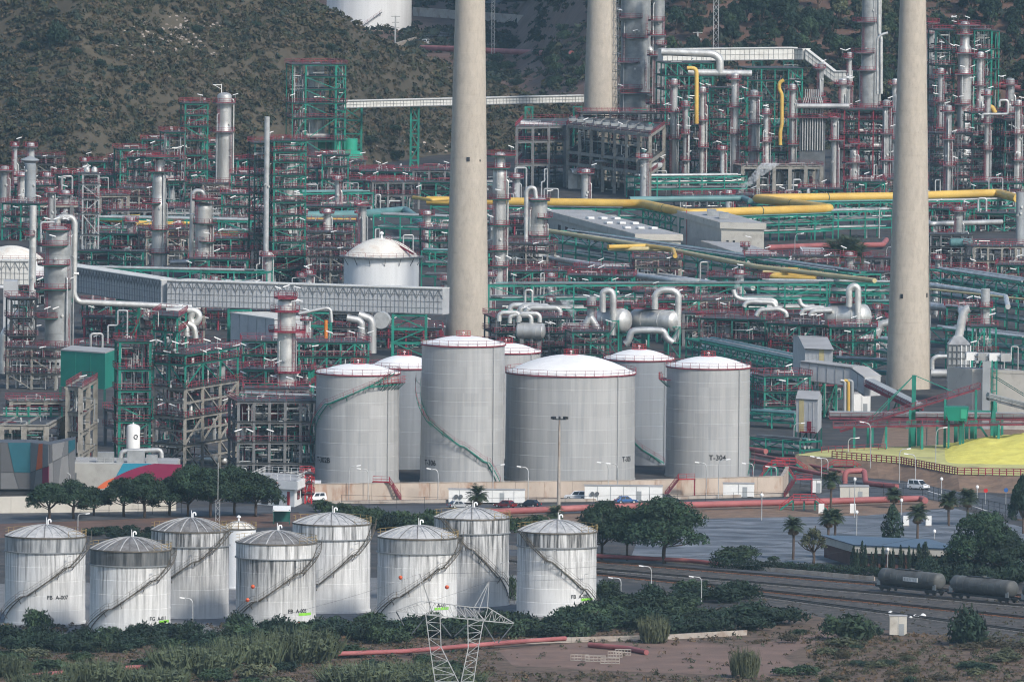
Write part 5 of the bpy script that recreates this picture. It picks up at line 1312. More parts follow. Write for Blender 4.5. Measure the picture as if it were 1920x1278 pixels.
fb, A, u, v, n = flat_building('long flat-roofed beige building below the yellow main', (1193, 487), (1276, 488), (1022, 440), 6.6, wins=[(0.25, 2.5, 1.1, 1.4, 'glass_dark'), (0.6, 2.6, 0.6, 1.6, 'glass_dark'), (0.85, 2.6, 0.6, 1.6, 'glass_dark')])
for i in range(10):
 q = A + v * (0.12 + 0.08 * i); b = MB(); s = Vector((u.x, u.y, 0)).normalized()
 b.frame(q - s * 0.05 + Vector((0, 0, 2.3)), v.normalized() * 1.6, s * 0.06, Vector((0, 0, 1.3))); b.build('window', 'glass_dark', fb)
for i in range(9):
 q = A + u * (0.2 + 0.6 * (i % 3) / 2) + v * (0.2 + 0.2 * (i // 3)); b = MB(); b.box(q + Vector((0, 0, 7.0)), (1.6, 2.5, 0.5), 0.35); b.build('roof_unit', 'white_paint', fb)
fb, A, u, v, n = flat_building('second beige building with a grey side wall and white door', (1352, 478), (1432, 480), (1262, 452), 8.4, wins=[(0.15, 2.9, 0.6, 1.8, 'glass_dark'), (0.3, 2.9, 0.6, 1.8, 'glass_dark'), (0.5, 2.6, 1.6, 1.6, 'glass_dark')])
q = A + v * 0.12; s = u.normalized(); b = MB(); b.frame(q - s * 0.05 + Vector((0, 0, 1.3)), v.normalized() * 1.5, s * 0.06, Vector((0, 0, 1.3))); b.build('door', 'white_paint', fb)
b = MB(); q = A + v * 0.7 - s * 0.3
for k in range(12): b.bar(q + Vector((0, -0.5, k * 0.7)), q + Vector((0, 0.5, k * 0.7)), 0.12)
b.bar(q + Vector((0, -0.5, 0)), q + Vector((0, -0.5, 9)), 0.14); b.bar(q + Vector((0, 0.5, 0)), q + Vector((0, 0.5, 9)), 0.14); b.build('ladder', 'red_bright', fb)
for f in (0.3, 0.55): b = MB(); b.box(A + u * 0.4 + v * f + Vector((0, 0, 9.2)), (2.4, 6, 1.4)); b.build('roof_unit', 'silver_dull', fb)
fb, A, u, v, n = flat_building('low beige annexe with a wide roof beside the white van', (1394, 503), (1468, 507), (1320, 478), 3.6, eave=0.9, parapet=1.3, wins=[(0.5, 1.0, 1.0, 1.6, 'steel_black')])
t, A, u, v, n = flat_building('white hut with a dark red door beside the palms', (1505, 492), (1548, 494), (1500, 484), 2.9, parapet=0.2, eave=0.1, wall='white_paint', wins=[(0.18, 1.2, 1.0, 2.1, 'red_bright')], name='hut')
# ---- right: ducted heater, pale building
Y = gy(745); c = D(1812, 700, Y); t = thing('waste_heat_boiler', 'ducted heater with gridded grey casing behind the pale building', 'heater', (c.x, c.y, 0))
x0, x1, z0, z1 = D(1786, 0, Y).x, D(1828, 0, Y).x, D(0, 690, Y).z, D(0, 628, Y).z; xm = D(1811, 0, Y).x
b = MB(); b.box(((x0 + x1) / 2, Y + 4, z1 / 2), (x1 - x0, 8, z1)); b.build('casing', 'silver_dull', t)
for i in range(6):
 z = z0 + (z1 - z0) * i / 5
 member('stiffener', (x0, Y - 0.1, z), (x1, Y - 0.1, z), 0.22, 'grey_dark', t)
for i in range(6):
 x = x0 + (x1 - x0) * i / 5; member('stiffener', (x, Y - 0.1, z0 - 6), (x, Y - 0.1, z1), 0.22, 'grey_dark' if i < 3 else 'white_paint', t)
zt = D(0, 612, Y).z; b = MB(); k = len(b.v)
for (xa, xb, ya, yb, z) in ((x0, x1, Y, Y + 8, z1), (D(1798, 0, Y).x, D(1813, 0, Y).x, Y + 2.4, Y + 5, zt)):
 b.v += [(xa, ya, z), (xb, ya, z), (xb, yb, z), (xa, yb, z)]
for i in range(4): b.face((k + i, k + (i + 1) % 4, k + 4 + (i + 1) % 4, k + 4 + i))
b.face((k + 4, k + 5, k + 6, k + 7)); b.build('hood', 'silver', t)
b = MB(); b.tube([(D(1806, 0, Y).x, Y + 3.5, zt - 0.5), D(1806, 588, Y + 3.5), D(1812, 580, Y + 3.5), D(1818, 578, Y + 3.5)], 0.95, 14, bend=2.0); b.build('duct', 'silver_bright', t, smooth=True)
tower('stubby pale stack above the tall right-hand rack', 1846, 17, 541, 690, [(575, 1832, 1862)], mat='galv_thin', group=None, name='exhaust_stack', cat='stack', dome=0.05, risers=0, deck='green_dark')
frame('red-railed platform frame beside the ducted heater', 1822, 1866, 735, [660, 612], 7, nx=2, ny=1, brace=0.6, fill=0.7, lamps=3)
pxpipe('pair of arched silver pipes right of the chimney foot', [(1748, 692), (1748, 674), (1756, 668), (1782, 668), (1790, 676), (1786, 688)], gy(730), 0.5, 'silver_bright', bend=1.5)
pxpipe('fat silver pipe lying right of the chimney foot', [(1746, 700), (1776, 700)], gy(735), 1.0, 'silver')
t, A, u, v, n = flat_building('pale windowless building at the right behind the conveyors', (1822, 802), (1930, 806), (1776, 797), 12.4, parapet=0.6, eave=0.15, name='industrial_building')
for i in range(4): b = MB(); b.box(A + u * (0.15 + i * 0.2) + v * 0.4 + Vector((0, 0, 15.0)), (2.2, 3, 1.6)); b.build('roof_unit', 'silver' if i % 2 else 'white_paint', t)
b = MB(); b.tube([A + u * 0.02 + v * 0.3 + Vector((0, 0, 15.2)), A + u * 0.75 + v * 0.3 + Vector((0, 0, 15.2))], 0.7, 10); b.build('roof_duct', 'silver_bright', t, smooth=True)
b = MB(); q = A + u * 0.33 + n * 0.8; b.box(q + Vector((-0.8, 0, 7)), (1.6, 1.4, 14.5)); b.build('elevator_casing', 'grey_paint', t)
for dx in (0.4, 1.4):
 member('elevator_post', q + Vector((dx, -0.5, 0)), q + Vector((dx, -0.5, 14.5)), 0.25, 'green_steel', t)
for k in range(10): member('elevator_rung', q + Vector((0.4, -0.5, 1 + k * 1.4)), q + Vector((1.4, -0.5, 1 + k * 1.4)), 0.16, 'green_steel', t)
frame('open beige frame at the right edge behind the racks', 1826, 1930, 532, [512, 489, 462], 10, nx=4, ny=1, post='concrete_frame', beam='concrete_frame', pw=0.55, brace=0.05, fill=0.35, lamps=3, rails=[0, 0, 1])
frame('grey frame carrying a horizontal drum right of the chimney', 1744, 1822, 520, [478, 462, 440], 9, nx=4, ny=1, post='concrete_grey', beam='grey_dark', brace=0.1, fill=0.5, lamps=3, rails=[0, 0, 0])
Y = gy(518); c = D(1802, 455, Y); t = thing('surge_drum', 'grey horizontal drum on the frame right of the chimney', 'drum', (c.x, c.y, c.z - 1)); piece('shell', 'drum', 'teal_pipe', t, c, 2.2, 2.2, 44 / S(Y), -0.1, 'x')
tower('ribbed grey shaft at the right edge over the yellow main end', 1912, 16, 360, 480, [], mat='grey_paint', group=None, name='shaft', cat='shaft', ladder=False, risers=0, dome=0.02)
for i, (x, w, yt, yb) in enumerate(((1262, 13, 150, 352), (1284, 10, 190, 354), (1316, 12, 165, 348), (1376, 14, 140, 350), (1412, 16, 172, 352), (1436, 11, 205, 354), (1484, 12, 160, 352), (1536, 12, 120, 350), (1578, 15, 150, 348), (1590, 10, 100, 342), (1660, 14, 190, 356), (1676, 11, 150, 350), (1762, 12, 130, 344), (1776, 14, 200, 358), (1836, 13, 100, 346), (1850, 11, 170, 358), (1892, 16, 150, 352), (1908, 12, 190, 356))):
 tower('slim silver column crowding the far right units', x, w, yt, yb, [(yt + 8, x - w, x + w), (yt + 60, x - w, x + w), (yt + 110, x - w * 0.9, x + w * 1.1)], mat=['silver', 'silver_dull', 'silver_bright'][i % 3], group='slim columns of the far units', name='slim_column', lamps=2, n=14)
frame('beige portal frame with yellow pipes at left', 186, 240, 442, [416, 366], 10, nx=1, ny=1, post='concrete_frame', beam='concrete_frame', pw=0.7, brace=0, fill=0.8, lamps=2, rails=[1, 1])
frame('grey concrete portal behind the reactor column', 66, 168, 440, [384], 12, nx=3, ny=1, post='concrete_grey', beam='concrete_frame', pw=1.0, brace=0, fill=0.6, lamps=3, deck='red_steel')
frame('narrow unit with twin domed vents at left', 154, 184, 500, [440, 400, 372, 345, 326], 6, nx=1, ny=1, post='galv_thin', beam='galv_thin', brace=0.3, fill=0.7, lamps=2, rails=[0, 1, 1, 1, 0])
Y = gy(498)
for x, w in ((163, 'left'), (177, 'right')):
 c = D(x, 326, Y + 2); t = thing('domed_vent', f'{w} of two small domed vents on the narrow unit', 'vent', c); b = MB(); b.lathe(c, [(0.75, 0), (0.75, 1.2), (0.6, 1.6), (0.1, 1.85)], 14); b.build('dome', 'silver_bright', t, smooth=True); b = MB(); b.lathe(c, [(0.78, 0.2), (0.78, 0.55)], 14, cap=False); b.build('band', 'rust', t)
# ---- repeated small plant units that fill the yards between the named ones
PROT = []
def proto(desc, w, d, floors, seed, **k):
 r = random.Random(seed); o = Vector((0, 0, 0))
 t = frame3('x', (-w / 2, 0, 0), (w / 2, 0, 0), (w / 2, d, 0), floors, rng=r, name='process_module', cat='process module', group='low process modules in the yards', **k)
 PROT.append((t, desc, w, d, floors[-1])); return t
proto('low green module with drums', 14, 8, [3.2, 6.2], 1, nx=3, ny=2, fill=1.0, lamps=3, pipes=5)
proto('red-railed pump deck module', 16, 7, [2.6, 4.6], 2, nx=4, ny=1, post='red_steel', beam='grey_dark', fill=1.0, lamps=4, pipes=6, brace=0.2)
proto('grey concrete module', 13, 8, [4.0, 7.5], 3, nx=3, ny=1, post='concrete_grey', beam='concrete_grey', pw=0.6, fill=0.9, lamps=3, brace=0.0, pipes=4)
proto('three-level green module', 10, 8, [3.2, 6.4, 9.6], 4, nx=2, ny=1, fill=0.8, lamps=4, brace=0.8, pipes=3)
proto('open green pipe module', 17, 6, [2.5, 4.8], 5, nx=4, ny=1, fill=0.7, lamps=2, brace=0.3, pipes=7, rails=[0, 0])
proto('beige braced module', 11, 7, [3.5, 7.0, 9.0], 6, nx=2, ny=1, post='concrete_frame', beam='concrete_frame', fill=0.9, lamps=3, brace=0.5, pipes=3)
proto('dark exchanger module', 15, 6, [3.0], 7, nx=4, ny=1, post='grey_dark', beam='grey_dark', fill=1.0, lamps=2, brace=0.1, pipes=5)
proto('slender pipe tower module', 7, 6, [3.5, 7.0, 10.5, 13.5], 8, nx=1, ny=1, fill=0.6, lamps=3, brace=0.6, pipes=2, dens=1.5)
proto('low silver manifold module', 16, 5, [2.2], 9, nx=3, ny=1, post='galv_thin', beam='galv_thin', fill=0.8, lamps=2, brace=0.0, pipes=4, rails=[0], top_open=True, dens=3.0)
used_boxes = []      # (xl, xr, ground y) of what is already there, to keep gaps
BLOCK = [(1000, 1480, 430, 512), (640, 790, 520, 560), (820, 930, 610, 680), (1655, 1755, 690, 740), (1490, 1660, 470, 520), (585, 830, 850, 960), (830, 1420, 690, 960), (1480, 1920, 740, 900),
   (60, 150, 600, 720), (110, 225, 745, 790), (0, 200, 860, 960), (430, 520, 640, 680), (1285, 1510, 690, 745)]
n_copy = {i: 0 for i in range(len(PROT))}
def place(px, py, k, rz):
 t, desc, w, d, h = PROT[k]
 p = G(px, py)
 lab = f'{desc} {where(px, py - 20)}'
 if n_copy[k] == 0:
  t.location = p; t.rotation_euler = (0, 0, rz); t['label'] = lab
 else:
  copy_tree(t, p, rz, lab)
 n_copy[k] += 1
rows = [(352, 150, 960), (372, 0, 860), (392, 0, 800), (392, 1250, 1900), (418, 0, 560), (432, 440, 660), (440, 800, 1010), (440, 1690, 1920), (452, 0, 330), (468, 400, 640), (500, 130, 640), (500, 790, 1000), (512, 1680, 1920), (536, 330, 640), (540, 1500, 1920),
  (560, 930, 1320), (572, 0, 130), (575, 1320, 1660), (600, 140, 560), (632, 1040, 1330), (640, 150, 430), (650, 560, 830), (655, 1270, 1660), (684, 120, 300), (690, 440, 600), (700, 1400, 1650), (724, 0, 110), (730, 360, 590), (760, 120, 290), (770, 1410, 1490), (800, 440, 590), (840, 190, 300), (828, 1420, 1500), (580, 1750, 1920), (660, 1760, 1920), (362, 0, 500), (382, 420, 860), (405, 130, 470), (405, 1560, 1900), (486, 140, 480), (520, 330, 640), (528, 920, 1030), (548, 1060, 1400), (556, 1380, 1660), (590, 1060, 1300), (618, 150, 520), (620, 1320, 1660), (645, 1120, 1320), (664, 300, 440), (672, 1440, 1660), (706, 280, 440), (745, 440, 520), (745, 1420, 1490), (785, 300, 450), (785, 1420, 1490), (820, 300, 440), (862, 440, 590)]
ri = 0
for y, xa, xb in rows:
 x = xa + rnd.uniform(0, 30)
 while x < xb:
  k = rnd.choices(range(len(PROT)), [3, 4, 2, 2, 2, 2, 2, 2, 3])[0]
  if k == 7 and (x > 640 or y > 480): k = 0
  w = PROT[k][2] * S(gy(y))
  yy = y + rnd.uniform(-8, 8)
  cx = x + w / 2
  if cx > xb: break
  if not any(a <= cx <= b and c <= yy <= d for a, b, c, d in BLOCK):
   place(x + w, yy, k, rnd.choice((-0.28, 0.3, 0.0, 0.05, -0.1)))
  x += w + rnd.uniform(2, 12)
for k, (t, *_) in enumerate(PROT):
 if n_copy[k] == 0:
  for ch in list(t.children_recursive): bpy.data.objects.remove(ch)
  bpy.data.objects.remove(t)
for i in range(130):
 px, py = rnd.uniform(0, 1920), rnd.uniform(352, 720)
 if any(a - 10 <= px <= b + 10 and c - 6 <= py <= d + 30 for a, b, c, d in BLOCK): continue
 if py > 620 and 580 < px < 1420: continue
 p = G(px, py); h = rnd.uniform(4.0, 8.5); w = rnd.uniform(1.0, 4.5); r = rnd.choice((0.12, 0.16, 0.2, 0.28)); a = rnd.choice((0, 0.3, -0.3, 1.2)); u = Vector((math.cos(a), math.sin(a), 0)) * w
 m = rnd.choice(['silver_bright', 'galv_thin', 'galv_thin', 'silver', 'silver'])
 if rnd.random() < 0.6: pts = [p, p + Vector((0, 0, h)), p + u + Vector((0, 0, h)), p + u]
 else: pts = [p, p + Vector((0, 0, h * 0.6)), p + u * 0.5 + Vector((0, 0, h * 0.6)), p + u * 0.5 + Vector((0, 0, h)), p + u + Vector((0, 0, h)), p + u]
 ppipe(f'{ {"silver_bright": "bright silver", "galv_thin": "pale grey", "silver": "silver", "light_white": "white"}[m]} pipe loop standing {where(px, py - 20)}', pts, r, m, name='pipe_loop', group='pipe loops in the yards', n=8)
for i in range(74):
 px, py = rnd.uniform(0, 1920), rnd.uniform(350, 700)
 if any(a - 10 <= px <= b + 10 and c - 6 <= py <= d + 30 for a, b, c, d in BLOCK) or (py > 620 and 580 < px < 1420): continue
 w = rnd.uniform(8, 17); hh = rnd.uniform(45, 90) if py > 470 else rnd.uniform(50, 125)
 tower(f'small upright vessel {where(px, py - 30)}', px, w, py - hh, py, [(py - hh + 4, px - w, px + w)], mat=rnd.choice(['silver', 'silver_dull', 'silver_bright', 'galv_thin']), group='small upright vessels', name='vessel', cat='vessel', lamps=1, risers=1, n=14)
# ---- roads, railway, yards in front
M('hall_wall', (0.34, 0.335, 0.31), 0.85, var=0.08, scale=0.3, c2=(0.26, 0.25, 0.22), fac=(0.5, 0.8))
M('mosaic_grey_a', (0.075, 0.078, 0.085), 0.6, var=0.06); M('mosaic_grey_b', (0.13, 0.133, 0.138), 0.6, var=0.06); M('mosaic_grey_c', (0.20, 0.20, 0.20), 0.6, var=0.06)
M('mosaic_teal', (0.008, 0.085, 0.115), 0.55, var=0.06); M('mosaic_orange', (0.62, 0.13, 0.045), 0.55, var=0.06); M('mosaic_crimson', (0.21, 0.012, 0.055), 0.55, var=0.06)
M('mosaic_blue', (0.02, 0.22, 0.32), 0.55, var=0.06)
M('car_white', (0.72, 0.73, 0.74), 0.25, var=0.02, spec=0.6); M('car_red', (0.16, 0.012, 0.018), 0.25, var=0.05, spec=0.6); M('car_dark', (0.018, 0.024, 0.032), 0.22, var=0.05, spec=0.6)
M('car_blue', (0.02, 0.10, 0.28), 0.25, var=0.05, spec=0.6); M('car_silver', (0.42, 0.43, 0.44), 0.28, metal=0.4, var=0.05, spec=0.6); M('tyre', (0.015, 0.015, 0.016), 0.85, var=0.1)
M('tank_car_grey', (0.085, 0.088, 0.085), 0.6, var=0.25, scale=0.35, c2=(0.055, 0.055, 0.055), fac=(0.5, 0.75)); M('sulphur', (0.66, 0.60, 0.13), 0.95, var=0.1, scale=0.25, c2=(0.52, 0.44, 0.07), fac=(0.5, 0.8))
M('sulphur_dust', (0.46, 0.44, 0.17), 0.95, var=0.2, scale=0.12, c2=(0.24, 0.22, 0.13), fac=(0.52, 0.68), detail=6)
M('bank_soil', (0.19, 0.125, 0.085), 0.95, var=0.25, scale=0.3, c2=(0.13, 0.09, 0.065), fac=(0.5, 0.7), bump=0.4, detail=5); M('brick_wall', (0.13, 0.06, 0.048), 0.85, var=0.15, scale=0.5); M('roof_blue', (0.035, 0.065, 0.11), 0.4, var=0.2, scale=0.2)
M('sign_blue', (0.02, 0.1, 0.3), 0.5, var=0.05)
gsheet('road', [(-60, 963), (580, 945), (575, 958), (-60, 984)], 0.012, 'asphalt')
gsheet('road', [(560, 949), (1060, 945), (1490, 932), (1600, 915), (1560, 905), (1630, 898), (1820, 918), (1960, 950), (1960, 985), (1800, 945), (1700, 926), (1500, 944), (1060, 962), (560, 962)], 0.016, 'asphalt')
gsheet('road', [(1400, 878), (1620, 905), (1560, 912), (1400, 898)], 0.02, 'asphalt')
gsheet('soil_strip', [(-60, 984), (575, 960), (900, 968), (905, 995), (575, 985), (-60, 1010)], 0.008, 'red_soil')
gsheet('soil_strip', [(880, 966), (1500, 946), (1740, 936), (1800, 948), (1620, 968), (1330, 972), (900, 990)], 0.009, 'bank_soil')
gsheet('parking', [(1295, 972), (1620, 966), (1790, 952), (1960, 1000), (1960, 1045), (1800, 1045), (1340, 1062), (1180, 1052), (1200, 1000)], 0.02, 'wet_asphalt')
gsheet('tank_yard', [(-60, 1095), (1130, 1075), (1130, 1165), (-60, 1215)], 0.008, 'concrete_grey')
gsheet('railway_bed', [(930, 1034), (1110, 1046), (1960, 1108), (1960, 1205), (1640, 1176), (1420, 1128), (1110, 1080), (930, 1062)], 0.012, 'ballast')
gsheet('road', [(930, 1026), (1110, 1040), (1650, 1090), (1645, 1100), (1110, 1054), (930, 1038)], 0.024, 'asphalt')
gsheet('dry_field', [(-80, 1215), (1130, 1165), (1420, 1130), (1640, 1178), (1960, 1210), (2050, 1420), (-120, 1420)], 0.01, 'dry_ground')
gsheet('dirt_track', [(935, 1218), (1080, 1205), (1260, 1199), (1390, 1212), (1480, 1196), (1540, 1182), (1560, 1192), (1500, 1214), (1470, 1232), (1510, 1255), (1440, 1270), (1300, 1262), (1130, 1256), (960, 1246)], 0.016, 'dirt_track')
for x0, y0, x1, y1 in ((1740, 920, 1790, 935), (1800, 940, 1850, 957), (1630, 905, 1690, 915)):
 p, q = G(x0, y0), G(x1, y1); d = (q - p).normalized(); s = Vector((-d.y, d.x, 0)) * 0.18
 sheet('road_marking', [p + s, q + s, q - s, p - s], 0.03, 'line_white')
def wall_run(label, pts, h, th, mat, panel=5.0, name='boundary_wall', cap=None, z=0.0):
 t = thing(name, label, 'wall', Vector(pts[0]))
 for a, e in zip(pts, pts[1:]):
  a, e = Vector(a), Vector(e); n = max(1, round((e - a).length / panel))
  for i in range(n):
   p, q = a.lerp(e, i / n), a.lerp(e, (i + 1) / n); d = (q - p).normalized() * 0.025; b = MB()
   b.bar(p + d + Vector((0, 0, z + h / 2)), q - d + Vector((0, 0, z + h / 2)), th, h); b.build('panel', mat, t)
  if cap: b = MB(); b.bar(a + Vector((0, 0, z + h + 0.07)), e + Vector((0, 0, z + h + 0.07)), th + 0.15, 0.13); b.build('coping', cap, t)
 return t
wall_run('long rust-stained beige bund wall in front of the grey tanks', [G(560, 918), G(588, 938), G(1180, 931), G(1466, 923), G(1476, 905)], 3.2, 0.5, 'bund_wall', 6, 'bund_wall', 'concrete_pale')
wall_run('low pale wall behind the pines at left', [G(-40, 962), G(140, 960), G(330, 957)], 3.2, 0.35, 'beige_wall', 7)
wall_run('low kerb wall between the road and the railway', [G(930, 1027), G(1110, 1041), G(1640, 1088)], 0.75, 0.3, 'concrete_pale', 6)
wall_run('low pale wall crossing behind the scrub at right', [G(985, 1206), G(1240, 1199), G(1400, 1190)], 0.9, 0.35, 'concrete_pale', 8)
wall_run('low parapet between the road and the tank bund', [G(600, 944), G(1100, 940), G(1480, 930)], 0.6, 0.3, 'concrete_pale', 8, 'parapet')
TR = [((1110, 1053), (1960, 1122)), ((930, 1052), (1960, 1141)), ((1110, 1076), (1960, 1163)), ((1420, 1118), (1960, 1190))]
for i, (a, e) in enumerate(TR):
 p, q = G(*a), G(*e); d = (q - p); L = d.length; d /= L; s = Vector((-d.y, d.x, 0))
 t = thing('railway_track', f'rusty railway track, {["nearest the road", "second from the road", "third from the road", "nearest the scrub"][i]}', 'track', p, 'railway tracks')
 for k in (-1, 1): member('rail', p + s * 0.83 * k + Vector((0, 0, 0.3)), q + s * 0.83 * k + Vector((0, 0, 0.3)), 0.14, 'rail_steel', t, h=0.2)
 n = int(L / 1.5); b = MB()
 for j in range(n): c = p + d * (j * 1.5); b.bar(c - s * 1.3 + Vector((0, 0, 0.1)), c + s * 1.3 + Vector((0, 0, 0.1)), 0.28, 0.18)
 o = b.build('sleepers', 'concrete_grey' if i % 2 else 'rust', t); o['kind'] = 'stuff'
 b = MB()
 b.bar(p - Vector((0, 0, 0.0)) + s * 0, q, 4.2, 0.06); o = b.build('ballast', 'ballast', t)
def wagon(label, px, py, first=None):
 a, e = G(1640, 1108), G(1920, 1136.5); d = (e - a).normalized(); s = Vector((-d.y, d.x, 0)); c = G(px, py); rz = math.atan2(d.y, d.x)
 if first is not None: return copy_tree(first, c, None, label)
 t = thing('tank_wagon', label, 'rail wagon', c, 'grey tank wagons on the siding')
 X = lambda x, y, z: c + d * x + s * y + Vector((0, 0, z))
 Ln = 15.2; r = 1.5; zc = 2.75
 pr = [(0.05, -0.55), (0.8, -0.42), (1.3, -0.18), (r, 0.1)]
 for k in range(1, 9): zz = Ln * k / 9; pr += [(r, zz - 0.05), (r + 0.04, zz - 0.04), (r + 0.04, zz + 0.06), (r, zz + 0.07)]
 pr += [(r, Ln - 0.1), (1.3, Ln + 0.18), (0.8, Ln + 0.42), (0.05, Ln + 0.55)]
 b = MB(); b.lathe(X(-Ln / 2, 0, zc), pr, 28, axis=d); b.build('barrel', 'tank_car_grey', t, smooth=True)
 b = MB(); b.bar(X(-8.3, -1.2, 1.05), X(8.3, -1.2, 1.05), 0.18, 0.35); b.bar(X(-8.3, 1.2, 1.05), X(8.3, 1.2, 1.05), 0.18, 0.35)
 for x in (-8.2, -6, 6, 8.2): b.bar(X(x, -1.3, 1.05), X(x, 1.3, 1.05), 0.25, 0.3)
 b.build('underframe', 'steel_black', t)
 for x in (-6.2, 6.2):
  b = MB(); b.bar(X(x - 1.4, -1.0, 0.75), X(x + 1.4, -1.0, 0.75), 0.15, 0.3); b.bar(X(x - 1.4, 1.0, 0.75), X(x + 1.4, 1.0, 0.75), 0.15, 0.3); bo = b.build('bogie', 'steel_black', t)
  for dx in (-0.9, 0.9):
   for k in (-1, 1): b = MB(); b.cyl(X(x + dx, k * 0.8, 0.62), X(x + dx, k * 0.93, 0.62), 0.45, n=16); b.build('wheel', 'rail_steel', bo, smooth=True)
 for x in (-7.6, 7.6): b = MB(); b.box(X(x, -1.25, 1.75), (0.9, 0.1, 1.0), rz); b.build('end_box', 'silver_dull', t)
 b = MB(); b.bar(X(-4, 0, zc + r + 0.08), X(2, 0, zc + r + 0.08), 0.9, 0.1); b.build('walkway', 'steel_black', t)
 b = MB(); b.cyl(X(0, 0, zc + r - 0.1), X(0, 0, zc + r + 0.35), 0.45, n=12); b.build('manlid', 'tank_car_grey', t, smooth=True)
 for x in (-8.6, 8.6):
  for k in (-0.8, 0.8): b = MB(); b.cyl(X(x - 0.3, k, 1.1), X(x + 0.3, k, 1.1), 0.2, n=10); b.build('buffer', 'steel_black', t)
 b = MB(); q = [X(-0.6, -r - 0.06, zc - 0.35), X(3.4, -r - 0.06, zc - 0.35), X(3.4, -r - 0.02, zc + 0.4), X(-0.6, -r - 0.02, zc + 0.4)]
 b.frame(sum(q, Vector((0, 0, 0))) / 4, d * 2.0, s * 0.03, Vector((0, 0, 0.38))); b.build('plate', 'line_white', t)
 for x in (-0.2, 0.6, 1.4, 2.2, 3.0): b = MB(); b.frame(X(x, -r - 0.09, zc), d * 0.09, s * 0.01, Vector((0, 0, 0.22))); b.build('plate_mark', 'grey_paint', t)
 return t
w1 = wagon('grey tank wagon with a white plate on its side', 1709, 1113)
for ch in list(w1.children):
 pass
def wagon2(label, px, py):
 w = copy_tree(w1, G(px, py), None, label)
 for ch in list(w.children):
  if ch.name.startswith('plate'): bpy.data.objects.remove(ch)
 return w
wagon2('plain grey tank wagon coupled behind the plated one', 1845, 1127)
wagon2('tank wagon cut off by the right edge', 1981, 1141)
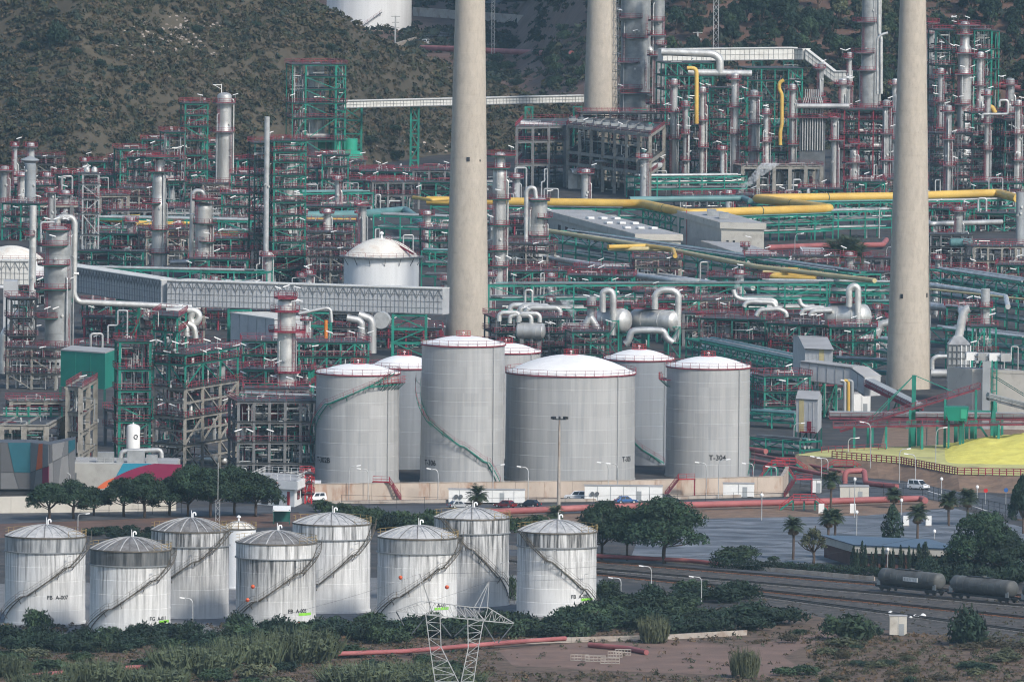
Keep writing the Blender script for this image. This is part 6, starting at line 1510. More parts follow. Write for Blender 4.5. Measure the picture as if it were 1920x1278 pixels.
# ---- vehicles
def vehicle(label, kind, body, px, py, yaw, gnd=None, name=None):
 c = gnd if gnd is not None else G(px, py)
 dims = {'car': (4.3, 1.75, 1.45), 'suv': (4.5, 1.85, 1.7), 'van': (4.4, 1.85, 1.9)}[kind]
 L, Wd, H = dims; t = thing({'car': 'parked_car', 'suv': 'off_road_car', 'van': 'small_van'}[kind] if name is None else name, label, 'van' if kind == 'van' else 'car', c, 'vehicles on the site roads')
 cs, sn = math.cos(yaw), math.sin(yaw); f = Vector((cs, sn, 0)); s = Vector((-sn, cs, 0))
 X = lambda x, y, z: c + f * x + s * y + Vector((0, 0, z))
 hb = H * 0.56; w = Wd / 2
 if kind == 'van': roof = [(-L / 2 + 0.1, H), (L * 0.12, H), (L * 0.30, hb + 0.05)]; bon = [(L * 0.30, hb), (L / 2 - 0.1, hb * 0.82), (L / 2, hb * 0.5)]
 elif kind == 'suv': roof = [(-L / 2 + 0.25, H), (L * 0.08, H), (L * 0.24, hb + 0.05)]; bon = [(L * 0.24, hb), (L / 2 - 0.15, hb * 0.92), (L / 2, hb * 0.5)]
 else: roof = [(-L * 0.28, H), (L * 0.05, H), (L * 0.23, hb)]; bon = [(L * 0.23, hb), (L / 2 - 0.2, hb * 0.85), (L / 2, hb * 0.5)]
 def loft(sec, wt, wb, zb):
  b = MB(); k = len(b.v)
  return b
 prof = [(-L / 2, 0.32), (-L / 2, hb * 0.95), (-L / 2 + 0.08, hb)] + bon + [(L / 2, 0.32)]
 b = MB(); n = len(prof)
 for sg in (-1, 1): b.v += [tuple(X(x, sg * w * (0.97 if z > hb * 0.9 else 1.0), z)) for x, z in prof]
 b.face(range(n - 1, -1, -1)); b.face(range(n, 2 * n))
 for i in range(n): j = (i + 1) % n; b.face((i, j, n + j, n + i))
 b.build('body', body, t)
 cab = [(-L / 2 + (0.05 if kind != 'car' else 0.35), hb), roof[0], roof[1], (roof[2][0], hb)]
 b = MB(); m = len(cab)
 for sg in (-1, 1): b.v += [tuple(X(x, sg * w * (0.94 if z <= hb else 0.78), z)) for x, z in cab]
 b.face(range(m - 1, -1, -1)); b.face(range(m, 2 * m))
 for i in range(m): j = (i + 1) % m; b.face((i, j, m + j, m + i))
 b.build('cabin', body, t)
 def quad(name, pts): b = MB(); b.poly(pts); b.build(name, 'glass_dark', t)
 o = 0.025
 (x1, z1), (x2, z2) = cab[2], cab[3]
 quad('windscreen', [X(x2 + o, -w * 0.86, z2 + 0.08), X(x2 + o, w * 0.86, z2 + 0.08), X(x1 + 0.06 + o, w * 0.72, z1 - 0.08), X(x1 + 0.06 + o, -w * 0.72, z1 - 0.08)])
 (x1, z1), (x2, z2) = cab[1], cab[0]
 quad('rear_window', [X(x2 - o, w * 0.8, z2 + 0.15), X(x2 - o, -w * 0.8, z2 + 0.15), X(x1 - o, -w * 0.7, z1 - 0.12), X(x1 - o, w * 0.7, z1 - 0.12)])
 for sg in (-1, 1):
  xa, xb = cab[0][0] + 0.35, cab[3][0] - 0.3
  for k in range(2 if kind != 'car' else 2):
   f0, f1 = k / 2 + 0.03, (k + 1) / 2 - 0.03
   p0, p1 = xa + (xb - xa) * f0, xa + (xb - xa) * f1; r0, r1 = roof[0][0] + 0.15, roof[1][0] - 0.02; q0, q1 = r0 + (r1 - r0) * f0, r0 + (r1 - r0) * f1
   wz = lambda z: w * (0.94 - 0.16 * (z - hb) / (H - hb)) + 0.02
   za, zb = hb + 0.06, H - 0.1
   quad('side_window', [X(p0, sg * wz(za), za), X(p1, sg * wz(za), za), X(q1, sg * wz(zb), zb), X(q0, sg * wz(zb), zb)])
 for x in (-L * 0.31, L * 0.31):
  for sg in (-1, 1):
   b = MB(); b.cyl(X(x, sg * (w - 0.18), 0.33), X(x, sg * (w + 0.02), 0.33), 0.33, n=16); wo = b.build('wheel', 'tyre', t, smooth=True)
   b = MB(); b.cyl(X(x, sg * (w + 0.02), 0.33), X(x, sg * (w + 0.04), 0.33), 0.2, n=12); b.build('rim', 'silver_bright', wo, smooth=True)
 for sg in (-1, 1):
  b = MB(); b.frame(X(L / 2 - 0.02, sg * w * 0.72, hb * 0.68), f * 0.05, s * 0.22, Vector((0, 0, 0.1))); b.build('headlight', 'light_white', t)
  b = MB(); b.frame(X(-L / 2 - 0.01, sg * w * 0.85, hb * 0.85), f * 0.04, s * 0.1, Vector((0, 0, 0.16))); b.build('tail_light', 'hazard_red', t)
 b = MB(); b.frame(X(L / 2, 0, 0.38), f * 0.07, s * w * 0.95, Vector((0, 0, 0.1))); b.build('bumper', 'grey_dark', t)
 return t
vehicle('white van driving on the road below the yellow sulphur pile', 'van', 'car_white', 1722, 917, -0.75)
vehicle('white off-road car parked beside the white office', 'suv', 'car_white', 590, 939, -2.5)
vehicle('dark red car on the road beside the white cabins', 'car', 'car_red', 947, 951, 2.6)
vehicle('black car on the road right of the dark red car', 'car', 'car_dark', 993, 950, 2.6)
vehicle('silver car on the road left of the small palm', 'car', 'car_silver', 860, 952, 0.5)
vehicle('white off-road car parked before the bund wall', 'suv', 'car_white', 1081, 936, 2.9)
vehicle('blue car behind the big pines', 'car', 'car_blue', 1174, 943, 0.3)
vehicle('dark car near the red bund steps', 'car', 'car_dark', 1251, 940, 0.3)
vehicle('white van seen from behind beside the low beige annexe', 'van', 'car_white', 1479, 494, 1.4)
vehicle('white van on the far road below the big white tank', 'van', 'car_white', 0, 0, 1.2, gnd=on_surface(800, 84, back_z, 4242, 5600, 8.0))
# ---- left buildings
F = [G(-40, 928), G(57, 928), G(91, 932), G(139, 922)]; hB = 10.3
bk = [p + Vector((0, 9, 0)) for p in F]
t = thing('mosaic_building', 'grey building clad in angular teal, orange and crimson panels', 'building', F[1])
b = MB()
for i in range(3):
 a, e = F[i], F[i + 1]; b.poly([a + Vector((0, 0, 1.2)), e + Vector((0, 0, 1.2)), e + Vector((0, 0, hB)), a + Vector((0, 0, hB))])
b.poly([F[3] + Vector((0, 0, 1.2)), bk[3] + Vector((0, 0, 1.2)), bk[3] + Vector((0, 0, hB)), F[3] + Vector((0, 0, hB))])
b.poly([p + Vector((0, 0, hB)) for p in F] + [p + Vector((0, 0, hB)) for p in reversed(bk)])
b.build('wall', 'mosaic_grey_a', t)
b = MB(); b.poly([p + Vector((0, 0.6, 0)) for p in (F[0], F[1])] + [p + Vector((0, 0.6, 1.2)) for p in (F[1], F[0])]); b.poly([F[1] + Vector((0, .6, 0)), F[3] + Vector((0, .6, 0)), F[3] + Vector((0, .6, 1.2)), F[1] + Vector((0, .6, 1.2))]); b.build('plinth', 'steel_black', t)
def fpanel(i, pts, m):
 a, e = F[i], F[i + 1]; n = Vector(((e - a).y, -(e - a).x, 0)).normalized(); n = n if n.y < 0 else -n
 q = [a.lerp(e, f) + Vector((0, 0, 1.2 + (hB - 1.2) * z)) for f, z in pts]; b = MB(); k = len(q)
 b.v += [tuple(p + n * 0.03) for p in q] + [tuple(p + n * 0.10) for p in q]
 b.face(range(k, 2 * k)); b.face(range(k - 1, -1, -1))
 for j in range(k): b.face((j, (j + 1) % k, k + (j + 1) % k, k + j))
 c = sum((Vector(p) for p in q), Vector((0, 0, 0))) / k
 b.v = [tuple(c + (Vector(v) - c) * 0.985) for v in b.v]
 b.build('cladding_panel', m, t)
for i, pts, m in ((0, [(0.42, 0.36), (0.66, 0.36), (0.54, 1), (0.42, 1)], 'mosaic_grey_a'), (0, [(0.68, 0.36), (1, 0.35), (1, 1), (0.55, 1)], 'mosaic_teal'), (0, [(0.42, 0), (0.77, 0), (0.67, 0.35), (0.42, 0.35)], 'mosaic_grey_b'), (0, [(0.78, 0), (1, 0), (1, 0.34), (0.68, 0.35)], 'mosaic_grey_a'), (0, [(0, 0), (0.41, 0), (0.41, 1), (0, 1)], 'mosaic_grey_b'),
      (1, [(0, 0.36), (0.3, 0.42), (0.45, 1), (0, 1)], 'mosaic_grey_c'), (1, [(0.31, 0.42), (0.66, 0.48), (0.66, 1), (0.46, 1)], 'mosaic_orange'), (1, [(0.67, 0.49), (1, 0.54), (1, 1), (0.67, 1)], 'mosaic_grey_c'), (1, [(0, 0), (0.2, 0), (0.3, 0.41), (0, 0.35)], 'mosaic_grey_b'), (1, [(0.21, 0), (0.66, 0), (0.66, 0.47), (0.31, 0.41)], 'mosaic_grey_c'), (1, [(0.67, 0), (1, 0), (1, 0.53), (0.67, 0.48)], 'mosaic_crimson'),
      (2, [(0, 0.6), (0.12, 0.62), (0.1, 1), (0, 1)], 'mosaic_grey_a'), (2, [(0.13, 0.62), (0.48, 0.68), (0.6, 1), (0.11, 1)], 'mosaic_grey_c'), (2, [(0.49, 0.68), (0.74, 0.72), (0.74, 1), (0.61, 1)], 'mosaic_grey_b'), (2, [(0.75, 0.73), (1, 0.8), (1, 1), (0.75, 1)], 'mosaic_teal'), (2, [(0, 0), (0.16, 0), (0.14, 0.61), (0, 0.59)], 'mosaic_grey_c'), (2, [(0.17, 0), (0.34, 0), (0.47, 0.67), (0.15, 0.61)], 'mosaic_grey_b'), (2, [(0.35, 0), (0.8, 0), (0.74, 0.7), (0.48, 0.67)], 'mosaic_grey_c'), (2, [(0.81, 0), (1, 0), (1, 0.78), (0.75, 0.71)], 'mosaic_grey_b')):
 fpanel(i, pts, m)
Ym = gy(930); x0, x1 = D(138, 0, Ym).x, D(342, 0, Ym).x; zt = D(240, 870, Ym).z
t = thing('low_industrial_hall', 'low pale hall painted with a teal, crimson and orange sweep', 'building', (x0, Ym, 0))
b = MB(); b.box(((x0 + x1) / 2, Ym + 9, zt / 2), (x1 - x0, 18, zt)); b.build('wall', 'hall_wall', t)
b = MB(); b.box(((x0 + x1) / 2, Ym + 9, zt + 0.06), (x1 - x0 - 0.5, 17.5, 0.1)); b.build('roof', 'roof_grey', t)
def mural(m, pts, o):
 b = MB(); b.poly([D(x, y, Ym - o) for x, y in pts]); b.build('mural', m, t)
arc = lambda x0, y0, x1, y1, k, n=10: [(x0 + (x1 - x0) * i / n, y0 + (y1 - y0) * i / n - k * math.sin(PI * i / n)) for i in range(n + 1)]
mural('mosaic_blue', [(231, 868)] + [(288, 868.5)] + list(reversed(arc(217, 893, 288, 868.5, 3))), 0.03)
mural('mosaic_crimson', arc(214, 895, 290, 868.7, 4) + [(341, 870), (341, 905), (285, 912), (213, 899)], 0.05)
mural('mosaic_orange', arc(178, 917, 214, 895, 3) + [(210, 905), (196, 915)], 0.06)
b = MB(); b.railing([(x0 + 0.5, Ym + 0.6, zt + 0.1), (x0 + 10, Ym + 0.6, zt + 0.1)], w=0.09); b.build('roof_railing', 'galv_thin', t)
for i, (px, w, h) in enumerate(((205, 3.2, 2.0), (262, 3.4, 2.4), (292, 2.2, 1.6), (232, 1.4, 0.9))): b = MB(); b.box((D(px, 0, Ym).x, Ym + 4, zt + 0.1 + h / 2), (w, 2.4, h)); b.build('roof_unit', 'silver_dull', t)
b = MB(); b.tube([D(226, 858, Ym + 4), D(228, 846, Ym + 4), D(302, 843, Ym + 4), D(303, 858, Ym + 4)], 0.5, 10); b.build('roof_duct', 'silver', t, smooth=True)
b = MB(); b.box((D(147, 0, Ym).x, Ym - 0.04, 1.9), (0.9, 0.06, 3.6)); b.build('door', 'grey_dark', t)
Yv = gy(900); c = D(249, 900, Yv); c.z = 0; rv = 13 / S(Yv); zt = D(249, 796, Yv).z
t = thing('gas_vessel', 'white upright vessel with a round dark emblem behind the painted hall', 'vessel', c); b = MB(); b.lathe(c, [(rv, 0.5), (rv, zt - 0.6), (rv * 0.85, zt - 0.15), (rv * 0.4, zt + 0.15), (0.15, zt + 0.2), (0.15, zt + 0.5)], 28); b.build('shell', 'white_paint', t, smooth=True)
ze = D(249, 819, Yv - rv).z; b = MB()
for a0, a1, r0, r1 in ((0.2, 2.6, 0.28, 0.5), (2.9, 5.6, 0.28, 0.5), (5.7, 6.5, 0.1, 0.42)):
 for i in range(6):
  u0, u1 = a0 + (a1 - a0) * i / 6, a0 + (a1 - a0) * (i + 1) / 6
  P = [(r0 * math.cos(u0), r0 * math.sin(u0)), (r1 * math.cos(u0), r1 * math.sin(u0)), (r1 * math.cos(u1), r1 * math.sin(u1)), (r0 * math.cos(u1), r0 * math.sin(u1))]
  b.poly([cyl_pt(c, rv + 0.03, 0.42 + x / rv, ze + z) for x, z in P])
b.build('emblem', 'letter_black', t)
for k in range(4): a = k * PI / 2 + 0.6; member('leg', cyl_pt(c, rv * 0.8, a, 0), cyl_pt(c, rv * 0.8, a, 0.7), 0.3, 'white_paint', t)
t, A, u, v, n = flat_building('small white office with a railed roof and red script sign', (478, 945), (552, 950), (502, 934), 5.0, wall='white_paint', parapet=1.6, eave=0.9, wins=[(0.25, 1.6, 1.6, 2.8, 'glass_dark'), (0.55, 1.6, 1.2, 2.6, 'glass_dark'), (0.85, 1.6, 0.6, 2.6, 'red_bright')], name='office')
for f in (0.3, 0.6): b = MB(); q = A + u + v * f; b.frame(q + Vector((0.04, 0, 2.0)), v.normalized() * 1.6, Vector((0.05, 0, 0)), Vector((0, 0, 0.8))); b.build('window', 'glass_dark', t)
b = MB(); e = 0.7; un, vn = u.normalized() * e, v.normalized() * e; q = [A - un - vn, A + u + un - vn, A + u + v + un + vn, A + v - un + vn]; b.railing([p + Vector((0, 0, 5.1)) for p in q], True, w=0.08, h=1.1, toe=False); b.build('roof_railing', 'white_paint', t)
b = MB(); pts = []
for i in range(22):
 f = 0.1 + 0.55 * i / 21; pts.append(A + u * f + n * 1.0 + Vector((0, 0, 4.45 + 0.28 * math.sin(i * 1.35))))
b.tube(pts, 0.07, 6); b.build('script_sign', 'red_bright', t)
frame('red steel stair frame beside the white office', 572, 584, 944, [925, 905, 888], 4, nx=1, ny=1, post='red_bright', beam='red_bright', rail='red_bright', brace=0.8, fill=0, lamps=0, pw=0.3, pipes=0)
t = thing('road_tanker', 'white and orange truck body parked behind the office', 'truck', G(587, 940)); b = MB(); c = G(589, 934); b.box(c + Vector((0, 0, 2.6)), (2.6, 6, 1.5)); b.build('upper_body', 'white_paint', t); b = MB(); b.box(c + Vector((0, 0, 1.3)), (2.6, 6, 1.1)); b.build('lower_body', 'mosaic_orange', t)
for sx in (-1.1, 1.1):
 for sy in (-2.2, 2.2): b = MB(); b.cyl(c + Vector((sx - 0.15, sy, 0.45)), c + Vector((sx + 0.15, sy, 0.45)), 0.45, n=14); b.build('wheel', 'tyre', t, smooth=True)
c = G(528, 982); t = thing('shelter', 'small green shelter with a pale sloping roof behind the tanks', 'shelter', c)
b = MB(); b.frame(c + Vector((0, 1, 2.9)), Vector((1.7, 0, 0)), Vector((0, 1.6, 0.35)), Vector((0, 0, 0.06))); b.build('roof', 'white_paint', t)
for x in (-1.5, 1.5):
 for y in (-0.4, 2.3): member('post', c + Vector((x, y, 0)), c + Vector((x, y, 2.8)), 0.16, 'green_dark', t)
b = MB(); b.box(c + Vector((0, 2.4, 1.3)), (3.0, 0.06, 2.0)); b.build('back_panel', 'green_dark', t)
def cabin(label, xl, xr, yt, yb, d=2.6, fins=6, mat='white_paint'):
 Y = gy(yb); a, e = D(xl, yb, Y).x, D(xr, yb, Y).x; h = D(xl, yt, Y).z; t = thing('site_cabin', label, 'cabin', (a, Y, 0), 'white cabins by the bund wall')
 b = MB(); b.box(((a + e) / 2, Y + d / 2, h / 2 + 0.1), (e - a, d, h - 0.2)); b.build('body', mat, t)
 b = MB(); b.box(((a + e) / 2, Y + d / 2, h + 0.03), (e - a + 0.2, d + 0.2, 0.12)); b.build('roof', 'roof_grey', t)
 for i in range(1, fins): x = a + (e - a) * i / fins; member('panel_joint', (x, Y - 0.02, 0.2), (x, Y - 0.02, h - 0.1), 0.08, 'grey_paint', t)
 b = MB(); b.box((a + 0.7 * (e - a), Y - 0.03, 1.1), (0.9, 0.05, 2.0)); b.build('door', 'grey_paint', t)
 for k in (0.1, 0.16) if fins > 4 else (): b = MB(); b.lathe((a + k * (e - a), Y - 0.25, h * 0.5), [(0.4, -0.1), (0.4, 0.1)], 12, axis=(0, 1, 0)); b.build('fan_unit', 'grey_dark', t)
 return t
cabin('long white cabin beside the small palm', 841, 984, 917, 944, fins=7); cabin('long white cabin with round fan units behind the big pines', 1096, 1242, 910, 938, fins=6); cabin('short white cabin with double doors before the bund', 1356, 1414, 906, 928, fins=2)
cabin('tiny white kiosk cabin left of the tallest palm', 1521, 1540, 899, 919, fins=2); cabin('low cream block house right of the tallest palm', 1575, 1629, 912, 934, d=5, fins=3, mat='beige_wall')
cabin('pale meter box hut in the scrub beside the railway', 1668, 1700, 1154, 1184, d=2.2, fins=2, mat='beige_wall')
A, B, C = G(1605, 1062), G(1800, 1070), G(1545, 1044); u, v = B - A, C - A; t = thing('brick_house', 'low brick house with a dark blue roof among the cypresses', 'house', A)
block(t, A, u, v, 0, 2.6, 'brick_wall'); block(t, A, u, v, 2.6, 3.9, 'beige_wall', 'fascia', 0.5); block(t, A, u, v, 3.91, 4.1, 'roof_blue', 'roof', 0.7)
n = Vector((u.y, -u.x, 0)).normalized(); n = n if n.y < 0 else -n
for i in range(6): p = A + u * (0.1 + i * 0.15) + n * 0.04 + Vector((0, 0, 1.5)); b = MB(); b.frame(p, u.normalized() * 0.9, n * 0.05, Vector((0, 0, 0.7))); b.build('window', 'glass_dark', t)
# ---- fire-water mains in front (salmon)
def gp(pts, z): return [G(x, y, z) for x, y in pts]
ppipe('long salmon main along the bank above the car park', gp([(880, 961), (1130, 950), (1450, 942), (1728, 934), (1735, 938)], 1.1), 0.62, 'salmon_pipe', n=12, supports=[(G(x, y), G(x, y) + Vector((0, 0, 1.1))) for x, y in ((950, 964), (1100, 957), (1250, 953), (1400, 950), (1550, 946), (1690, 941))])
ppipe('salmon main emerging from the reeds in front', gp([(40, 1268), (160, 1256), (420, 1240), (500, 1230), (760, 1220), (960, 1203), (1060, 1196)], 0.9), 0.4, 'salmon_pipe', n=12, supports=[(G(x, y), G(x, y) + Vector((0, 0, .9))) for x, y in ((130, 1268), (560, 1236), (700, 1232), (850, 1222))])
ppipe('short salmon pipe ending at the dirt clearing', gp([(1105, 1208), (1180, 1215), (1212, 1222)], 0.5), 0.45, 'salmon_pipe', n=12)
ppipe('salmon arch pipe over the road at right', [G(1584, 906), G(1584, 906) + Vector((0, 0, 2.4)), G(1620, 904) + Vector((0, 0, 2.4)), G(1623, 910) + Vector((0, 0, 0.5)), G(1660, 914) + Vector((0, 0, 0.5)), G(1682, 916) + Vector((0, 0, 0.5))], 0.55, 'salmon_pipe', n=12, bend=1.4)
ppipe('salmon main behind the kerb by the railway', gp([(1085, 1040), (1290, 1050), (1345, 1056)], 0.8), 0.4, 'salmon_pipe')
for i, pts in enumerate(([(1406, 862), (1500, 880), (1560, 892)], [(1410, 850), (1470, 862), (1580, 884)], [(1406, 842), (1436, 846)])):
 ppipe(f'{["front", "middle", "stub"][i]} pink pipe running down beside the T-304 tank', gp(pts, 1.0), [0.4, 0.3, 0.55][i], 'salmon_pipe')
ppipe('salmon pipe across the far slope below the road', [on_surface(x, y, back_z, 4242, 5600, 8) + Vector((0, 0, 1.2)) for x, y in ((790, 97), (860, 99), (930, 103), (1000, 106), (1072, 108))], 0.95, 'salmon_pipe', n=12)
ppipe('pink pipe on the slope at the far right', [on_surface(x, y, back_z, 4242, 5600, 8) + Vector((0, 0, 1.2)) for x, y in ((1835, 158), (1880, 168), (1940, 178))], 0.9, 'salmon_pipe', n=12)
def footbridge(label, xl, xr, yb, z=1.9, gp_=True):
 a, e = G(xl, yb), G(xr, yb); t = thing('footbridge', label, 'footbridge', a); b = MB(); b.bar(a + Vector((0, 0, z)), e + Vector((0, 0, z)), 1.2, 0.15); d = b.build('deck', 'red_steel', t)
 for k in (-0.6, 0.6): b = MB(); b.railing([a + Vector((0, k, z + .08)), e + Vector((0, k, z + .08))], w=0.1, toe=False); b.build('railing', 'red_bright', d)
 n = max(2, int((e - a).length / 3))
 for i in range(n + 1): p = a.lerp(e, i / n); member('post', p, p + Vector((0, 0, z)), 0.28, 'green_steel', t)
 stairs(t, a + Vector((-2.6, 0, 0)), a + Vector((0, 0, z)), rail='red_bright'); stairs(t, e + Vector((2.4, 0, 0)), e + Vector((0, 0, z)), rail='red_bright'); return t
footbridge('red railed footbridge over the salmon main by the palms', 1487, 1528, 956); footbridge('red footbridge crossing the pipes right of the T-304 tank', 1455, 1492, 884, 1.6); footbridge('small red footbridge near the sulphur yard fence', 1562, 1600, 886, 1.4)
footbridge('red platform at the end of the bund wall', 1446, 1470, 905, 3.4)
for i, (x, y, x2, y2) in enumerate(((752, 936, 730, 908), (1247, 930, 1272, 897), (1470, 930, 1492, 904))):
 a = G(x, y) + Vector((0, -1.5, 0)); t = thing('bund_steps', f'red steps over the bund wall, {["left of the T-306 tank", "left of the T-304 tank", "at the right end"][i]}', 'steps', a)
 e = D(x2, y2, a.y + 0.2); e.z = 3.4; stairs(t, a, e, rail='red_steel', mat='red_dull'); e2 = e + Vector((3.2 * (1 if x2 > x else -1), 1.2, 0)); b = MB(); b.bar(e, e2, 1.1, 0.12); b.build('landing', 'red_steel', t); b = MB(); b.railing([e + Vector((0, -.5, .05)), e2 + Vector((0, -.5, .05))], w=0.1); b.build('railing', 'red_bright', t); member('prop', (e2.x, e2.y, 0), (e2.x, e2.y, 3.4), 0.25, 'red_steel', t)
# ---- the far road below the big white tank
def draped(name, L, w, mat, dz=0.25):
 P = [on_surface(x, y, back_z, 4242, 5600, 6.0) for x, y in L]; P = [p for p in P if p]; b = MB()
 for a, e in zip(P, P[1:]):
  n = max(1, int((e - a).length / 12))
  for i in range(n):
   p, q = a.lerp(e, i / n), a.lerp(e, (i + 1) / n); d = Vector((q.y - p.y, p.x - q.x, 0)).normalized() * w / 2
   b.poly([Vector((v.x, v.y, max(back_z(v.x, v.y), back_z(p.x, p.y), back_z(q.x, q.y)) + dz)) for v in (p - d, q - d, q + d, p + d)])
 return struct(b.build(name, mat))
draped('road', [(700, 112), (765, 90), (840, 62), (920, 32), (1000, 5), (1060, -20)], 7, 'asphalt')
P = [on_surface(x, y, back_z, 4242, 5600, 6.0) for x, y in ((712, 103), (770, 80), (835, 52))]
wall_run('low pale kerb wall along the far road', [Vector((p.x, p.y, 0)) for p in P], 1.4, 0.6, 'concrete_pale', 8, z=P[1].z)
P = [on_surface(x, y, back_z, 4242, 5600, 6.0) for x, y in ((775, 30), (1000, 28))]
wall_run('pale concrete wall on the far terrace', [Vector((p.x, p.y, 0)) for p in P], 3.0, 0.6, 'concrete_pale', 10, z=P[0].z)
# ---- sulphur yard, transfer towers, open conveyors at right
ZS = 2.2
gsheet('sulphur_yard', [(1490, 852), (1560, 842), (1660, 838), (1960, 826), (1960, 893), (1795, 889), (1690, 868), (1560, 858)], ZS, 'sulphur_dust')
b = MB()   # earth bank in front of the yard
top = [G(x, y, ZS - 0.02) for x, y in ((1490, 853), (1560, 859), (1690, 869), (1795, 890), (1960, 894))]; bot = [G(x, y, 0.0) for x, y in ((1500, 884), (1580, 892), (1690, 900), (1800, 922), (1960, 926))]
for i in range(4):
 n = 8
 for k in range(n):
  f0, f1 = k / n, (k + 1) / n
  for m in range(3):
   g0, g1 = m / 3, (m + 1) / 3
   P = lambda f, g: (top[i].lerp(top[i + 1], f)).lerp(bot[i].lerp(bot[i + 1], f), g) + Vector((0, 0, 0.35 * math.sin((i + f) * 9.0) * math.sin(g * PI)))
   b.poly([P(f0, g1), P(f1, g1), P(f1, g0), P(f0, g0)])
struct(b.build('earth_bank', 'bank_soil'))
def pile_h(x, y, c):
 return 0
px0, px1 = 1770, 1990; b = MB(); nx, ny = 46, 16
Ya, Yb = gy(889) + 12, gy(838) - 4
k0 = len(b.v)
for j in range(ny + 1):
 Y = Ya + (Yb - Ya) * j / ny
 for i in range(nx + 1):
  x = D(px0 + (px1 - px0) * i / nx, 850, Y).x; fx = i / nx; fy = j / ny
  h = 3.3 * min(1, fx * 2.6) * min(1, (1 - fx) * 4) * min(1, fy * 1.9) * min(1, (1 - fy) * 5)
  h *= 0.86 + 0.14 * math.sin(fx * 9 + 1); h += (0.12 * hnoise(x, Y, 0.9, 3) + 0.1 * hnoise(x, Y, 0.35, 5)) * (1 if h > 0.4 else 0)
  b.v.append((x, Y, ZS - 0.05 + max(0, h)))
for j in range(ny):
 for i in range(nx): q = k0 + j * (nx + 1) + i; b.face((q, q + 1, q + nx + 2, q + nx + 1))
o = b.build('sulphur_pile', 'sulphur', loc=(D(1850, 880, Ya).x, Ya, ZS), smooth=True); tag(o, 'bright yellow sulphur heap in the yard at right', 'heap')
def fence(label, pts, h, mat, z=0.0, name='fence', step=2.4, rails=2, w=0.08):
 t = thing(name, label, 'fence', Vector(pts[0]))
 for a, e in zip(pts, pts[1:]):
  a, e = Vector(a), Vector(e); n = max(1, round((e - a).length / step))
  for i in range(n + 1): p = a.lerp(e, i / n); member('post', p, p + Vector((0, 0, h)), w * 1.5, mat, t)
  for r in range(rails): zz = Vector((0, 0, h * (r + 1) / rails - 0.05)); member('rail', a + zz, e + zz, w, mat, t)
 return t
fence('red railing along the sulphur yard', [G(x, y, ZS) for x, y in ((1560, 858), (1690, 869), (1795, 889), (1940, 892))], 1.4, 'red_steel', step=1.4, rails=3, w=0.14)
fence('red railing behind the sulphur yard', [G(x, y, ZS) for x, y in ((1540, 848), (1660, 842))], 1.2, 'red_steel', step=2)
fence('tall dark mesh fence along the road by the palms', [G(x, y) for x, y in ((1500, 918), (1620, 930), (1730, 932), (1800, 950), (1950, 985))], 2.6, 'steel_black', step=3.5, rails=3, w=0.06)
fence('dark post fence along the main road', [G(x, y) for x, y in ((640, 950), (900, 957), (1480, 943))], 2.4, 'steel_black', step=6, rails=2, w=0.05)
fence('dark mesh fence behind the pines at left', [G(x, y) for x, y in ((150, 968), (340, 962))], 2.3, 'steel_black', step=3, rails=2, w=0.05)
for i, (px, py) in enumerate(((1752, 958), (1795, 872))):
 pass
def gable(label, fl, fr, back, z0, h, rise, wall, roof, name='transfer_tower', stripe=None, ridge='u', cat='building'):
 A, B, C = G(*fl), G(*fr), G(*back); u, v = B - A, C - A; t = thing(name, label, cat, A)
 Z = lambda z: Vector((0, 0, z)); b = MB()
 for p, q in ((A, B), (B, B + v), (B + v, A + v), (A + v, A)): b.poly([p + Z(z0), q + Z(z0), q + Z(h), p + Z(h)])
 if ridge == 'u':
  m0, m1 = A + v / 2 + Z(h + rise), B + v / 2 + Z(h + rise); b.poly([A + Z(h), A + v + Z(h), m0]); b.poly([B + v + Z(h), B + Z(h), m1]); slopes = [(A, B, m1, m0), (B + v, A + v, m0, m1)]
 else:
  m0, m1 = A + u / 2 + Z(h + rise), A + u / 2 + v + Z(h + rise); b.poly([A + Z(h), B + Z(h), m0]); b.poly([B + v + Z(h), A + v + Z(h), m1]); slopes = [(B, B + v, m1, m0), (A + v, A, m0, m1)]
 b.poly([A + Z(z0), A + v + Z(z0), B + v + Z(z0), B + Z(z0)]); b.build('wall', wall, t)
 for a, e, f, g in slopes:
  b = MB(); q = [a + Z(h), e + Z(h), Vector(f), Vector(g)]; c = sum(q, Vector((0, 0, 0))) / 4; q = [c + (p - c) * 1.06 + Z(0.1) for p in q]; b.poly(q); b.poly([p - Z(0.12) for p in reversed(q)]); b.build('roof', roof, t)
 n = Vector((u.y, -u.x, 0)).normalized(); n = n if n.y < 0 else -n
 k = max(3, int(u.length / 0.9))
 for i in range(1, k): p = A + u * (i / k) + n * 0.03; member('cladding_rib', p + Z(z0), p + Z(h), 0.07, wall, t)
 if stripe: p = A + u * stripe + n * 0.05; b = MB(); b.frame(p + Z((z0 + h) / 2), u.normalized() * 0.55, n * 0.03, Z((h - z0) / 2)); b.build('translucent_strip', 'cream_pipe', t)
 if z0 > 1:
  for i in (0, 0.5, 1):
   for j in (0, 1): member('leg', A + u * i + v * j, A + u * i + v * j + Z(z0), 0.35, 'green_dark', t)
  for i in (0, 0.5): member('brace', A + u * i, A + u * (i + .5) + Z(z0), 0.2, 'green_dark', t)
 return t, A, u, v, n
tt, A, u, v, n = gable('tall grey transfer tower behind the conveyor gallery at right', (1508, 778), (1560, 780), (1486, 752), 0, 14.2, 1.2, 'gallery_grey', 'roof_grey', stripe=0.6)
t2, A, u, v, n = gable('small grey gabled transfer house raised on green legs', (1492, 842), (1532, 844), (1500, 832), 3.6, 10.4, 1.2, 'gallery_grey', 'roof_grey', stripe=0.25)
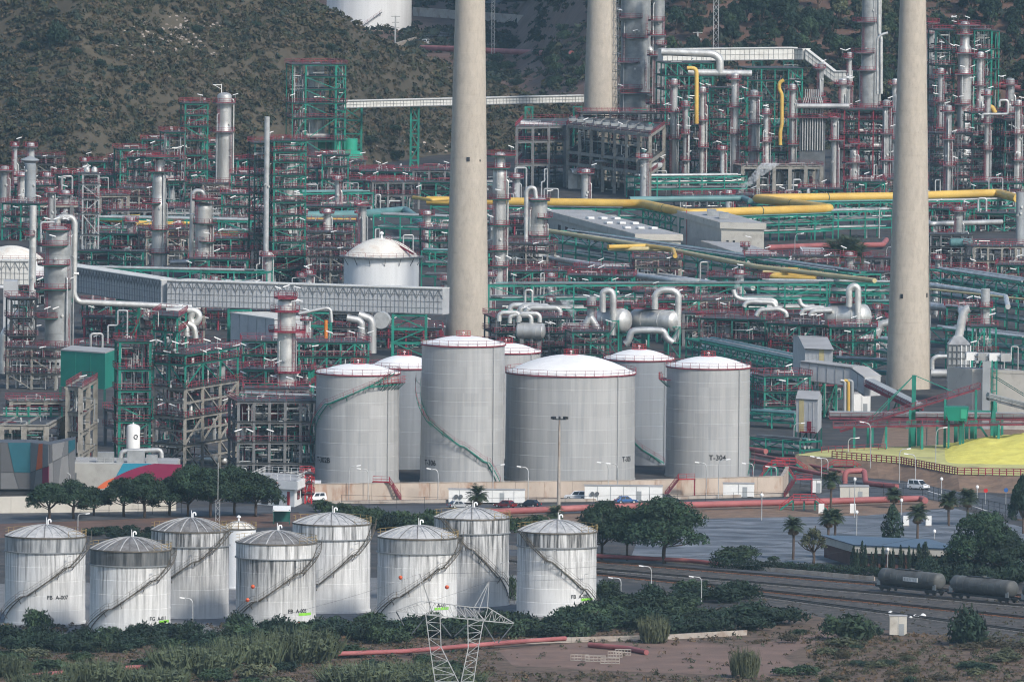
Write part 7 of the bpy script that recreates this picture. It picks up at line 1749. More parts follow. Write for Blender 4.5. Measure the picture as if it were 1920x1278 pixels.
b = MB(); b.frame(A + u * 0.62 + n * 0.05 + Vector((0, 0, 4.9)), u.normalized() * 0.5, n * 0.03, Vector((0, 0, 1.0))); b.build('door', 'red_steel', t2)
b = MB(); b.railing([A + n * 1.0 + u * 0.3 + Vector((0, 0, 3.7)), A + n * 1.0 + u * 1.0 + Vector((0, 0, 3.7))], w=0.1); b.bar(A + n * 0.6 + u * 0.3 + Vector((0, 0, 3.65)), A + n * 0.6 + u + Vector((0, 0, 3.65)), 0.9, 0.1); b.build('balcony', 'red_steel', t2)
Yg = gy(778)
gallery('grey conveyor gallery sloping right from the transfer tower', [D(1512, 712, Yg), D(1610, 724, Yg - 8), D(1636, 742, Yg - 12)], 4.2, 4.0, 'gallery_grey', rib=2.4, diag=False, hline=0, roof='roof_grey')
def open_conveyor(label, P, Q, w=1.8, hside=1.1, col='red_dull', belt='grey_dark', legs=(), legmat='green_steel', cover=False, name='open_conveyor'):
 P, Q = Vector(P), Vector(Q); t = thing(name, label, 'conveyor', (P.x, P.y, 0), 'open belt conveyors'); d = (Q - P); L = d.length; s = Vector((-d.y, d.x, 0)).normalized() * w / 2; Z = Vector((0, 0, 1))
 for k in (-1, 1):
  member('stringer', P + s * k, Q + s * k, 0.3, col, t, h=0.42); member('handrail', P + s * k * 1.25 + Z * hside, Q + s * k * 1.25 + Z * hside, 0.09, col, t); member('knee_rail', P + s * k * 1.25 + Z * hside * 0.5, Q + s * k * 1.25 + Z * hside * 0.5, 0.07, col, t)
  n = int(L / 2.2); b = MB()
  for i in range(n + 1): p = P.lerp(Q, i / n) + s * k * 1.25; b.bar(p - Z * 0.1, p + Z * hside, 0.09)
  o = b.build('rail_posts', col, t); o['kind'] = 'stuff'
 b = MB(); b.bar(P + Z * 0.25, Q + Z * 0.25, w * 0.8, 0.12); b.build('belt', belt, t)
 if cover: b = MB(); b.bar(P + Z * 0.9, Q + Z * 0.9, w * 1.0, 0.9); b.build('belt_cover', 'grey_paint', t)
 for f in legs:
  p = P.lerp(Q, f)
  for k in (-1, 1): member('leg', Vector((p.x, p.y, 0)) + s * k * 1.5, p + s * k, 0.45, legmat, t)
  if p.z > 3: member('leg_brace', Vector((p.x, p.y, 0)) - s * 1.4, p + s, 0.2, legmat, t)
 return t
Yc = gy(850)
open_conveyor('long red belt conveyor rising to the right over the yard', D(1575, 808, Yc), D(1838, 727, Yc), legs=(0.2, 0.5, 0.75, 0.97), w=2.0)
open_conveyor('level red conveyor crossing above the yellow heap', D(1562, 800, Yc - 5), D(1960, 794, Yc - 5), legs=(0.1, 0.25, 0.42, 0.6, 0.78, 0.95), w=2.0)
open_conveyor('upper level conveyor behind the red one', D(1555, 783, Yc + 12), D(1960, 786, Yc + 12), legs=(0.2, 0.5, 0.8), w=2.4, cover=True, col='red_dull')
open_conveyor('dark covered conveyor falling to the right edge', D(1852, 748, Yc), D(1960, 776, Yc + 2), legs=(0.1, 0.9), w=2.2, cover=True, col='grey_dark')
open_conveyor('covered conveyor descending from the grey gallery', D(1630, 722, Yg - 14), D(1722, 768, Yg - 30), w=2.2, cover=True, legs=(0.5, 0.9), col='red_steel')
t = thing('stacker', 'green stacker mast with stay cables over the conveyors', 'stacker', G(1712, 850)); a = D(1712, 790, Yc + 3); e = D(1714, 703, Yc + 3)
member('mast', (a.x, a.y, 0), e, 0.85, 'green_steel', t)
for x, y in ((1620, 795), (1622, 802), (1790, 735)): member('stay', e, D(x, y, Yc + 3), 0.16, 'green_steel', t)
for x in (1860, 1866): member('stay', D(x, 705, Yc + 6), D(x + 60, 742, Yc + 6), 0.14, 'green_dark', t)
t = thing('hopper', 'green glazed control hopper hanging above the yellow heap', 'hopper', G(1804, 850)); Yp = Yc - 8
x0, x1, z0, z1 = D(1780, 0, Yp).x, D(1826, 0, Yp).x, D(0, 770, Yp).z, D(0, 744, Yp).z
b = MB(); k = len(b.v)
for (xa, xb, ya, yb, z) in ((x0 + 0.9, x1 - 0.3, Yp + 0.4, Yp + 3.4, z0), (x0, x1, Yp, Yp + 4, z1)): b.v += [(xa, ya, z), (xb, ya, z), (xb, yb, z), (xa, yb, z)]
for i in range(4): b.face((k + i, k + (i + 1) % 4, k + 4 + (i + 1) % 4, k + 4 + i))
b.face((k, k + 3, k + 2, k + 1)); b.face((k + 4, k + 5, k + 6, k + 7)); b.build('cab', 'green_paint', t)
b = MB(); xm = (x0 + 2 * x1) / 3; b.poly([(xm, Yp - 0.01 + .14, z0 + .5), (x1 - .5, Yp + .12, z0 + .5), (x1 - .3, Yp - .04, z1 - .4), (xm, Yp - .04, z1 - .4)]); b.build('cab_window', 'mint_tank', t)
for x in (x0 + 1, x1 - 1): member('hanger', (x, Yp + 2, z0), (x, Yp + 2, 0.0), 0.4, 'green_steel', t)
frame('green portal frame straddling the sulphur yard', 1722, 1800, 850, [778], 5, nx=1, ny=1, brace=0, fill=0, lamps=0, pw=0.75, rails=[0], top_open=True, pipes=0)
frame('green braced portal under the stacker at right', 1822, 1870, 848, [774], 6, nx=1, ny=1, brace=1, fill=0, lamps=2, pw=0.75, rails=[0], top_open=True, pipes=0)
frame('green pipe bridge in front of the tall transfer tower', 1523, 1590, 782, [712, 700], 3, nx=3, ny=1, brace=0.8, fill=0.4, lamps=0, pw=0.4, rails=[0, 0], top_open=True)
for x, m, w in ((1584, 'silver', 'silver'), (1591, 'yellow_pipe', 'yellow'), (1598, 'grey_paint', 'grey')): pxpipe(f'{w} downpipe under the green pipe bridge', [(x - 8, 713), (x, 714), (x, 775)], gy(788), 0.35, m)
cabin('small white kiosk under the grey gallery', 1600, 1632, 737, 768, d=3, fins=2)
gsheet('soil_strip', [(1660, 800), (1960, 790), (1960, 830), (1650, 842)], 0.014, 'bank_soil')
# ---- trees, palms, bushes, reeds
def pine_mesh(seed, H=10.0, spread=5.0, trunk_h=4.5, lobes=22, mat='leaf_pine', flat=0.55, lean=0.0, cnt=150, size=0.42, low=0.0):
 rg = np.random.default_rng(seed); r = random.Random(seed)
 C, Rr = [], []
 for i in range(lobes):
  a = 2 * PI * i * 0.618 + r.uniform(-.3, .3); q = math.sqrt((i + 0.5) / lobes); z = trunk_h + (H - trunk_h) * (0.80 - 0.52 * q * q + r.uniform(-.12, .12)) - low * q
  C.append((math.cos(a) * spread * q * 0.82 + lean * z, math.sin(a) * spread * q * 0.82, z)); s = spread * r.uniform(0.26, 0.42); Rr.append((s, s, s * flat))
 V = leaf_arrays(np.array(C), np.array(Rr), cnt, size, rg, up=0.45, shell=0.45, elong=1.5)
 crown = tri_mesh('crown', V, [mat])
 b = MB(); top = Vector((lean * trunk_h, 0, trunk_h)); b.tube([(0, 0, -0.2), (0.15, 0.1, trunk_h * 0.5), top], 0.30, 8, seg=3)
 for i in range(0, lobes, 3):
  c = Vector(C[i]); m = top.lerp(c, 0.5) + Vector((0, 0, -0.5)); b.tube([top - Vector((0, 0, r.uniform(0, trunk_h * 0.25))), m, c], 0.12, 6, seg=3)
 tm = bpy.data.meshes.new('trunk'); tm.from_pydata(b.v, [], b.f); tm.materials.append(MATS['bark']); tm.polygons.foreach_set('use_smooth', [True] * len(b.f))
 return crown, tm
def plant(name, label, cat, p, meshes, scale=1.0, rz=None, group=None):
 e = thing(name, label, cat, p, group)
 e.rotation_euler = (0, 0, rnd.uniform(0, 6.28) if rz is None else rz); e.scale = (scale,) * 3 if not isinstance(scale, tuple) else scale
 for nm, me in meshes:
  o = bpy.data.objects.new(nm, me); COL.objects.link(o); o.parent = e; ORG[o.name] = Vector((0, 0, 0))
 return e
PINE = [pine_mesh(i, H, sp, th, lobes=34, mat=m, cnt=260, size=0.42, flat=0.85, low=lw) for i, (H, sp, th, m, lw) in enumerate(((10, 5.2, 3.4, 'leaf_pine', 0.6), (11, 5.6, 3.8, 'leaf_pine', 0.8), (9, 4.6, 2.6, 'leaf_dark', 1.0), (12, 6.5, 3.4, 'leaf_pine', 1.4)))]
def pine(label, px, py, wpx, hpx, k=0, group='umbrella pines'):
 p = G(px, py); s = S(p.y); H = (10, 11, 9, 12)[k]; sp = (5.2, 5.6, 4.6, 6.5)[k]; sc = wpx / s / (2 * sp * 0.9); sz = hpx / s / H
 return plant('pine_tree', label, 'tree', p, [('crown', PINE[k][0]), ('trunk', PINE[k][1])], (sc, sc, sz), group=group)
for i, (x, y, w, h, k, lb) in enumerate((
 (92, 975, 78, 70, 0, 'leftmost umbrella pine before the pale wall'), (138, 972, 90, 72, 1, 'second umbrella pine from the left, before the painted hall'), (176, 966, 60, 52, 2, 'low pine between the wall pines at left'),
 (232, 968, 80, 72, 0, 'umbrella pine in front of the orange mural tip'), (270, 970, 84, 82, 1, 'umbrella pine in front of the crimson mural'), (318, 966, 74, 72, 2, 'dark pine right of the crimson mural'), (352, 968, 90, 100, 3, 'tall broad pine beside the radio mast'),
 (395, 970, 90, 92, 0, 'broad pine behind the radio mast'), (440, 966, 96, 96, 3, 'big pine left of the white office'), (480, 968, 90, 82, 1, 'pine touching the white office'),
 (1128, 1048, 110, 112, 3, 'left one of the two big pines above the railway'), (1176, 1050, 80, 100, 1, 'slim pine between the two big pines'), (1246, 1056, 150, 128, 3, 'right one of the two big pines with forked trunk'),
 (1842, 1088, 124, 132, 3, 'large dark pine above the tank wagons'), (1880, 1090, 90, 100, 2, 'dark pine behind the tank wagons at right'), (1918, 1000, 50, 110, 2, 'dark pine cut by the right edge'))):
 pine(lb, x, y, w, h, k)
def bush_mesh(seed, mat, lobes=9, cnt=110, size=0.30, flat=0.85, tall=1.0):
 rg = np.random.default_rng(seed); r = random.Random(seed); C, Rr = [], []
 for i in range(lobes):
  a = 2 * PI * i * 0.618; q = math.sqrt((i + .3) / lobes) * 0.7; s = r.uniform(0.38, 0.6); C.append((math.cos(a) * q, math.sin(a) * q, tall * (0.55 - 0.3 * q + r.uniform(-.08, .2)))); Rr.append((s, s, s * flat * tall))
 return tri_mesh('bush', leaf_arrays(np.array(C), np.array(Rr), cnt, size * 0.5, rg, up=0.8, shell=0.4), [mat])
BUSH = [bush_mesh(31, 'leaf_dark'), bush_mesh(32, 'leaf_bush'), bush_mesh(33, 'leaf_bush', 11), bush_mesh(34, 'leaf_dark', 12, tall=1.15), bush_mesh(35, 'leaf_olive', 8), bush_mesh(36, 'scrub_b', 7, 60)]
def reed_mesh(seed, mat, n=800, h=0.95):
 rg = np.random.default_rng(seed); a = rg.random(n) * 2 * PI; q = np.sqrt(rg.random(n)) * 0.75; base = np.stack([np.cos(a) * q, np.sin(a) * q, np.zeros(n)], 1)
 hh = h * (0.55 + 0.55 * rg.random(n)) * (1.05 - 0.35 * q ** 2); out = np.stack([np.cos(a) * q * 0.35 + rg.normal(size=n) * 0.12, np.sin(a) * q * 0.35 + rg.normal(size=n) * 0.12, np.ones(n)], 1); tip = base + out * hh[:, None]
 base = base + (tip - base) * (rg.random(n) * 0.55)[:, None]; sd = np.stack([rg.normal(size=n), rg.normal(size=n), np.zeros(n)], 1); sd /= np.linalg.norm(sd, axis=1)[:, None]
 w = 0.022; tri = np.stack([base - sd * w, base + sd * w, tip], 1)
 lf = leaf_arrays(np.array([(0.45 * math.cos(i * 2.4), 0.45 * math.sin(i * 2.4), 0.35 + 0.05 * (i % 3)) for i in range(12)]), np.tile((0.40, 0.40, 0.36), (12, 1)), 110, 0.11, rg, up=0.9)
 return tri_mesh('reeds', np.vstack([tri.reshape(-1, 3), lf]), [mat])
REED = [reed_mesh(1, 'reed_leaf'), reed_mesh(2, 'reed_leaf'), reed_mesh(3, 'leaf_olive', 700)]
BW = ['dark green bush', 'mid green bush', 'leafy green bush', 'tall dark bush', 'olive green bush', 'dry brown-green bush']
FRONT_LAND = [(84, 1090, 'the FB A-007 tank'), (243, 1110, 'the black-banded tank'), (355, 1080, 'the grimy dark-roofed tank'), (516, 1100, 'the FB A-005 tank'), (620, 1060, 'the tank behind the FB A-005 tank'), (781, 1090, 'the pylon head tank'), (880, 1050, 'the stained tank behind the pylon'), (1043, 1080, 'the FB A-002 tank'),
     (1240, 985, 'the forked big pine'), (1709, 1095, 'the plated tank wagon'), (1845, 1110, 'the plain tank wagon'), (1684, 1170, 'the meter box hut'), (1260, 1230, 'the dirt clearing'), (830, 1220, 'the pylon'), (1220, 1100, 'the middle railway lamp'), (1316, 1110, 'the right railway lamp'), (600, 1225, 'the salmon main in front'), (1500, 1030, 'the tallest palm'), (660, 945, 'the bund wall'), (1390, 1045, 'the car park'), (1800, 985, 'the palm pair at right')]
def where2(px, py):
 best = min(FRONT_LAND, key=lambda q: (q[0] - px) ** 2 + ((q[1] - py)) ** 2); dx, dy = px - best[0], py - best[1]
 rel = ('left of' if dx < 0 else 'right of') if abs(dx) > abs(dy) * 0.9 else ('behind' if dy < 0 else 'in front of'); return f'{rel} {best[2]}'
def bush(px, py, wpx, hpx, k, name='bush', reed=False, gnd=None, lab=None):
 p = gnd if gnd is not None else G(px, py); s = S(p.y); me = (REED if reed else BUSH)[k]
 o = bpy.data.objects.new(name, me); COL.objects.link(o); o.location = p; o.rotation_euler = (0, 0, rnd.uniform(0, 6.28)); r = wpx / s / 2.0; o.scale = (r, r, hpx / s / (1.05 if reed else 1.25)); ORG[o.name] = Vector(p)
 return tag(o, lab or (f'{["tall green reed clump", "pale green reed clump", "olive cane clump"][k]} {where2(px, py)}' if reed else f'{BW[k]} {where2(px, py)}'), 'reeds' if reed else 'bush', 'reed clumps in front' if reed else 'bushes along the tank yard')
for i in range(96):
 f = i / 95; px = -10 + f * 1130 + rnd.uniform(-12, 12); py = 1214 - 36 * f + rnd.uniform(-12, 16); k = rnd.choices((0, 1, 2, 3), (5, 2, 2, 3))[0]
 if 330 < px < 440: py += 12
 bush(px, py, rnd.uniform(46, 86), rnd.uniform(26, 48), k)
for i in range(26): px = rnd.uniform(1110, 1420); f = (px - 1110) / 310; bush(px, rnd.uniform(1150, 1188) + 4 * f, rnd.uniform(60, 100), rnd.uniform(34, 56), rnd.choice((0, 0, 1, 3)))
for i in range(12): px = rnd.uniform(1120, 1400); bush(px, rnd.uniform(1118, 1150), rnd.uniform(60, 90), rnd.uniform(32, 48), rnd.choice((0, 1, 3)))
for x, y, w, h, k in ((1466, 1170, 110, 46, 0), (1410, 1168, 90, 44, 3), (1590, 1200, 110, 64, 1), (1616, 1196, 80, 46, 0), (1815, 1210, 80, 78, 3), (1380, 1050, 92, 34, 2), (1450, 1051, 24, 12, 1), (70, 1180, 58, 50, 2), (30, 1222, 70, 40, 0), (860, 1190, 90, 46, 2), (1080, 1172, 60, 42, 3), (1112, 1180, 40, 40, 5), (690, 1186, 70, 50, 2), (620, 1195, 80, 40, 0), (1673, 1018, 66, 0, 0)):
 if h: bush(x, y, w, h, k)
for i in range(20): bush(rnd.uniform(690, 880), rnd.uniform(985, 998), rnd.uniform(36, 60), rnd.uniform(26, 46), rnd.choice((1, 2, 0)))
for i in range(10): bush(rnd.uniform(160, 285), rnd.uniform(1000, 1012), rnd.uniform(34, 50), rnd.uniform(18, 24), 0)
for i in range(10): bush(rnd.uniform(595, 700), rnd.uniform(958, 980), rnd.uniform(34, 50), rnd.uniform(20, 30), rnd.choice((1, 2)))
for x, y, w, h in ((980, 992, 60, 28), (950, 998, 40, 40), (1010, 985, 50, 26), (955, 1125, 30, 60), (1500, 1188, 40, 12)): bush(x, y, w, h, 1)
for i in range(16): bush(rnd.uniform(1730, 1930), rnd.uniform(1080, 1098), rnd.uniform(50, 76), rnd.uniform(30, 52), rnd.choice((0, 3, 3)))
for x, y, w, h, k in ((365, 1262, 210, 62, 0), (180, 1284, 150, 58, 0), (560, 1240, 190, 74, 0), (470, 1246, 150, 66, 1), (20, 1270, 90, 50, 0), (1226, 1205, 66, 60, 2), (1396, 1270, 66, 66, 2), (680, 1285, 200, 50, 1), (830, 1290, 200, 40, 0), (780, 1278, 150, 46, 1), (290, 1285, 160, 40, 1), (80, 1300, 150, 50, 0)):
 bush(x, y, w, h, k, 'reed_clump', True)
for i in range(30):
 px, py = rnd.uniform(0, 900), rnd.uniform(1230, 1300); bush(px, py, rnd.uniform(40, 90), rnd.uniform(18, 34), rnd.choice((0, 1, 4, 5, 2)))
for i in range(44): bush(rnd.uniform(1460, 1930), rnd.uniform(1204, 1300), rnd.uniform(30, 80), rnd.uniform(10, 24), rnd.choice((4, 5, 5, 0, 1)))
rg = np.random.default_rng(77); a, e = G(1335, 1064), G(1660, 1082); C = np.array([tuple(a.lerp(e, i / 90) + Vector((0, 0, 0.9))) for i in range(91)]); o = link('hedge', tri_mesh('hedge', leaf_arrays(C, np.tile((0.8, 1.0, 1.1), (91, 1)), 60, 0.3, rg, up=0.9), ['leaf_dark'])); o.location = (0, 0, 0); tag(o, 'clipped dark hedge along the road by the railway', 'hedge')
def cyp_mesh(seed, mat='leaf_dark'):
 rg = np.random.default_rng(seed); n = 9; C = np.array([(0, 0, 0.08 + 0.1 * i) for i in range(n)]); w = np.array([0.5, 0.8, 0.95, 1.0, 0.95, 0.85, 0.7, 0.5, 0.28]); return tri_mesh('crown', leaf_arrays(C, np.stack([w * 0.5, w * 0.5, np.full(n, 0.12)], 1), 70, 0.1, rg, up=1.0, shell=0.5), [mat])
CYP = [cyp_mesh(5), cyp_mesh(6)]
stub = bpy.data.meshes.new('trunk'); b = MB(); b.cyl((0, 0, -0.02), (0, 0, 0.12), 0.08, n=6); stub.from_pydata(b.v, [], b.f); stub.materials.append(MATS['bark'])
for i, (x, h, w) in enumerate(((1600, 40, 15), (1607, 36, 12), (1616, 46, 15), (1622, 42, 12), (1634, 30, 9), (1642, 38, 11), (1655, 40, 12), (1668, 34, 9), (1674, 38, 11), (1688, 42, 13), (1694, 32, 9), (1704, 40, 12), (1712, 34, 10), (1722, 44, 20), (1734, 46, 26))):
 p = G(x, 1072 + rnd.uniform(-2, 2)); s = S(p.y); plant('cypress_tree', 'slim dark cypress in the row before the brick house', 'tree', p, [('crown', CYP[i % 2]), ('trunk', stub)], (w / s, w / s, h * 1.25 / s), group='row of cypresses')
p = G(1673, 1022); plant('conifer_tree', 'big dense dark conifer rising behind the brick house', 'tree', p, [('crown', cyp_mesh(8)), ('trunk', stub)], (50 / S(p.y), 50 / S(p.y), 78 / S(p.y)))
p = G(1525, 1056); plant('olive_tree', 'loose grey-green tree beside the brick wall', 'tree', p, [('crown', pine_mesh(44, 8, 3.0, 2.2, 20, 'leaf_olive', 0.9, cnt=70, size=0.4)[0]), ('trunk', PINE[2][1])], 0.85)
def palm_meshes(seed, trunk_h, fl=2.4, skirt=True, n=76):
 r = random.Random(seed); b = MB(); b.tube([(0, 0, 0), (0.1, 0, trunk_h * 0.5), (0, 0, trunk_h)], 0.24, 8); tk = bpy.data.meshes.new('trunk'); tk.from_pydata(b.v, [], b.f); tk.materials.append(MATS['bark'])
 V = []
 def frond(a, el, L, droop):
  d = Vector((math.cos(a) * math.cos(el), math.sin(a) * math.cos(el), math.sin(el))); p = Vector((0, 0, trunk_h)); side = Vector((-math.sin(a), math.cos(a), 0)); k = 6; q = p
  for i in range(k):
   nd_ = (d + Vector((0, 0, -droop * (i / k) ** 1.5 * 1.6))).normalized(); e = q + nd_ * (L / k); w = L * 0.36 * math.sin(PI * (i + 0.9) / (k + 1.2))
   for sg in (-1, 1):
    for m in range(2):
     f = q.lerp(e, (m + 0.5) / 2); V.extend([tuple(f), tuple(f + nd_ * 0.16), tuple(f + side * sg * w + nd_ * w * 0.7 + Vector((0, 0, -0.25 * w)))])
   q = e
 for i in range(n): frond(r.uniform(0, 6.28), r.uniform(-0.35, 1.3), fl * r.uniform(0.8, 1.1), r.uniform(0.5, 0.9))
 k1 = len(V) // 3
 for i in range(24 if skirt else 0): frond(r.uniform(0, 6.28), r.uniform(-1.3, -0.7), fl * 0.75, 0.6)
 cr = tri_mesh('crown', np.array(V), ['leaf_palm', 'leaf_brown'], [0] * k1 + [1] * (len(V) // 3 - k1)); return cr, tk
PALM = {}
def palm(label, px, ycrown, ybase, wpx, seed=1, n=76):
 p = G(px, ybase); s = S(p.y); th = round((ybase - ycrown) / s, 1); key = (seed, th); m = palm_meshes(seed, th, wpx / s / 1.6, n=n); return plant('palm_tree', label, 'palm', p, [('crown', m[0]), ('trunk', m[1])], 1.0, group='fan palms')
for i, (x, yc, yb, w, lb) in enumerate(((1558, 900, 962, 34, 'tallest fan palm before the cream block house'), (1487, 985, 1049, 36, 'fan palm at the left of the car park'), (1553, 972, 1012, 34, 'left palm of the pair in the car park'), (1565, 968, 1012, 32, 'right palm of the pair in the car park'), (1676, 928, 952, 30, 'fan palm rising over the dense conifer'), (1720, 962, 1016, 38, 'fan palm with a long brown skirt'),
          (1779, 938, 985, 36, 'left palm of the pair above the big dark pine'), (1814, 933, 985, 36, 'right palm of the pair above the big dark pine'), (895, 928, 962, 38, 'small fan palm before the long white cabin'), (1040, 962, 990, 30, 'dark palm at the foot of the floodlight mast'))): palm(lb, x, yc, yb, w, i + 1)
for i, (x, yc, yb, w, lb) in enumerate(((1567, 473, 502, 52, 'left feathery palm of the clump behind the big drum'), (1590, 466, 503, 54, 'middle feathery palm of the clump behind the big drum'), (1608, 476, 503, 46, 'right feathery palm of the clump behind the big drum'), (1580, 484, 504, 40, 'small palm at the front of the clump'))): palm(lb, x, yc, yb, w, 30 + i, 110)
pts = [G(rnd.uniform(-40, 1960), y) for y in (rnd.uniform(1172, 1310) for _ in range(9500))]
def on_track(p):
 s_ = 960 + p.x / p.y * FPX; return False
pts = [p for p in pts if not (935 < 960 + p.x / p.y * FPX < 1520 and gy(1262) < p.y < gy(1203) and rnd.random() < 0.93) and not (p.y > gy(1180) and 960 + p.x / p.y * FPX > 1420 and p.y > gy(1192))]
scatter('dry_grass', pts, 0.22, 0.8, 13, 0.55, 'dry brown grass and weeds over the foreground field', ['leaf_brown', 'scrub_dry', 'scrub_b', 'scrub_a', 'leaf_olive'], [0.14, 0.32, 0.24, 0.18, 0.12], 0.95)
pts = [G(rnd.uniform(1130, 1960), 1060 + rnd.uniform(0, 130)) for _ in range(900)]
pts = [p for p in pts if p.y < gy(1118, 1500)]
scatter('weeds', pts, 0.15, 0.45, 12, 0.6, 'low weeds between the railway tracks', ['scrub_dry', 'scrub_b', 'scrub_a'], [0.4, 0.35, 0.25], 0.7)
for i, (x, y, w, h) in enumerate(((108, 66, 46, 44), (50, 85, 30, 16), (70, 88, 26, 14), (180, 72, 30, 18), (186, 118, 30, 14), (143, 95, 22, 16), (225, 128, 36, 16), (266, 160, 30, 14), (196, 196, 18, 14), (60, 130, 24, 14), (300, 60, 20, 12), (370, 55, 26, 16), (620, 88, 24, 14), (480, 46, 22, 12), (430, 215, 22, 14), (50, 250, 30, 16), (340, 210, 24, 12), (170, 225, 26, 12), (740, 290, 40, 26), (735, 240, 44, 20), (690, 262, 40, 16), (280, 230, 20, 10), (255, 20, 22, 12), (25, 195, 26, 12), (110, 245, 30, 12), (640, 60, 22, 16))):
 q = on_surface(x, y + h * 0.4, hill_z, 3990, 4330, 5.0)
 if q: bush(x, y, w, h, rnd.choice((0, 3, 0)), 'hill_shrub', gnd=q, lab=f'dark hill shrub, {["highest", "upper", "middle", "lower"][min(3, int(y / 75))]} band, {"left end" if x < 90 else "left half" if x < 240 else "above the davit column" if x < 460 else "by the framed column" if x < 660 else "under the thin conveyor bridge"}')
for i in range(34):
 x, y = rnd.uniform(880, 1100), rnd.uniform(60, 170); q = on_surface(x, y, back_z, 4242, 5600, 6.0)
 if q and hill_z(q.x, q.y) < q.z: bush(x, y, rnd.uniform(22, 42), rnd.uniform(14, 24), rnd.choice((0, 3, 1)), 'hill_shrub', gnd=q, lab='dark shrub in the valley left of the dark chimney')
TREE = [pine_mesh(50 + i, 9, 3.0, 1.4, 18, m, 1.1, cnt=130, size=0.55) for i, m in enumerate(('leaf_dark', 'leaf_bush', 'leaf_dark', 'leaf_olive'))]
for i in range(230):
 x, y = rnd.uniform(1255, 1960), rnd.uniform(-30, 205)
 if 1380 < x < 1600 and y > 120 and rnd.random() < 0.75: continue
 q = on_surface(x, y, back_z, 4242, 5600, 6.0)
 if not q: continue
 k = rnd.choices(range(4), (5, 2, 5, 1))[0]; s = rnd.uniform(0.5, 1.1)
 plant('slope_tree', f'{["dark green tree", "mid green tree", "dense dark tree", "pale olive tree"][k]} on the wooded slope {"behind the upper conveyor bridge" if x < 1500 else "behind the broad far column" if x < 1690 else "right of the right-hand chimney"}', 'tree', q, [('crown', TREE[k][0]), ('trunk', TREE[k][1])], (s, s, s * rnd.uniform(0.8, 1.3)), group='trees on the wooded slope')
# ---- lamps, masts, pylon, wires, steam, small things
def lamp_post(label, px, py, h, side=1, ball=False, group='street lamps', gnd=None):
 p = gnd if gnd is not None else G(px, py); t = thing('street_lamp', label, 'lamp', p, group)
 b = MB()
 if ball: b.cyl(p, p + Vector((0, 0, h)), 0.09, n=8)
 else: b.tube([p, p + Vector((0, 0, h * 0.86)), p + Vector((side * 0.3, 0, h * 0.97)), p + Vector((side * 1.6, 0, h))], 0.085, 8, bend=0.8)
 b.build('pole', 'galv_thin', t, smooth=True); b = MB()
 if ball: b.lathe(p + Vector((0, 0, h)), [(0.1, -0.1), (0.26, 0.05), (0.33, 0.3), (0.24, 0.55), (0.05, 0.65)], 12)
 else: b.frame(p + Vector((side * 1.85, 0, h)), Vector((0.42, 0, 0.06 * side)), Vector((0, 0.15, 0)), Vector((0, 0, 0.1)))
 b.build('lamp_head', 'light_white', t, smooth=ball); return t
def LP(px, py, ytop): return (py - ytop) / S(gy(py))
for i, (x, yb, yt, sd, bl) in enumerate(((1221, 1122, 1060, -1, 0), (1315, 1130, 1080, -1, 0), (1164, 1130, 1082, -1, 0), (361, 1188, 1120, -1, 0), (654, 938, 872, 1, 0), (690, 938, 878, -1, 0), (821, 940, 878, -1, 0), (924, 942, 870, 1, 0), (990, 940, 874, -1, 0), (1140, 936, 866, -1, 0), (1158, 936, 868, -1, 0), (1324, 930, 866, -1, 0), (1347, 934, 860, 1, 0),
        (1428, 975, 930, 0, 1), (1602, 970, 900, 0, 1), (1606, 1003, 962, 0, 1), (1690, 965, 940, 0, 1), (1765, 935, 900, 0, 1), (1832, 935, 915, 0, 1), (1752, 1010, 998, 0, 1), (1664, 1065, 1032, 0, 1), (1488, 850, 792, 1, 0), (1632, 890, 790, -1, 0), (1686, 905, 840, 1, 0), (1590, 868, 820, 1, 0), (1754, 895, 800, 1, 0), (1540, 905, 855, -1, 0), (1552, 902, 858, -1, 0),
        (146, 996, 962, 1, 0), (132, 925, 886, -1, 0), (1490, 495, 437, 1, 0), (1662, 500, 462, 1, 0), (1760, 512, 484, 1, 0), (1840, 528, 500, -1, 0), (1878, 690, 648, 1, 0), (405, 925, 880, -1, 0), (462, 905, 876, -1, 0), (1412, 905, 868, -1, 0), (1456, 912, 874, -1, 0), (1716, 912, 850, -1, 0))):
 lamp_post(['hooked lamp beside the railway, middle of the three', 'hooked lamp beside the railway, right one of the three', 'hooked lamp beside the railway, left one of the three'][i] if i < 3 else f'{"globe" if bl else "hooked"} street lamp {where2(x, yb) if yb > 940 else where(x, yb) if yb < 700 else "beside the grey tanks" if x < 1420 else "near the sulphur yard" if x > 1480 else "at the end of the bund wall"}{", pole " + str(i + 1) if False else ""}', x, yb, LP(x, yb, yt), sd or 1, bool(bl))
p = G(1047, 985); h = LP(0, 985, 785); t = thing('floodlight_mast', 'tall floodlight mast in front of the T-305 tank', 'mast', p); b = MB(); b.cyl(p, p + Vector((0, 0, h)), 0.42, 0.16, n=12); b.build('pole', 'concrete_pale', t, smooth=True)
b = MB(); b.lathe(p + Vector((0, 0, h)), [(1.3, 0), (1.36, 0), (1.36, 0.12), (1.3, 0.12)], 14, cap=False); b.bar(p + Vector((-1.3, 0, h)), p + Vector((1.3, 0, h)), 0.1); b.build('head_ring', 'steel_black', t)
for i in range(8): a = i * PI / 4; b = MB(); q = p + Vector((math.cos(a) * 1.4, math.sin(a) * 1.4, h + 0.3)); b.box(q, (0.55, 0.4, 0.45), a); b.build('floodlight', 'steel_black', t)
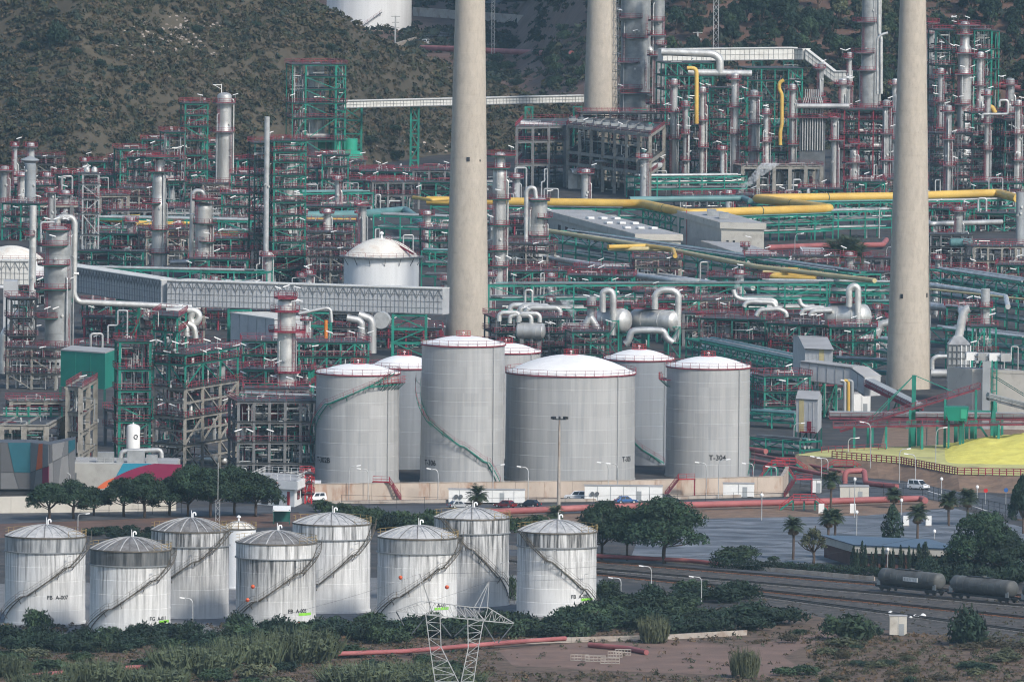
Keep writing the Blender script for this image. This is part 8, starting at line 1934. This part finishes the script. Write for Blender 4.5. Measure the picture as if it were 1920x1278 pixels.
def lattice(label, px, yb, yt, w, gnd=None, top=0, mat='galv_thin', name='lattice_mast', cat='mast', Y=None):
 p = gnd if gnd is not None else G(px, yb); h = D(px, yt, p.y).z - p.z; t = thing(name, label, cat, p); n = max(3, int(h / (w * 1.3))); cr = [(-1, -1), (1, -1), (1, 1), (-1, 1)]
 for x, y in cr: member('leg', p + Vector((x * w / 2, y * w / 2, 0)), p + Vector((x * w / 2, y * w / 2, h)), w * 0.11, mat, t)
 for i in range(n):
  b = MB(); z0, z1 = h * i / n, h * (i + 1) / n
  for k in range(4):
   (x0, y0), (x1, y1) = cr[k], cr[(k + 1) % 4]; s = (i + k) % 2
   b.bar(p + Vector((x0 * w / 2, y0 * w / 2, z0 if s else z1)), p + Vector((x1 * w / 2, y1 * w / 2, z1 if s else z0)), w * 0.07)
  b.build('bracing', mat, t)
 if top: member('aerial', p + Vector((0, 0, h)), p + Vector((0, 0, h + top)), 0.12, mat, t)
 return t
lattice('slim radio mast with a lattice foot behind the tanks', 408, 1000, 936, 0.75, top=7.0)
lattice('pale lattice mast on the far slope right of the first chimney', 924, 0, -40, 1.0, gnd=on_surface(924, 108, back_z, 4242, 5600, 6))
lattice('pale lattice mast behind the upper conveyor bridge', 1342, 0, -40, 1.5, gnd=on_surface(1342, 92, back_z, 4242, 5600, 6))
for x, yb, yt, lb in ((741, 90, 30, 'grey power pole before the big white tank'), (1308, 92, 60, 'grey power pole behind the upper conveyor bridge')):
 p = on_surface(x, yb, back_z, 4242, 5600, 6); h = D(x, yt, p.y).z - p.z; t = thing('power_pole', lb, 'pole', p); member('pole', p, p + Vector((0, 0, h)), 0.5, 'galv_thin', t)
 for z, w in ((h - 0.2, 3), (h - 2.2, 2.4), (h - 4.0, 2.6)): member('crossarm', p + Vector((-w / 2, 0, z)), p + Vector((w / 2, 0, z)), 0.22, 'galv_thin', t)
Yp = gy(1330); t = thing('power_pylon', 'steel lattice pylon with a wide two-horned head in front', 'pylon', G(842, 1330)); W3 = lambda x, y, o=0.0: D(x, y, Yp + o)
def lat(t, a0, a1, b0, b1, n, dep, w=0.15, wb=0.085):
 """lattice leg between two chords a0-a1 and b0-b1, with depth"""
 for o in (-dep, dep):
  member('chord', W3(*a0, o), W3(*a1, o), w, 'galv_thin', t); member('chord', W3(*b0, o), W3(*b1, o), w, 'galv_thin', t)
 for i in range(n):
  b = MB(); f0, f1 = i / n, (i + 1) / n; L = lambda p, q, f: (p[0] + (q[0] - p[0]) * f, p[1] + (q[1] - p[1]) * f)
  for o in (-dep, dep):
   s = i % 2; b.bar(W3(*L(a0, a1, f0 if s else f1), o), W3(*L(b0, b1, f1 if s else f0), o), wb); b.bar(W3(*L(a0, a1, f1), o), W3(*L(b0, b1, f1), o), wb)
  b.bar(W3(*L(a0, a1, f0), -dep), W3(*L(a0, a1, f1), dep), wb); b.bar(W3(*L(b0, b1, f0), -dep), W3(*L(b0, b1, f1), dep), wb); b.build('bracing', 'galv_thin', t)
dp = 0.75
lat(t, (806, 1212), (798, 1150), (827, 1212), (825, 1152), 4, dp); lat(t, (878, 1214), (877, 1158), (898, 1208), (907, 1160), 4, dp)
lat(t, (806, 1212), (818, 1290), (827, 1212), (866, 1290), 6, dp); lat(t, (878, 1214), (862, 1290), (898, 1208), (886, 1290), 6, dp)
lat(t, (818, 1290), (815, 1330), (886, 1290), (892, 1330), 3, dp, wb=0.09)
lat(t, (806, 1128), (888, 1138), (804, 1152), (910, 1163), 9, dp); lat(t, (743, 1144), (788, 1127), (743, 1145), (804, 1152), 6, dp * 0.8); lat(t, (788, 1127), (806, 1128), (804, 1152), (806, 1152), 1, dp * 0.8); lat(t, (963, 1167), (915, 1138), (963, 1168), (908, 1163), 6, dp * 0.8); lat(t, (915, 1138), (888, 1138), (908, 1163), (890, 1162), 1, dp)
for a, e in (((787, 1075), (812, 1152)), ((787, 1075), (806, 1130)), ((917, 1089), (888, 1140)), ((917, 1089), (896, 1150)), ((917, 1089), (914, 1140)), ((787, 1075), (790, 1128))): member('horn', W3(*a), W3(*e), 0.13, 'galv_thin', t)
for a, e in (((743, 1146), (757, 1172)), ((798, 1156), (772, 1188)), ((826, 1166), (846, 1192)), ((876, 1170), (852, 1192)), ((908, 1170), (928, 1203)), ((962, 1170), (934, 1204))): member('insulator', W3(*a), W3(*e), 0.2, 'grey_dark', t, kind='cyl')
def wire(label, a, e, sag, r=0.018, balls=()):
 n = 16; P = [a.lerp(e, i / n) - Vector((0, 0, sag * 4 * (i / n) * (1 - i / n))) for i in range(n + 1)]; b = MB(); b.tube(P, r, 4, bend=0.01, seg=1); tag(b.build('power_wire', 'steel_black', loc=a), label, 'wire', 'power wires at the pylon')
 return P
for i, ((x, y), lb) in enumerate((((787, 1075), 'earth wire from the left horn of the pylon'), ((917, 1089), 'earth wire from the right horn of the pylon'), ((766, 1190), 'left conductor wire of the pylon'), ((849, 1194), 'middle conductor wire of the pylon'), ((931, 1205), 'right conductor wire of the pylon'))):
 a = W3(x, y); wire(lb + ' towards the left', a, a + Vector((-70, -170, 2)), 4.0); wire(lb + ' towards the right', a, a + Vector((110, 190, 3)), 4.0)
M('marker_orange', (0.60, 0.11, 0.035), 0.5, var=0.1)
for x, y, lb in ((751, 1082, 'orange marker ball before the pylon head tank, left one'), (838, 1100, 'orange marker ball before the pylon head tank, right one'), (474, 1099, 'upper orange marker ball before the FB A-005 tank'), (464, 1124, 'lower orange marker ball before the FB A-005 tank')):
 c = D(x, y, Yp + (0 if x > 700 else -12)); t = thing('marker_ball', lb, 'marker ball', c, 'orange marker balls on the wires'); b = MB(); b.lathe(c, [(0.34 * math.sin(a), -0.34 * math.cos(a)) for a in (0.05, 0.5, 1.0, 1.57, 2.1, 2.6, 3.1)], 14); b.build('ball', 'marker_orange', t, smooth=True)
 b = MB(); b.lathe(c, [(0.345, -0.03), (0.36, 0), (0.345, 0.03)], 14, cap=False); b.build('clamp_band', 'red_bright', t)
for i, (x, y, w) in enumerate(((1070, 1238, 3.0), (1098, 1240, 3.4), (1126, 1244, 3.2), (1140, 1232, 2.4), (1154, 1228, 2.6))):
 p = G(x, y); t = thing('cage_crate', f'pale open cage crate in the dirt clearing, {["first", "second", "third", "fourth", "fifth"][i]} from the left', 'crate', p, 'cage crates in the clearing'); b = MB(); h, d = 1.0, 1.1
 for z in (0.1, 0.5, 1.0):
  b.railing([p + Vector((0, 0, z - 0.95)), p + Vector((0, 0, z - 0.95))])
 for dx in np.linspace(0, w, 6):
  for dy in (0, d): b.bar(p + Vector((dx, dy, 0)), p + Vector((dx, dy, h)), 0.08)
 for z in (0.08, 0.5, 1.0):
  for dy in (0, d): b.bar(p + Vector((0, dy, z)), p + Vector((w, dy, z)), 0.08)
  for dx in (0, w): b.bar(p + Vector((dx, 0, z)), p + Vector((dx, d, z)), 0.08)
 b.build('cage', 'concrete_pale', t); b = MB(); b.box(p + Vector((w / 2, d / 2, 0.08)), (w, d, 0.08)); b.build('base', 'concrete_pale', t)
for i, (x, y) in enumerate(((1708, 1158), (1716, 1156), (1724, 1157), (1731, 1155), (1670, 1150))):
 p = G(x, y); o = bpy.data.objects.new('rubble_bag', BUSH[0]); b = MB(); r = rnd.uniform(0.3, 0.5)
 b.lathe(p, [(r, 0), (r * 1.15, r * 0.4), (r * 0.8, r * 0.9), (r * 0.25, r * 1.1), (r * 0.3, r * 1.25)], 9); b.v = [(x_ + rnd.uniform(-.06, .06), y_ + rnd.uniform(-.06, .06), z_) for x_, y_, z_ in b.v]; bpy.data.objects.remove(o)
 tag(b.build('rubble_bag', 'white_paint', loc=p), 'white bag lying beside the railway siding', 'bag', 'white bags by the siding')
for x, y, m, lb in ((1848, 946, 'hazard_red', 'round red road sign by the right-hand road'), (1886, 945, 'sign_blue', 'round blue road sign by the right-hand road')):
 p = G(x, y); t = thing('road_sign', lb, 'sign', p); member('post', p, p + Vector((0, 0, 2.6)), 0.09, 'galv_thin', t); b = MB(); b.lathe(p + Vector((0, -0.08, 2.8)), [(0.42, -0.03), (0.42, 0.03)], 18, axis=(0, -1, 0)); b.build('disc', m, t)
for x, y, lb in ((1540, 962, 'pale electric cabinet beside the red footbridge'), (1599, 962, 'pale electric cabinet under a globe lamp'), (1699, 985, 'pale cabinet left of the skirted palm'), (1741, 985, 'pale cabinet right of the skirted palm'), (1630, 884, 'white and red cabinet near the sulphur yard')):
 p = G(x, y); t = thing('electric_cabinet', lb, 'cabinet', p); b = MB(); b.box(p + Vector((0, 0, 1.0)), (1.1, 0.7, 1.8)); b.build('casing', 'white_paint', t); b = MB(); b.box(p + Vector((0, 0, 0.06)), (1.2, 0.8, 0.12)); b.build('plinth', 'concrete_pale', t)
M('cloth_dark', (0.03, 0.035, 0.05), 0.9, var=0.1); M('cloth_red', (0.35, 0.04, 0.03), 0.9, var=0.1); M('skin', (0.45, 0.28, 0.2), 0.7, var=0.05)
def person(label, px, py, cloth):
 p = G(px, py); H = 1.75; V = lambda x, y, z: (x, y, z)
 pts = {'pel': (0, 0, .95), 'che': (0, 0, 1.3), 'nec': (0, 0, 1.5), 'hed': (0, -.02, 1.66), 'top': (0, -.01, 1.75), 'lh': (-.1, 0, .9), 'lk': (-.13, -.05, .5), 'lf': (-.14, .06, .06), 'lt': (-.14, -.16, .03), 'rh': (.1, 0, .9), 'rk': (.14, .02, .5), 'rf': (.17, .1, .06), 'rt': (.18, -.1, .03), 'ls': (-.2, 0, 1.42), 'le': (-.27, .02, 1.15), 'lw': (-.26, -.1, .92), 'lg': (-.25, -.14, .82), 'rs': (.2, 0, 1.42), 're': (.28, .02, 1.15), 'rw': (.27, -.12, .94), 'rg': (.26, -.16, .84)}
 k = list(pts); E = [('pel', 'che'), ('che', 'nec'), ('nec', 'hed'), ('hed', 'top'), ('pel', 'lh'), ('lh', 'lk'), ('lk', 'lf'), ('lf', 'lt'), ('pel', 'rh'), ('rh', 'rk'), ('rk', 'rf'), ('rf', 'rt'), ('che', 'ls'), ('ls', 'le'), ('le', 'lw'), ('lw', 'lg'), ('che', 'rs'), ('rs', 're'), ('re', 'rw'), ('rw', 'rg')]
 me = bpy.data.meshes.new('body'); me.from_pydata([pts[i] for i in k], [(k.index(a), k.index(c)) for a, c in E], []); me.materials.append(MATS[cloth]); o = bpy.data.objects.new('person', me); COL.objects.link(o); o.location = p; ORG[o.name] = p
 R_ = {'pel': .16, 'che': .17, 'nec': .06, 'hed': .10, 'top': .07, 'lh': .1, 'rh': .1, 'lk': .065, 'rk': .065, 'lf': .05, 'rf': .05, 'lt': .04, 'rt': .04, 'ls': .075, 'rs': .075, 'le': .05, 're': .05, 'lw': .035, 'rw': .035, 'lg': .04, 'rg': .04}
 md = o.modifiers.new('skin', 'SKIN'); sv = me.skin_vertices[0].data
 for i, nme in enumerate(k): sv[i].radius = (R_[nme], R_[nme]); sv[i].use_root = nme == 'pel'
 o.modifiers.new('sub', 'SUBSURF').levels = 1; o.modifiers['sub'].render_levels = 1
 tag(o, label, 'person'); b = MB(); b.lathe(p + Vector((0, 0, 1.68)), [(.13, 0), (.125, .06), (.08, .12), (.02, .14)], 10); b.build('helmet', 'white_paint', o, loc=p); h = [c for c in o.children]
 return o
person('person in dark overalls standing before the bund wall', 1317, 926, 'cloth_dark'); person('person in red overalls on the road near the sulphur yard', 1658, 880, 'cloth_red')
def steam(label, pts, radii, dens):
 b = MB(); P = [Vector(p) for p in pts]; ks = []
 for i, p in enumerate(P): ks.append(b.ring(p, radii[i], 14, Vector((1, 0, 0)), Vector((0, 1, 0)) if True else None))
 for a, e in zip(ks, ks[1:]): b.skin(a, e, 14)
 b.face(range(ks[0] + 13, ks[0] - 1, -1)); b.face(range(ks[-1], ks[-1] + 14))
 m = bpy.data.materials.new('steam'); MATS['steam_' + label[:8]] = m; m.use_nodes = True; nt = m.node_tree; nt.nodes.clear(); out = nd(nt, 'ShaderNodeOutputMaterial'); v = nd(nt, 'ShaderNodeVolumePrincipled'); v.inputs['Color'].default_value = (0.95, 0.98, 1.0, 1); v.inputs['Anisotropy'].default_value = -0.4
 g = nd(nt, 'ShaderNodeNewGeometry'); no = nd(nt, 'ShaderNodeTexNoise'); no.inputs['Scale'].default_value = 1.1; no.inputs['Detail'].default_value = 4; nt.links.new(g.outputs['Position'], no.inputs['Vector']); mr = nd(nt, 'ShaderNodeMapRange'); mr.inputs['From Min'].default_value = 0.44; mr.inputs['From Max'].default_value = 0.66; mr.inputs['To Max'].default_value = dens; nt.links.new(no.outputs['Fac'], mr.inputs['Value']); nt.links.new(mr.outputs[0], v.inputs['Density']); nt.links.new(v.outputs[0], out.inputs['Volume'])
 o = b.build('steam', 'steam_' + label[:8], loc=P[0]); o['kind'] = 'stuff'; o['label'] = label
Y = gy(392); steam('pale steam plume blowing up from the yellow main bend', [D(x, y, Y) for x, y in ((1383, 364), (1395, 352), (1410, 338), (1428, 322), (1446, 306))], [0.35, 0.9, 1.5, 2.1, 2.8], 0.7)
Y = gy(662); steam('thin white steam puff beside the stubby exhaust stack', [D(x, y, Y) for x, y in ((1078, 600), (1074, 588), (1068, 576), (1062, 562))], [0.25, 0.8, 1.3, 1.7], 0.6)
Y = gy(640); steam('faint steam wisp over the metering deck', [D(x, y, Y) for x, y in ((1379, 558), (1381, 545), (1383, 530), (1386, 516))], [0.2, 0.5, 0.8, 1.0], 0.5)
# ---- air: one even, thin haze box round everything
b = MB(); b.box((0, 5950, 106), (8040, 12140, 222)); hz = b.build('haze', 'white_paint'); hz['kind'] = 'stuff'; hz['label'] = 'thin pale haze over the whole plant'
m = bpy.data.materials.new('haze'); m.use_nodes = True; nt = m.node_tree; nt.nodes.clear(); out = nd(nt, 'ShaderNodeOutputMaterial'); v = nd(nt, 'ShaderNodeVolumePrincipled')
v.inputs['Color'].default_value = (0.50, 0.78, 1.0, 1); v.inputs['Density'].default_value = 0.000022; v.inputs['Anisotropy'].default_value = 0.0
nt.links.new(v.outputs[0], out.inputs['Volume']); hz.data.materials.clear(); hz.data.materials.append(m)
by = {}
for o in list(COL.objects):
 if o.parent is None and 'category' in o: by.setdefault(o['label'], []).append(o)
for lb, L in by.items():
 if 1 < len(L) <= len(ORD) and len(lb.replace(',', '').split()) <= 12:
  L.sort(key=lambda o: o.location.x / max(o.location.y, 1))
  for i, o in enumerate(L): o['label'] = f'{lb}, {ORD[i]} from the left'
